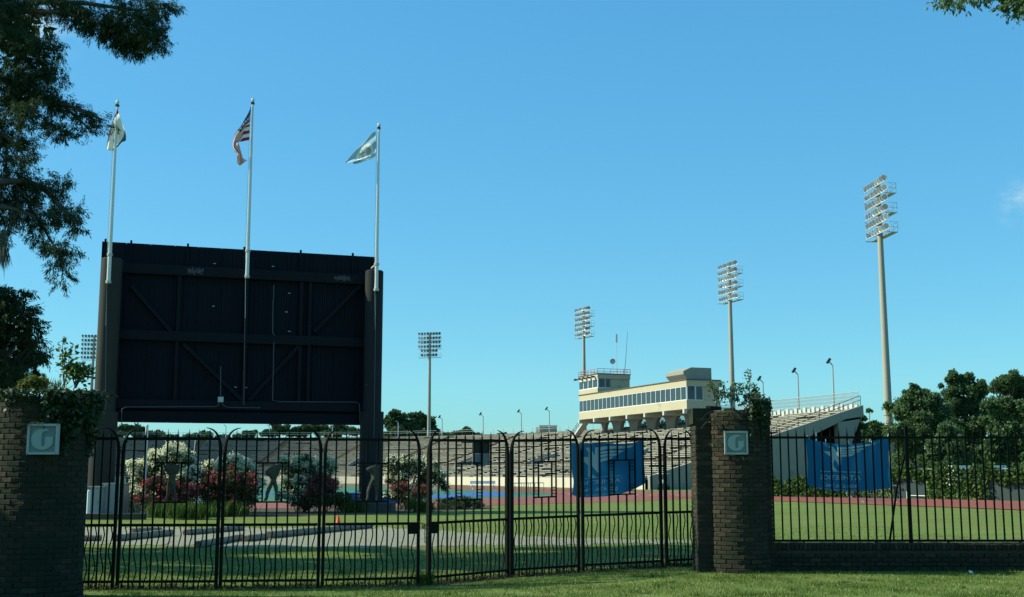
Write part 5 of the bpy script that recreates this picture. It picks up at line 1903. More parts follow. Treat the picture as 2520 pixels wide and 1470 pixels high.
# far goal post
gp = thing('goal_post', 'white goal posts with crossbar far behind the oleanders', 'goal post', P(437, 1200, 196) - Vector((0, 0, P(437, 1200, 196).z)))
gl = P(377, 1150, 200); gr_ = P(473, 1150, 196)
b = MB(); b.tube([(gl.x, gl.y, gl.z), (gr_.x, gr_.y, gr_.z)], 0.10, 6); b.build('crossbar', M_white, gp)
for q, vt in ((gl, 1082), (gr_, 1084)):
    b = MB(); b.tube([q, q + Vector((0.35, 0, (1150 - vt) / F * q.y))], 0.07, 6); b.build('upright', M_white, gp)
mid = (gl + gr_) / 2
b = MB(); b.tube([(mid.x, mid.y, 0), (mid.x, mid.y, mid.z)], 0.11, 6); b.build('post', M_white, gp)
# white sawhorse rails near the bed
a_ = P(436, 1150, 62); c_ = P(500, 1149, 63)
sh = thing('white_barrier', 'white double barred barrier standing between the two left oleanders', 'barrier', ((a_.x + c_.x) / 2, 62.5, 0))
for dz, w2 in ((0, 0.13), (-0.24, 0.07)):
    b = MB(); b.beam(a_ + Vector((0, 0, dz)), c_ + Vector((0.5, 0, dz)), w2, 0.05, (0, 0, 1)); b.build('rail', M_white, sh)
for q in (0.2, 0.9):
    p = a_.lerp(c_, q); b = MB(); b.beam((p.x, p.y + 0.06, 0), (p.x, p.y + 0.06, a_.z + 0.08), 0.09, 0.05, (1, 0, 0)); b.build('leg', M_white, sh)

# golf cart
def golf_cart(p, yaw, label):
    t = thing('golf_cart', label, 'golf cart', p)
    Mx = Matrix.Rotation(yaw, 3, 'Z')
    T = lambda x, y, z: p + Mx @ Vector((x, y, z))
    def hx(bm_, x0, x1, y0, y1, z0, z1, tx=0):
        bm_.hexa([T(x0, y0, z0), T(x1, y0, z0), T(x1, y1, z0), T(x0, y1, z0), T(x0 + tx, y0, z1), T(x1 - tx, y0, z1), T(x1 - tx, y1, z1), T(x0 + tx, y1, z1)])
    b = MB(); hx(b, -1.15, 1.15, -0.55, 0.55, 0.3, 0.42); hx(b, 0.45, 1.15, -0.55, 0.55, 0.42, 0.85, 0.12); hx(b, -1.15, -0.3, -0.55, 0.55, 0.42, 0.72, 0.05); b.build('body', M_cabg, t)
    b = MB(); hx(b, -0.95, -0.25, -0.5, 0.5, 0.73, 0.85); hx(b, -0.98, -0.85, -0.5, 0.5, 0.85, 1.2); b.build('seat', M_white, t)
    b = MB(); hx(b, -1.1, 0.85, -0.6, 0.6, 1.85, 1.93, 0.05); b.build('roof', M_white, t)
    b = MB()
    for x in (-1.0, 0.7):
        for y in (-0.5, 0.5): b.tube([T(x, y, 0.45), T(x, y, 1.86)], 0.025, 5)
    b.build('roof_posts', M_dark, t)
    for x in (-0.75, 0.8):
        for y in (-0.52, 0.52):
            b = MB(); b.lathe(T(x, y, 0.24), [(0.12, -0.09), (0.24, -0.08), (0.24, 0.08), (0.12, 0.09)], 14, Mx @ Matrix.Rotation(pi / 2, 3, 'X')); b.build('wheel', M_black, t)
golf_cart(G(1633, 1206), R(75), 'dark golf cart with pale roof parked by the end of the stand')

# crowd barriers under the railing banner
def barrier(p, yaw, w_, label):
    t = thing('crowd_barrier', label, 'barrier', p, 'steel crowd barriers by the track')
    d_ = Vector((math.cos(yaw), math.sin(yaw), 0)); e_ = Vector((-d_.y, d_.x, 0))
    b = MB()
    b.tube([p - d_ * w_ / 2 + Vector((0, 0, .15)), p - d_ * w_ / 2 + Vector((0, 0, 1.1)), p + d_ * w_ / 2 + Vector((0, 0, 1.1)), p + d_ * w_ / 2 + Vector((0, 0, .15)), p - d_ * w_ / 2 + Vector((0, 0, .15))], 0.022, 5)
    b.build('frame', M_galv, t)
    nb_ = 16
    for k in range(1, nb_):
        q = p - d_ * w_ / 2 + d_ * w_ * k / nb_
        b = MB(); b.tube([q + Vector((0, 0, .15)), q + Vector((0, 0, 1.1))], 0.009, 4); b.build('bar', M_galv, t)
    for e in (-0.4, 0.4):
        b = MB(); b.tube([p + d_ * e * w_ - e_ * 0.35 + Vector((0, 0, 0.02)), p + d_ * e * w_ + Vector((0, 0, .16)), p + d_ * e * w_ + e_ * 0.35 + Vector((0, 0, 0.02))], 0.02, 4); b.build('foot', M_galv, t)
barrier(G(2163, 1238), R(-4), 2.6, 'nearer steel crowd barrier standing on the red track below the railing banner')
barrier(G(2125, 1226), R(10), 2.7, 'farther steel crowd barrier at the back edge of the track below the railing banner')
# low white rail by the hedge
a_ = G(2232, 1228); c_ = G(2280, 1229)
b = MB()
b.tube([a_, a_ + Vector((0, 0, .55))], 0.03, 5); b.tube([c_, c_ + Vector((0, 0, .6))], 0.03, 5); b.tube([a_ + Vector((0, 0, .25)), c_ + Vector((0, 0, .25))], 0.03, 5)
b.build('white_rail', M_white, None, label='low white rail in front of the grey fence cloth', cat='rail', loc=a_)

# ================================================================== hedge fence on the right
M_cloth = mat('grey_green_fence_cloth', (0.028, 0.046, 0.044), 0.8, (0.040, 0.062, 0.058), 0.8, 0.7)
M_hleaf = mat('vine_leaves', (0.030, 0.075, 0.014), 0.7, island=(0.095, 0.165, 0.035), trans=0.3, spec=0.3)
def hed(u, v): return G(u, v)
fence = thing('vine_fence', 'mesh fence covered in green vines and grey cloth beyond the track', 'fence', G(2300, 1229))
fa = G(1880, 1222); fb = G(2700, 1236); fx = fb + (fb - fa) * 0.8
fh = 2.35
for (q0, q1) in ((0.445, 0.545), (0.70, 0.86)):
    b = MB()
    p0 = fa.lerp(fb, q0); p1 = fa.lerp(fb, q1)
    b.hexa([p0, p1, p1 + Vector((0, 0.04, 0)), p0 + Vector((0, 0.04, 0)), p0 + Vector((0, 0, 1.9)), p1 + Vector((0, 0, 1.9)), p1 + Vector((0, 0.04, 1.9)), p0 + Vector((0, 0.04, 1.9))])
    b.build('fence_cloth', M_cloth, fence)
for k in range(19):
    p = fa + (fb - fa) * (0.43 + 0.57 * k / 8)
    b = MB(); b.tube([p + Vector((0, 0.1, 0)), p + Vector((0, 0.1, fh - 0.1))], 0.035, 6); b.build('fence_post', M_galv, fence)
b = MB(); b.tube([fa.lerp(fb, 0.43) + Vector((0, .1, fh - .15)), fx + Vector((0, .1, fh - .15))], 0.025, 5); b.build('top_rail', M_galv, fence)
N = 44000
q = rng.uniform(0, 1.8, N)
zc = rng.uniform(0, 1, N) ** 0.8
A_, B2 = np.array(fa), np.array(fb)
den = 0.5 + 0.5 * np.sin(q * 41) * np.sin(q * 17 + 1)
gap = ((q > 0.44) & (q < 0.55) & (zc < 0.62)) | ((q > 0.72) & (zc < 0.55))
low = (q < 0.36)
top = np.where(low, 1.2 + 0.5 * np.sin(q * 60), fh + 0.25 * np.sin(q * 55) + 0.15 * np.sin(q * 131))
keep = (~gap) & (rng.uniform(0, 1, N) < 0.55 + 0.45 * den)
C = A_ + (B2 - A_) * q[:, None] + np.stack([np.zeros(N), rng.normal(-0.15, 0.22, N), zc * top], 1)
C = C[keep]
np_mesh('vine_leaves', leaf_quads(C, rng.normal(size=C.shape) + np.array([0, -0.5, -0.3]), 0.22, 0.75), 4, M_hleaf, fence, kind='stuff')
# parked vans beyond the hedge
def van(p, yaw, label, m):
    t = thing('parked_van', label, 'van', p, 'vehicles parked behind the vine fence')
    Mx = Matrix.Rotation(yaw, 3, 'Z')
    T = lambda x, y, z: p + Mx @ Vector((x, y, z))
    prof = [(-2.5, 0.35), (2.5, 0.35), (2.55, 0.9), (2.3, 1.15), (1.5, 1.25), (0.95, 2.0), (0.6, 2.15), (-2.35, 2.15), (-2.5, 1.9)]
    b = MB(); b.prism([T(x, -0.95, z) for x, z in prof], Mx @ Vector((0, 1.9, 0))); b.build('body', m, t)
    b = MB()
    for (x0, x1) in ((-2.2, -0.9), (-0.8, 0.3)):
        b.hexa([T(x, y, z) for z in (1.3, 1.85) for (x, y) in ((x0, -0.97), (x1, -0.97), (x1, -0.951), (x0, -0.951))])
    b.build('side_windows', M_glass, t)
    for x in (-1.6, 1.6):
        for y in (-0.85, 0.85):
            b = MB(); b.lathe(T(x, y, 0.36), [(0.2, -0.12), (0.36, -0.1), (0.36, 0.1), (0.2, 0.12)], 16, Mx @ Matrix.Rotation(pi / 2, 3, 'X')); b.build('wheel', M_black, t)
for u, Y, lab, yaw in ((2405, 103, 'white van roof showing above the vine fence, left of the other', 0.1), (2450, 106, 'white van roof showing above the vine fence, right of the other', 3.2)):
    p = P(u, 1168, Y); p.z = 0.35
    p.z = P(u, 1146, Y).z - 2.15
    van(p, yaw, lab, M_white)
b = MB()
p = P(2427, 1168, 104.5)
b.add([(p.x - 9, 99, 0), (p.x + 9, 99, 0), (p.x + 9, 112, 0), (p.x - 9, 112, 0)], [(0, 1, 2, 3)])
zc_ = P(2427, 1146, 104).z - 2.15
b = MB(); b.hexa([(p.x - 10, 99, -0.1), (p.x + 10, 99, -0.1), (p.x + 10, 112, -0.1), (p.x - 10, 112, -0.1), (p.x - 9, 100, zc_), (p.x + 9, 100, zc_), (p.x + 9, 111, zc_), (p.x - 9, 111, zc_)])
b.build('parking_bank', M_lawn, None, kind='structure')

# ================================================================== trees
M_trunk = mat('tree_bark', (0.055, 0.045, 0.035), 0.95, (0.10, 0.085, 0.065), 4, 0.8, bump=0.8, bscale=14)
M_oak = mat('oak_leaves', (0.045, 0.095, 0.036), 0.6, island=(0.145, 0.220, 0.080), trans=0.40, spec=0.35)
M_oak2 = mat('light_tree_leaves', (0.024, 0.060, 0.016), 0.6, island=(0.075, 0.130, 0.034), trans=0.25, spec=0.35)
M_far = mat('far_tree_leaves', (0.026, 0.060, 0.024), 0.7, island=(0.085, 0.140, 0.055), trans=0.2)
def tree(base, puffs, label, m, n, leaf, group=None, trunk_r=0.4, name='oak_tree', aspect=0.7, clumps=10, sub=9):
    t = thing(name, label, 'tree', base, group)
    C = [p[0] for p in puffs]; Rr = [p[1] for p in puffs]
    b = MB()
    zc = min(c.z - r[2] * 0.3 for c, r in puffs)
    fork = Vector((base.x, base.y, base.z + max(1.2, (zc - base.z) * 0.75)))
    b.tube([base - Vector((0, 0, 0.2)), base + Vector((0, 0, 0.3)), base.lerp(fork, 0.6), fork], [trunk_r * 1.5, trunk_r * 1.05, trunk_r * 0.9, trunk_r * 0.8], 9)
    b.build('trunk', M_trunk, t, smooth=True)
    b = MB()
    for c, r in puffs:
        c = Vector(c)
        mid = fork.lerp(c, 0.5) + Vector((random.uniform(-.4, .4), random.uniform(-.4, .4), random.uniform(0, .6)))
        b.tube(catmull([fork - Vector((0, 0, 0.3)), mid, c + Vector((0, 0, r[2] * 0.3))], 4), [trunk_r * 0.5 * (1 - k / 8 * 0.85) for k in range(9)], 6)
        for _ in range(3):
            e = c + Vector((random.uniform(-1, 1) * r[0], random.uniform(-1, 1) * r[1], random.uniform(-0.2, 1) * r[2])) * 0.75
            b.tube([mid.lerp(c, 0.6), mid.lerp(e, 0.7) , e], [trunk_r * 0.18, trunk_r * 0.12, trunk_r * 0.05], 5)
    b.build('limbs', M_trunk, t)
    C2, R2 = [], []
    for c, r in puffs:
        C2.append(tuple(c)); R2.append(tuple(x * 0.74 for x in r))
        for _ in range(sub):
            d_ = unit(rng.normal(size=(1, 3)))[0]; d_[2] = d_[2] * 0.8 + 0.15
            k_ = rng.uniform(0.20, 0.46)
            C2.append(tuple(np.array(c) + d_ * np.array(r) * rng.uniform(0.6, 1.0))); R2.append(tuple(x * k_ for x in r))
    pts = puff_points(C2, R2, n, clumps=clumps, clump_r=0.36)
    np_mesh('crown', leaf_quads(pts, rng.normal(size=pts.shape) + np.array([0, 0, 0.2]), leaf, aspect), 4, m, t)
    return t
def puffs_px(lst, Y, sx=1.0, dj=0.25, dscale=0.8):
    out = []
    for (u, v, ru, rv) in lst:
        yy = Y + random.uniform(-1, 1) * dj * ru / F * Y * 2
        c = P(u, v, yy)
        rx = ru / F * Y; rz = rv / F * Y
        out.append((c, (rx, max(rx, rz) * dscale, rz)))
    return out
def gnd(u, Y):
    p = P(u, 1168, Y); p.z = 0; return p
# large oaks to the right
tree(gnd(2262, 118), puffs_px([(2225, 1010, 45, 40), (2275, 1000, 50, 40), (2245, 970, 26, 20), (2310, 1025, 40, 45), (2215, 1070, 45, 45), (2270, 1060, 55, 50), (2320, 1085, 40, 40), (2240, 1125, 50, 35), (2300, 1130, 50, 35)], 118),
     'dark spreading oak right of the tallest floodlight tower', M_oak, 80000, 0.225, 'oaks on the right beyond the vine fence')
tree(gnd(2378, 124), puffs_px([(2345, 935, 24, 20), (2383, 930, 18, 15), (2340, 965, 34, 24), (2385, 955, 36, 26), (2412, 965, 26, 24), (2350, 1005, 42, 32), (2395, 1000, 34, 30), (2370, 1050, 50, 40), (2420, 1045, 34, 40), (2340, 1100, 45, 45), (2400, 1110, 55, 45)], 124),
     'tall oak with two tufted tops, second from the right edge', M_oak, 80000, 0.225, 'oaks on the right beyond the vine fence')
tree(gnd(2490, 112), puffs_px([(2492, 935, 30, 24), (2462, 955, 34, 28), (2510, 965, 40, 35), (2455, 1000, 42, 38), (2505, 1015, 50, 40), (2550, 990, 50, 50), (2460, 1055, 44, 42), (2515, 1075, 55, 50), (2470, 1120, 50, 40), (2560, 1090, 60, 60)], 112),
     'broad oak at the right edge of the picture', M_oak, 80000, 0.225, 'oaks on the right beyond the vine fence')
tree(gnd(2690, 110), puffs_px([(2660, 960, 40, 34), (2720, 980, 44, 40), (2650, 1030, 50, 44), (2710, 1050, 56, 48), (2680, 1110, 60, 46)], 110),
     'oak just outside the right edge of the picture', M_oak, 16000, 0.34, 'oaks on the right beyond the vine fence')
tree(gnd(2880, 116), puffs_px([(2850, 950, 40, 34), (2910, 970, 44, 40), (2840, 1030, 50, 44), (2900, 1050, 56, 48), (2870, 1110, 60, 46)], 116),
     'oak farther outside the right edge of the picture', M_oak, 16000, 0.34, 'oaks on the right beyond the vine fence')
tree(gnd(2500, 96), puffs_px([(2470, 1085, 40, 30), (2512, 1075, 40, 35), (2545, 1090, 45, 45), (2440, 1120, 36, 28), (2490, 1130, 45, 30)], 96),
     'lighter green small tree in front of the broad right oak', M_oak2, 20000, 0.26, None, 0.2, 'small_tree')
tree(gnd(2335, 106), puffs_px([(2310, 1100, 34, 40), (2345, 1080, 34, 40), (2330, 1135, 50, 36), (2370, 1130, 40, 36)], 106),
     'very dark low oak filling the gap under the right oaks', M_oak, 42000, 0.22, 'oaks on the right beyond the vine fence', 0.3)
tree(gnd(2172, 150), puffs_px([(2158, 1055, 18, 16), (2185, 1070, 24, 24), (2150, 1085, 30, 30), (2195, 1100, 30, 35), (2165, 1125, 40, 30)], 150),
     'mid green tree between the stand end and the tallest floodlight tower', M_oak2, 12000, 0.42, None, 0.3, 'small_tree')
tree(gnd(2126, 160), puffs_px([(2124, 1030, 9, 10), (2140, 1012, 6, 6), (2116, 1050, 11, 11), (2136, 1052, 9, 10), (2124, 1075, 15, 15), (2105, 1100, 20, 20), (2140, 1100, 18, 20)], 160),
     'thin straggly young tree just right of the stand end', M_oak, 3600, 0.36, None, 0.14, 'young_tree', clumps=9)
tree(gnd(2050, 190), puffs_px([(2040, 1090, 40, 25), (2090, 1085, 40, 30), (2010, 1100, 40, 25), (1960, 1120, 40, 25)], 190),
     'green tree glimpsed through the opening under the stand', M_oak2, 9000, 0.5, None, 0.3, 'small_tree')
# far trees behind the bowl
far = [([(985, 1022, 24, 18), (965, 1042, 24, 22), (1000, 1045, 28, 22), (975, 1068, 34, 20)], 312, 'big dark tree right of the scoreboard, left one of two', 12000),
       ([(1030, 1025, 22, 16), (1050, 1040, 22, 22), (1022, 1048, 26, 22), (1064, 1062, 18, 18), (1040, 1070, 34, 18)], 316, 'big dark tree right of the scoreboard, behind the lone floodlight tower', 12000),
       ([(1150, 1062, 18, 9), (1125, 1070, 24, 10), (1170, 1074, 20, 9)], 330, 'low tree crown on the rim beside the second thin lamp post', 4500),
       ([(1098, 1072, 18, 8), (1082, 1076, 14, 8)], 330, 'low tree crown on the rim at the first thin lamp post', 3000),
       ([(690, 1056, 24, 12), (665, 1066, 28, 12), (715, 1064, 28, 14)], 335, 'rounded tree under the scoreboard, left of its right half', 7000),
       ([(760, 1056, 26, 12), (790, 1062, 28, 14), (740, 1066, 26, 12)], 338, 'rounded tree in the middle of the group under the scoreboard', 7000),
       ([(835, 1058, 24, 13), (865, 1062, 26, 14), (820, 1068, 24, 12)], 336, 'rounded tree beside the right scoreboard column', 7000),
       ([(310, 1056, 22, 16), (335, 1064, 22, 16), (285, 1066, 24, 18)], 330, 'tree under the scoreboard beside the left column', 7000),
       ([(385, 1070, 24, 10), (415, 1076, 22, 8), (360, 1072, 22, 12)], 334, 'low tree under the left part of the scoreboard', 5000),
       ([(475, 1076, 24, 9), (510, 1072, 20, 11), (545, 1078, 22, 8)], 340, 'low scattered tree crowns under the scoreboard centre left', 5000),
       ([(615, 1070, 20, 10), (590, 1077, 20, 8)], 340, 'small low tree just left of the scoreboard tree group', 4000),
       ([(220, 1060, 26, 18), (250, 1070, 26, 16)], 330, 'tree behind the left scoreboard column', 5000),
       ([(1240, 1074, 16, 7), (1225, 1078, 14, 6)], 320, 'small shrub like crown on the rim left of the third thin lamp post', 2200),
       ([(1312, 1074, 12, 7), (1300, 1078, 12, 6)], 300, 'small shrub like crown on the rim right of the third thin lamp post', 2000)]
for pf, Y, lab, n_ in far:
    uc = sum(p[0] for p in pf) / len(pf)
    tree(gnd(uc, Y), puffs_px(pf, Y), lab, M_far, int(n_ * 1.7), 0.52, 'far trees behind the bowl', 0.5, 'far_tree')
# shrub seen through the third arch
# distant woods closing the horizon
N = 30000
ang = rng.uniform(-1.0, 1.0, N)
rr = rng.uniform(430, 520, N)
hh = 9 + 4 * np.sin(ang * 23) + 3 * np.sin(ang * 61 + 2)
C = np.stack([np.sin(ang) * rr, np.cos(ang) * rr, rng.uniform(0, 1, N) ** 0.8 * hh * 0.85], 1)
np_mesh('distant_woods', leaf_quads(C, rng.normal(size=C.shape), 3.2, 0.8), 4, M_far, None, kind='stuff')

# ------------------------------------------------------------------ oleanders and beds
M_ole = mat('oleander_leaves', (0.030, 0.060, 0.022), 0.6, island=(0.085, 0.125, 0.045), trans=0.2, spec=0.35)
M_wfl = mat('white_blossom', (0.72, 0.70, 0.46), 0.7, island=(0.84, 0.82, 0.62), trans=0.45)
M_rfl = mat('red_blossom', (0.22, 0.028, 0.036), 0.7, island=(0.50, 0.115, 0.115), trans=0.3)
M_rleaf = mat('reddish_leaves', (0.045, 0.058, 0.022), 0.7, island=(0.12, 0.095, 0.045), trans=0.25)
M_stem = mat('shrub_stem', (0.07, 0.055, 0.035), 0.9)
def shrub(u, vb, puffs, label, leafm, n, flm=None, nf=0, leaf=0.17, name='oleander_bush', group=None, fl_zone=0.15, asp=0.35, flsize=0.085, cat='shrub'):
    base = G(u, vb); Y = base.y
    t = thing(name, label, cat, base, group)
    pf = puffs_px(puffs, Y, dscale=0.9)
    b = MB()
    for c, r in pf:
        for _ in range(3):
            st_ = base + Vector((random.uniform(-.35, .35), random.uniform(-.25, .25), 0))
            e = c + Vector((random.uniform(-.6, .6) * r[0], random.uniform(-.6, .6) * r[1], random.uniform(0, .6) * r[2]))
            b.tube([st_, st_.lerp(e, 0.5) + Vector((0, 0, 0.15)), e], [0.025, 0.018, 0.008], 5)
    b.build('stems', M_stem, t)
    pf2 = [(np.array(c), np.array(r) * 0.86) for c, r in pf]
    for c, r in pf:
        for _ in range(4):
            d_ = unit(rng.normal(size=(1, 3)))[0]; d_[2] = abs(d_[2]) * 1.1 - 0.2
            pf2.append((np.array(c) + d_ * np.array(r) * rng.uniform(0.75, 1.15), np.array(r) * rng.uniform(0.18, 0.4)))
    pts = puff_points([tuple(c) for c, r in pf2], [tuple(r) for c, r in pf2], n, clumps=14, clump_r=0.36)
    pts = pts[pts[:, 2] > 0.03]
    np_mesh('foliage', leaf_quads(pts, rng.normal(size=pts.shape) + np.array([0, -0.2, 0.5]), leaf, asp), 4, leafm, t)
    if flm is not None and nf:
        fp = []
        for c, r in pf2:
            k = int(rng.poisson(nf / len(pf) / 14 / 2.4))
            if k == 0: continue
            d_ = unit(rng.normal(size=(k, 3)))
            d_[:, 2] = np.abs(d_[:, 2]) * 1.1 + 0.1 - fl_zone
            d_[:, 1] = -np.abs(d_[:, 1]) * 0.9 + 0.15
            d_ = unit(d_)
            cl = np.array(c) + d_ * np.array(r) * rng.uniform(0.88, 1.08, (k, 1))
            fp.append(np.repeat(cl, 14, axis=0) + rng.normal(size=(k * 14, 3)) * 0.075 * (1.8 if leaf > 0.3 else 1))
        fp = np.concatenate(fp)
        np_mesh('blossom', leaf_quads(fp, rng.normal(size=fp.shape) + np.array([0, -.3, .3]), flsize, 0.9), 4, flm, t, kind='stuff')
    return t
shrub(405, 1268, [(345, 1165, 32, 30), (380, 1145, 32, 32), (432, 1120, 36, 26), (455, 1135, 28, 30), (405, 1170, 45, 45), (350, 1210, 38, 45), (440, 1190, 45, 50), (395, 1230, 50, 35)],
      'tall white flowering oleander at the foot of the left column, tallest of the row', M_ole, 11000, M_wfl, 4200, group='white flowering oleanders')
shrub(580, 1262, [(530, 1160, 32, 26), (565, 1145, 34, 24), (605, 1160, 34, 26), (560, 1190, 50, 42), (615, 1195, 36, 42), (575, 1230, 55, 32), (515, 1210, 26, 38)],
      'white flowering oleander in front of the scoreboard centre left', M_ole, 9000, M_wfl, 3000, group='white flowering oleanders')
shrub(745, 1260, [(720, 1155, 32, 28), (755, 1145, 34, 26), (790, 1165, 32, 30), (735, 1195, 44, 42), (785, 1205, 40, 40), (745, 1232, 55, 28), (815, 1160, 16, 22)],
      'rounded white flowering oleander left of the right column', M_ole, 9500, M_wfl, 3000, group='white flowering oleanders')
shrub(1010, 1252, [(975, 1150, 30, 26), (1015, 1142, 34, 24), (1050, 1155, 30, 26), (990, 1185, 42, 40), (1045, 1190, 42, 38), (1010, 1222, 52, 28), (1075, 1170, 18, 22)],
      'rounded oleander with few white flowers right of the right column', M_ole, 11000, M_wfl, 1500, group='white flowering oleanders')
shrub(415, 1272, [(375, 1195, 26, 20), (410, 1200, 34, 24), (450, 1215, 30, 20), (380, 1235, 36, 24), (430, 1240, 42, 24)],
      'red flowering bush in front of the tallest oleander', M_rleaf, 6500, M_rfl, 1100, name='red_bush', group='red flowering bushes', fl_zone=0.4)
shrub(540, 1270, [(520, 1185, 32, 24), (565, 1185, 42, 30), (605, 1195, 34, 30), (530, 1225, 44, 26), (590, 1230, 44, 26), (480, 1210, 26, 22)],
      'wide dark red flowering bush left of the gate post pair', M_rleaf, 10500, M_rfl, 900, name='red_bush', group='red flowering bushes', fl_zone=0.4)
shrub(790, 1262, [(790, 1190, 26, 22), (812, 1200, 20, 20), (770, 1215, 24, 22)],
      'small dark red bush in the right side of the rounded oleander', M_rleaf, 2600, M_rfl, 700, name='red_bush', group='red flowering bushes', fl_zone=0.4)
shrub(1000, 1255, [(985, 1205, 22, 14), (1035, 1215, 22, 16)],
      'sparse red bush under the oleander right of the right column', M_rleaf, 1300, M_rfl, 500, name='red_bush', group='red flowering bushes', fl_zone=0.4)
shrub(1140, 1253, [(1100, 1237, 34, 14), (1140, 1236, 36, 16), (1175, 1240, 24, 13), (1120, 1245, 40, 9)],
      'low dark green shrub right of the oleanders', M_ole, 6000, name='low_shrub', leaf=0.12)
shrub(840, 1262, [(830, 1225, 22, 16), (850, 1235, 22, 18), (815, 1240, 26, 18)],
      'low dark shrub left of the right column foot', M_ole, 3500, name='low_shrub', leaf=0.13)
# red flowering hedge at the stand end and shrubs by the track
shrub(1682, 1201, [(1670, 1160, 16, 12), (1690, 1155, 16, 14), (1655, 1170, 12, 14), (1680, 1180, 26, 20), (1700, 1180, 16, 20)],
      'red flowering bush by the golf cart at the stand end', M_rleaf, 4200, M_rfl, 6500, name='red_bush', group='red flowering bushes', fl_zone=0.7, leaf=0.4, flsize=0.26)
shrub(1940, 1196, [(1895, 1155, 14, 12), (1925, 1152, 18, 12), (1955, 1152, 18, 12), (1975, 1160, 14, 12), (1930, 1170, 44, 16)],
      'red flowering bush against the concrete end wall right of the column', M_rleaf, 4200, M_rfl, 6000, name='red_bush', group='red flowering bushes', fl_zone=0.7, leaf=0.4, flsize=0.24)
shrub(1985, 1222, [(1905, 1200, 30, 16), (1950, 1198, 34, 16), (2000, 1195, 36, 18), (2050, 1200, 30, 18), (2085, 1205, 24, 16)],
      'long low green shrub along the far side of the chute', M_oak2, 9000, name='low_shrub', leaf=0.25)

# ------------------------------------------------------------------ grass and tall weeds
def blades(n, area, hmin, hmax, m, name, wd=0.004, mask=None, **kw):
    (x0, x1, y0, y1) = area
    x = rng.uniform(x0, x1, n); y = y0 + (y1 - y0) * rng.uniform(0, 1, n) ** 1.15
    if mask is not None:
        k_ = mask(x, y); x, y = x[k_], y[k_]
    n = len(x)
    xx = np.clip((x + 1.5) / 4.9, 0, 1); yy = np.clip((y - 26) / 14, 0, 1)
    z = 0.10 * xx * xx * (3 - 2 * xx) * (1 - yy * yy * (3 - 2 * yy))
    h = rng.uniform(hmin, hmax, n)
    a = rng.uniform(0, 2 * pi, n)
    W_ = wd * rng.uniform(0.6, 1.5, n)
    ld = rng.uniform(0.1, 0.8, n) * h; la = rng.uniform(0, 2 * pi, n)
    V = np.empty((n, 3, 3))
    V[:, 0] = np.stack([x - np.cos(a) * W_, y - np.sin(a) * W_, z - 0.005], 1)
    V[:, 1] = np.stack([x + np.cos(a) * W_, y + np.sin(a) * W_, z - 0.005], 1)
    V[:, 2] = np.stack([x + np.cos(la) * ld, y + np.sin(la) * ld, z + h], 1)
    return np_mesh(name, V.reshape(-1, 3), 3, m, None, **kw)
def m_front(x, y):
    pn = np.sin(x * 1.9 + 1) * np.sin(y * 2.3) + 0.5 * np.sin(x * 5.1 + y * 3.7)
    return (rng.uniform(0, 1, len(x)) < 0.66 + 0.42 * pn)
blades(190000, (-9.5, 10.5, 15.6, 22.5), 0.012, 0.045, M_blade, 'mown_grass', 0.0035, m_front, kind='stuff')
cx_, cy_ = rng.uniform(-9.5, 10.5, 420), rng.uniform(15.6, 22.5, 420)
def tufts(n):
    k = rng.integers(0, 420, n); s_ = rng.uniform(0.04, 0.22, 420)[k]
    return cx_[k] + rng.normal(size=n) * s_, cy_[k] + rng.normal(size=n) * s_ * 0.6
def blades_at(x, y, hmin, hmax, m, name, wd, **kw):
    n = len(x)
    z = np.array([hg(a, b) for a, b in zip(x, y)])
    h = rng.uniform(hmin, hmax, n); a = rng.uniform(0, 2 * pi, n); la = rng.uniform(0, 2 * pi, n); ld = rng.uniform(0.2, 1.0, n) * h
    V = np.empty((n, 3, 3))
    V[:, 0] = np.stack([x - np.cos(a) * wd, y - np.sin(a) * wd, z - 0.005], 1)
    V[:, 1] = np.stack([x + np.cos(a) * wd, y + np.sin(a) * wd, z - 0.005], 1)
    V[:, 2] = np.stack([x + np.cos(la) * ld, y + np.sin(la) * ld, z + h], 1)
    return np_mesh(name, V.reshape(-1, 3), 3, m, None, **kw)
x_, y_ = tufts(16000)
blades_at(x_, y_, 0.03, 0.075, M_bladeD, 'grass_tufts', 0.005, kind='stuff')
x_, y_ = rng.uniform(-9.5, 10.5, 5000), rng.uniform(15.6, 22.5, 5000)
blades_at(x_, y_, 0.015, 0.05, mat('straw_clippings', (0.30, 0.26, 0.12), 0.9, island=(0.42, 0.38, 0.20)), 'straw_clippings', 0.006, kind='stuff')
def m_back(x, y):
    v = 1168 + (1.8 * F) / y
    u = 1260 + x / y * F
    on_gravel = (v > 1299) & (v < 1347)
    keep = np.where(on_gravel, np.clip((u - 1020) / 500, 0, 0.8), 1.0)
    return rng.uniform(0, 1, len(x)) < keep * np.clip((46 - y) / 14, 0, 1) * (0.75 + 0.35 * np.sin(x * 0.9 + y) * np.sin(y * 1.7))
blades(120000, (-14, 13, 22.5, 44), 0.012, 0.036, M_blade, 'rough_grass', 0.008, m_back, kind='stuff')
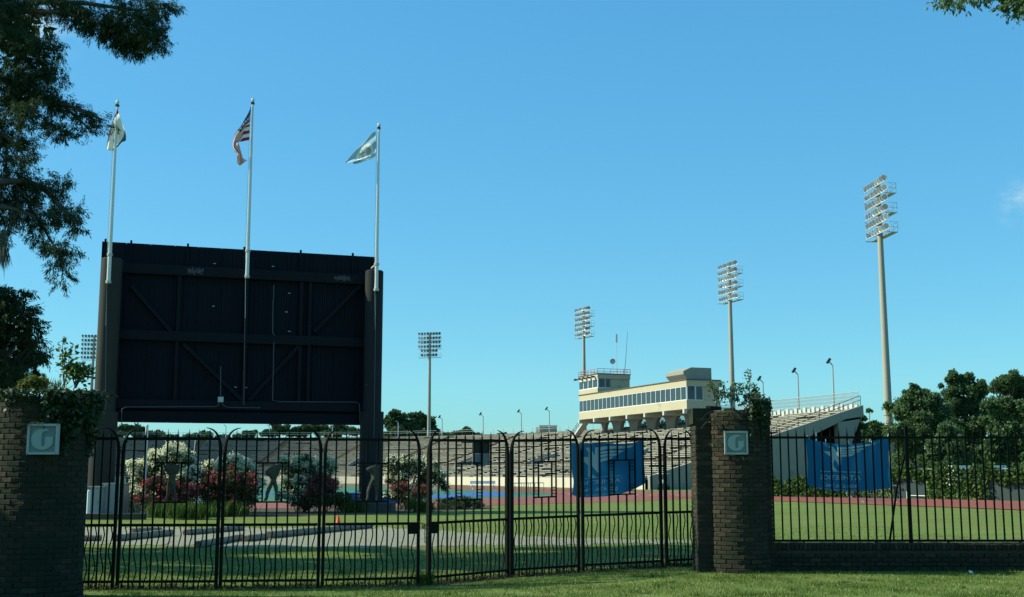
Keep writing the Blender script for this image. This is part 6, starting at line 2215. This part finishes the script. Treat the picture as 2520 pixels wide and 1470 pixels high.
# weeds along the gate foot
def weeds(pts, n, hmin, hmax, spread, label, name='weed_tuft', m=M_bladeD, wd=0.008, group=None):
    for (p, lab) in zip(pts, label):
        k = n
        x = p.x + rng.normal(size=k) * spread; y = p.y + rng.normal(size=k) * spread * 0.5
        h = rng.uniform(hmin, hmax, k); la = rng.uniform(0, 2 * pi, k); ld = h * rng.uniform(0.1, 0.7, k); a = rng.uniform(0, 2 * pi, k)
        zz = np.array([hg(px, py) for px, py in zip(x, y)])
        V = np.empty((k, 4, 3))
        mx, my = x + np.cos(la) * ld * 0.35, y + np.sin(la) * ld * 0.35
        V[:, 0] = np.stack([x, y, zz - 0.01], 1)
        V[:, 1] = np.stack([mx - np.cos(a) * wd, my - np.sin(a) * wd, zz + h * 0.6], 1)
        V[:, 2] = np.stack([x + np.cos(la) * ld, y + np.sin(la) * ld, zz + h], 1)
        V[:, 3] = np.stack([mx + np.cos(a) * wd, my + np.sin(a) * wd, zz + h * 0.6], 1)
        np_mesh(name, V.reshape(-1, 3), 4, m, None, loc=p, label=lab, cat='weeds', group=group)
weeds([G(1040, 1440)], 260, 0.06, 0.26, 0.09, ['bright weed tuft between the two middle gate posts'])
weeds([G(420, 1275), G(500, 1272), G(470, 1279), G(560, 1271)], 800, 0.25, 0.75, 0.46,
      ['tall grass clump below the left red bush', 'tall grass clump between the two red bushes', 'front tall grass clump below the left red bush', 'tall grass clump below the wide red bush'], 'grass_clump', wd=0.02, group='tall grass clumps along the bed')
weeds([G(862, 1262), G(1035, 1262)], 420, 0.25, 0.8, 0.28, ['pale grass clump at the left of the right column foot', 'grass clump below the oleander right of the right column'], 'grass_clump', wd=0.02, group='tall grass clumps along the bed')
# dark clods and leaf litter along the gate foot
V = []
for i, (t, X, L, d, nn, sp) in enumerate(GP):
    k = int(L * 900)
    q = rng.uniform(0, L, k)
    base = np.array([tuple(X(qq, 0.0)) for qq in q])
    base[:, 0] += rng.normal(0, 0.10, k); base[:, 1] += rng.normal(0.02, 0.14, k)
    base[:, 2] += np.abs(rng.normal(0.0, 0.025, k)) * (0.4 + 1.2 * np.maximum(0, np.sin(q * 9 + i)))
    V.append(leaf_quads(base, rng.normal(size=base.shape) + np.array([0, 0, .3]), 0.038, 0.5))
np_mesh('leaf_litter', np.concatenate(V), 4, mat('leaf_litter', (0.030, 0.026, 0.016), 1.0, island=(0.075, 0.06, 0.035)), None, kind='stuff')

# ------------------------------------------------------------------ plants growing on the columns
M_sap = mat('sapling_leaves', (0.055, 0.110, 0.022), 0.6, island=(0.14, 0.20, 0.05), trans=0.4, spec=0.3)
M_ivy = mat('ivy_leaves', (0.018, 0.042, 0.014), 0.55, island=(0.050, 0.085, 0.028), trans=0.2, spec=0.4)
M_fern = mat('fern_fronds', (0.045, 0.080, 0.022), 0.7, island=(0.12, 0.15, 0.05), trans=0.35)
M_yel = mat('yellow_green_leaves', (0.085, 0.120, 0.022), 0.6, island=(0.20, 0.20, 0.045), trans=0.4)
def sapling(base, tips, label, n=90, leaf=0.085, m=M_sap, spread=0.09, group=None, r=0.010, asp=0.5):
    t = thing('sapling', label, 'plant', base, group)
    b = MB(); C = []
    for tip in tips:
        mid = base.lerp(tip, 0.5) + Vector((random.uniform(-.04, .04), random.uniform(-.04, .04), 0.02))
        pl = catmull([base, mid, tip], 8)
        b.tube(pl, [r * (1 - 0.75 * k / (len(pl) - 1)) for k in range(len(pl))], 5)
        for k in range(n):
            q = rng.uniform(0.35, 1.0) ** 0.7
            p = pl[min(int(q * (len(pl) - 1)), len(pl) - 1)]
            C.append(np.array(p) + rng.normal(size=3) * spread * np.array([1, 0.8, 0.6]) * (1.15 - 0.7 * q))
    b.build('stem', M_stem, t)
    C = np.array(C)
    D = unit(C - np.array(base)) * 0.4 + rng.normal(size=C.shape) * 0.6 + np.array([0, 0, -0.35])
    np_mesh('leaves', leaf_quads(C, D, leaf, asp), 4, m, t)
    return t
YR = cRc.y
def top_of(u, v, Y=None): return P(u, v, Y or YR)
sapling(top_of(1760, 985), [top_of(1742, 930), top_of(1752, 950)], 'leftmost slender sapling on the right column', 34, 0.055, spread=0.05, group='saplings on the right column')
sapling(top_of(1785, 985), [top_of(1776, 942), top_of(1770, 960), top_of(1780, 970)], 'bushy sapling second from left on the right column', 44, 0.06, spread=0.06, group='saplings on the right column')
sapling(top_of(1812, 985), [top_of(1806, 940), top_of(1824, 948), top_of(1800, 958)], 'sapling in front of the second floodlight tower foot', 42, 0.06, spread=0.065, group='saplings on the right column')
sapling(top_of(1845, 982), [top_of(1841, 913), top_of(1856, 950), top_of(1835, 950), top_of(1862, 965)], 'tallest pointed sapling on the right column', 42, 0.06, spread=0.055, group='saplings on the right column')
def ivy(c, rad, z0, z1, a0, a1, n, label, leaf=0.07, m=M_ivy, puffs=None, name='ivy', cat='plant', depth=0.10):
    """creeper clinging to the round column between two heights and two angles"""
    t = thing(name, label, cat, Vector((c.x, c.y, z0)))
    a = rng.uniform(a0, a1, n); q = rng.uniform(0, 1, n)
    ragged = 0.35 + 0.65 * (0.5 + 0.5 * np.sin(a * 9 + 1.3)) * (0.7 + 0.3 * np.sin(a * 23))
    z = z1 - (z1 - z0) * q ** 1.3 * ragged
    rr_ = rad + 0.01 + np.abs(rng.normal(0, depth, n)) * (1 - 0.55 * q)
    C = np.stack([c.x + np.cos(a) * rr_, c.y + np.sin(a) * rr_, z], 1)
    D = np.stack([np.cos(a) * 0.6, np.sin(a) * 0.6, np.full(n, -0.6)], 1) + rng.normal(size=(n, 3)) * 0.6
    np_mesh('leaves', leaf_quads(C, D, leaf, 0.7), 4, m, t)
    b = MB()
    for k in range(7):
        aa = a0 + (a1 - a0) * (k + 0.5) / 7
        b.tube([(c.x + math.cos(aa + 0.1 * math.sin(j)) * (rad + 0.015), c.y + math.sin(aa + 0.1 * math.sin(j)) * (rad + 0.015), z1 - (z1 - z0) * j / 7 * 0.8) for j in range(8)], 0.007, 4)
    b.build('stems', M_stem, t)
    return t
ztR = cRc.z + HR
ivy(cRc, radR, ztR - 0.75, ztR + 0.06, R(-75), R(20), 1500, 'dark ivy hanging over the right shoulder of the right column', 0.06, depth=0.05)
ivy(cRc, radR - 0.12, ztR - 0.2, ztR + 0.16, R(-150), R(60), 500, 'low tangle of creeper along the top of the right column', 0.055, M_ivy, depth=0.05)
def fern(base, n, ln, label, up=0.6, m=M_fern, fan=(-pi, 0)):
    t = thing('fern', label, 'fern', base)
    V = []; b = MB()
    for k in range(n):
        a = random.uniform(*fan)
        out = Vector((math.cos(a), -abs(math.sin(a)) * 0.7 - 0.15, 0)).normalized()
        L_ = ln * random.uniform(0.6, 1.1)
        pl = [base + out * L_ * q + Vector((0, 0, L_ * (up * q - (0.35 + up) * q * q * 0.9))) for q in [j / 9 for j in range(10)]]
        b.tube(pl, 0.003, 4)
        for j in range(1, 10):
            for s in (-1, 1):
                side = out.cross(Vector((0, 0, 1))) * s
                w_ = 0.22 * L_ * (1 - j / 10.5)
                V.append((np.array(pl[j]), np.array(side * 0.9 + out * 0.5 + Vector((0, 0, -0.15))), w_))
    b.build('stalks', M_stem, t)
    C = np.array([v[0] for v in V]); D = np.array([v[1] for v in V])
    Q = []
    for c_, d_, w_ in V: Q.append(leaf_quads(c_[None, :], d_[None, :], w_, 0.28))
    np_mesh('fronds', np.concatenate(Q), 4, m, t)
yF = cRc.y - radR
fern(P(1776, 1022, yF - 0.0), 12, 0.38, 'green fern sprouting from the right column left of its sign', 0.9)
fern(P(1752, 1040, yF + 0.25), 14, 0.42, 'drooping dark fern between the pier and the right column', 0.2, M_ivy)
fern(P(1764, 1090, yF + 0.1), 7, 0.22, 'small fern at the left side of the right letter sign', 0.3)
# left column plants
YLc = cLc.y
ztL = cLc.z + HL
ivy(cLc, radL, ztL - 0.95, ztL + 0.02, R(-70), R(25), 3600, 'dark creeper over the right shoulder of the left column', 0.075, depth=0.09)
ivy(cLc, radL - 0.05, ztL - 0.30, ztL + 0.03, R(-200), R(-60), 900, 'thin creeper along the front rim of the left column', 0.06, depth=0.05)
sb_ = P(112, 958, YLc)
puf = puffs_px([(62, 948, 18, 10), (82, 940, 24, 15), (105, 945, 16, 14), (75, 955, 30, 10)], YLc)
t = thing('rim_bush', 'sunlit yellow green bush on top of the left column', 'plant', P(82, 962, YLc))
pts = puff_points([tuple(c) for c, r in puf], [tuple(r) for c, r in puf], 2600, clumps=20, clump_r=0.4)
np_mesh('foliage', leaf_quads(pts, rng.normal(size=pts.shape) + np.array([0, 0, .3]), 0.055, 0.5), 4, M_yel, t)
b = MB()
for k in range(8): b.tube([P(82 + 3 * k - 10, 962, YLc), P(60 + 7 * k, 940, YLc)], [0.006, 0.003], 4)
b.build('stems', M_stem, t)
sapling(P(186, 955, YLc), [P(190, 912, YLc), P(172, 905, YLc), P(213, 903, YLc), P(200, 897, YLc), P(222, 912, YLc), P(184, 897, YLc)], 'flat topped sapling on the right shoulder of the left column', 60, 0.075, spread=0.11, r=0.013, asp=0.6)
sapling(P(158, 955, YLc), [P(172, 890, YLc), P(175, 850, YLc), P(155, 832, YLc), P(160, 868, YLc)], 'tallest thin sapling on the left column', 26, 0.085, spread=0.075, r=0.010, asp=0.6)
fern(P(101, 1046, YLc - radL - 0.03), 8, 0.22, 'dry fern on top of the left letter sign', 1.0, mat('dry_fern', (0.16, 0.14, 0.07), 0.8, island=(0.07, 0.07, 0.03), trans=0.3), fan=(-pi, 0))
weeds([P(22, 985, YLc - 0.3), P(140, 958, YLc - 0.2)], 1, 0.1, 0.2, 0.05, ['', ''], 'x') if False else None
V = []
for (u0, u1, v0, n_) in ((0, 50, 990, 120), (118, 160, 960, 90)):
    for k in range(n_):
        p = P(rng.uniform(u0, u1), v0 + rng.uniform(-3, 6), YLc - rng.uniform(0, 0.5))
        V.append(leaf_quads(np.array(p)[None, :], (rng.normal(size=3) * 0.45 + np.array([0, 0, 1.0]))[None, :], 0.17, 0.06))
np_mesh('rim_grass', np.concatenate(V), 4, M_fern, None, loc=P(25, 990, YLc), label='pale grass growing along the broken rim of the left column', cat='grass')

# ------------------------------------------------------------------ bald cypress with hanging moss, upper left
M_cyp = mat('cypress_needles', (0.013, 0.034, 0.014), 0.7, island=(0.052, 0.088, 0.026), trans=0.3, spec=0.25)
M_moss = mat('spanish_moss', (0.10, 0.105, 0.075), 0.95, island=(0.16, 0.165, 0.12), trans=0.3)
YC = 24.0
cyp_base = Vector((-14.8, 26.6, 0))
cyp = thing('bald_cypress', 'bald cypress whose feathery branches with grey moss hang in from the upper left', 'tree', cyp_base)
b = MB(); b.tube([cyp_base + Vector((0, 0, -0.3)), cyp_base + Vector((0, 0, 0.5)), cyp_base + Vector((0.1, 0, 3)), cyp_base + Vector((0.2, 0, 10)), cyp_base + Vector((0.1, 0, 17)), cyp_base + Vector((0, 0, 21))],
                [0.95, 0.72, 0.5, 0.4, 0.22, 0.05], 14)
b.build('trunk', M_trunk, cyp, smooth=True)
BR = [[(-330, 60), (-150, 20), (0, 30), (150, 32), (300, 78), (392, 100)], [(-330, 130), (-150, 60), (60, 10), (200, 8), (330, 25), (410, 20)],
      [(-330, 210), (-150, 130), (0, 105), (130, 125)], [(-330, 300), (-150, 215), (0, 195), (90, 235), (190, 268), (256, 297)],
      [(20, 200), (80, 270), (140, 318)], [(150, 255), (200, 300), (230, 328)], [(-330, 420), (-150, 340), (0, 330), (60, 385)],
      [(-330, 560), (-150, 470), (0, 448), (90, 455), (165, 525), (195, 556)], [(40, 455), (105, 560), (150, 640), (152, 695)], [(-330, 620), (-150, 540), (0, 510), (100, 540)]]
b = MB()
for br in BR:
    pl = []
    for i, (u, v) in enumerate(br):
        if u <= -330: pl.append(cyp_base + Vector((0.15, 0, P(u, v, YC).z - 0.4)))
        else: pl.append(P(u, v, YC + 0.25 * math.sin(i * 1.7 + v)))
    c = catmull(pl, 6)
    r0 = 0.10 if br[0][0] < -300 else 0.03
    b.tube(c, [r0 * (1 - 0.88 * k / (len(c) - 1)) + 0.004 for k in range(len(c))], 6)
b.build('branches', M_trunk, cyp)
BL = [(100, 14, 70, 22), (190, 34, 45, 34), (255, 58, 52, 42), (318, 82, 58, 40), (368, 62, 42, 34), (398, 20, 32, 26), (335, 20, 55, 26), (330, 112, 42, 26), (385, 104, 26, 24), (195, 8, 55, 14), (0, 20, 36, 26), (20, 50, 30, 16),
      (28, 100, 46, 22), (88, 106, 42, 22), (126, 118, 24, 14), (20, 80, 30, 16), (28, 190, 42, 52), (88, 168, 44, 40), (132, 182, 26, 30), (68, 226, 44, 38), (118, 238, 36, 26), (40, 250, 36, 30), (146, 258, 30, 18), (60, 278, 22, 38),
      (188, 270, 32, 16), (138, 318, 30, 20), (162, 328, 20, 14), (222, 282, 26, 11), (248, 298, 15, 12), (218, 318, 22, 15), (108, 288, 26, 18), (18, 300, 26, 36), (18, 350, 42, 32), (66, 358, 24, 24), (58, 388, 28, 16), (8, 392, 26, 20),
      (22, 436, 36, 28), (78, 448, 44, 24), (146, 444, 30, 12), (18, 498, 26, 44), (66, 498, 36, 28), (128, 476, 38, 22), (156, 528, 36, 24), (98, 540, 40, 28), (190, 552, 20, 16), (8, 560, 16, 44), (178, 518, 24, 14),
      (106, 590, 26, 14), (148, 606, 26, 18), (138, 640, 20, 16), (154, 672, 14, 18), (170, 618, 18, 12), (150, 694, 9, 8), (120, 612, 18, 14)]
def sprays(blobs, Y, dens, leaf, asp, twig, dj=1.0):
    Cs, Ds = [], []
    for (u, v, ru, rv) in blobs:
        c = np.array(P(u, v, Y + rng.normal() * 0.4)); rx = ru / F * Y; rz = rv / F * Y
        nt_ = max(6, int(dens * ru * rv))
        for _ in range(nt_):
            d0 = unit(rng.normal(size=(1, 3)))[0] * rng.uniform(0.15, 1.0) ** 0.5
            p = c + d0 * np.array([rx, min(max(rx, 0.25), 0.6) * dj, rz])
            tdir = np.array([d0[0] * 0.8 + rng.normal() * 0.5, rng.normal() * 0.5, -0.25 + rng.normal() * 0.35 + d0[2] * 0.3])
            tdir /= np.linalg.norm(tdir) + 1e-6
            k = twig
            q = rng.uniform(0, 0.26, (k, 1))
            Cs.append(p + tdir * q + rng.normal(size=(k, 3)) * 0.022)
            Ds.append(tdir * 0.6 + rng.normal(size=(k, 3)) * 0.55 + np.array([0, 0, -0.75]))
    C = np.concatenate(Cs); D = np.concatenate(Ds)
    return leaf_quads(C, D, leaf, asp)
V = sprays([(u, v, ru * 0.93, rv * 0.90) for u, v, ru, rv in BL], YC, 0.072, 0.085, 0.17, 38)
np_mesh('needles', V, 4, M_cyp, cyp)
# rest of the crown above and left of the frame
N = 34000
pc = []
for _ in range(110):
    zz = rng.uniform(3.0, 14.5) if _ < 85 else rng.uniform(14, 20.5)
    rad_ = 4.5 * (1 - (zz / 23) ** 3) + 0.3
    a = rng.uniform(0, 2 * pi)
    rr_ = rad_ * rng.uniform(0.2, 1)
    x = cyp_base.x + math.cos(a) * rr_; y = cyp_base.y + math.sin(a) * rr_
    lim = -0.445 * y
    if zz < 12.4 and x > lim - 0.9: x = lim - 0.9 - rng.uniform(0, 1)
    pc.append(((x, y, zz), (1.0, 1.0, 0.55)))
pts = puff_points([p[0] for p in pc], [p[1] for p in pc], N, clumps=10, clump_r=0.4)
np_mesh('upper_needles', leaf_quads(pts, rng.normal(size=pts.shape) + np.array([0, 0, -.5]), 0.30, 0.4), 4, M_cyp, cyp)
# moss
V = []
for (u, v, ln, k_) in ((10, 612, 0.5, 160), (46, 515, 0.45, 140), (30, 525, 0.4, 120), (62, 265, 0.35, 120), (50, 255, 0.4, 120), (12, 575, 0.4, 120), (95, 505, 0.25, 80), (70, 390, 0.2, 60), (18, 640, 0.25, 40)):
    for _ in range(k_):
        p = np.array(P(u + rng.normal() * 4, v - 8 + rng.normal() * 8, YC + rng.normal() * 0.1))
        V.append(leaf_quads(p[None, :], (np.array([0, 0, -1.0]) + rng.normal(size=3) * 0.16)[None, :], ln * rng.uniform(0.3, 1), 0.05))
np_mesh('hanging_moss', np.concatenate(V), 4, M_moss, cyp, kind='stuff')
# darker dense tree behind the left column
D2 = [(0, 735, 46, 36), (44, 728, 24, 24), (28, 790, 52, 46), (76, 800, 24, 34), (20, 865, 66, 50), (78, 862, 26, 34), (98, 876, 14, 18), (10, 925, 60, 36), (58, 912, 34, 26), (-40, 780, 60, 70), (-50, 880, 70, 80), (60, 760, 16, 14), (88, 835, 14, 14)]
Y2 = 30.0
den_base = Vector((P(-20, 1168, Y2).x, Y2, 0))
dense = thing('dense_cypress', 'dense dark tree behind the left column, right side rounded', 'tree', den_base)
b = MB(); b.tube([den_base + Vector((0, 0, -0.2)), den_base + Vector((0, 0, 0.4)), den_base + Vector((0.1, 0, 3)), den_base + Vector((0, 0, 6.2))], [0.45, 0.3, 0.22, 0.06], 10); b.build('trunk', M_trunk, dense, smooth=True)
b = MB()
for (u, v, ru, rv) in D2:
    c = P(u, v, Y2); b.tube([den_base + Vector((0, 0, max(1.5, c.z - 1))), c], [0.08, 0.02], 5)
b.build('limbs', M_trunk, dense)
np_mesh('needles', sprays(D2, Y2, 0.05, 0.12, 0.2, 36, 1.6), 4, M_cyp, dense)
# branch tips at the upper right corner
tip_base = Vector((16.5, 22.0, 0.1))
tipt = thing('live_oak', 'live oak whose leafy branch tips hang in at the upper right corner', 'tree', tip_base)
b = MB(); b.tube([tip_base + Vector((0, 0, -.2)), tip_base + Vector((0, 0, .4)), tip_base + Vector((-.2, 0, 4)), tip_base + Vector((-.6, -.3, 9)), tip_base + Vector((-.8, -.4, 13))], [0.75, 0.5, 0.38, 0.28, 0.1], 12)
b.build('trunk', M_trunk, tipt, smooth=True)
b = MB()
fork = tip_base + Vector((-.6, -.3, 9.2))
b.tube(catmull([fork, P(2700, -260, 20), P(2520, -90, 20), P(2496, 10, 20)], 6), [0.15 * (1 - k / 19) + 0.004 for k in range(19)], 6)
b.tube(catmull([fork, P(2620, -200, 20), P(2420, -70, 20), P(2360, 0, 20)], 6), [0.12 * (1 - k / 19) + 0.004 for k in range(19)], 6)
up = []
for k in range(26):
    c = Vector((tip_base.x + rng.uniform(-3.6, 4.5), tip_base.y + rng.uniform(-4, 4), rng.uniform(9.5, 14.5)))
    if c.x < 0.445 * c.y + 1.6: c.x = 0.445 * c.y + 1.6 + rng.uniform(0, 1.5)
    up.append((tuple(c), (1.3, 1.3, 0.8)))
    b.tube([fork, fork.lerp(c, 0.5) + Vector((0, 0, .4)), c], [0.09, 0.05, 0.015], 5)
b.build('limbs', M_trunk, tipt)
pts = puff_points([p[0] for p in up], [p[1] for p in up], 16000, clumps=12, clump_r=0.4)
np_mesh('crown', leaf_quads(pts, rng.normal(size=pts.shape), 0.16, 0.5), 4, M_oak, tipt)
np_mesh('leaves', sprays([(2335, -6, 30, 12), (2370, 2, 14, 9), (2400, -20, 40, 14), (2490, 5, 18, 18), (2500, 26, 13, 12), (2515, -10, 20, 30), (2460, -40, 60, 30), (2540, 10, 20, 20)], 20, 0.05, 0.08, 0.4, 22, 0.5), 4, M_oak, tipt)

# trees standing left of the picture whose shade falls across the lawn and the left column
def shade_tree(base, puffs, label, n):
    return tree(base, [(Vector(c), r) for c, r in puffs], label, M_oak, n, 0.30, None, 0.35, 'live_oak', clumps=12)
shade_tree(Vector((-16.5, 16.2, 0)), [((-15.5 + i * 1.3 - 2, 15.2 + 1.5 * math.sin(i * 2.1), 4.2 + 1.6 * math.sin(i * 1.3) + 1.2), (2.0, 1.9, 1.3)) for i in range(6)], 'live oak standing left of the gate, outside the picture', 9000)
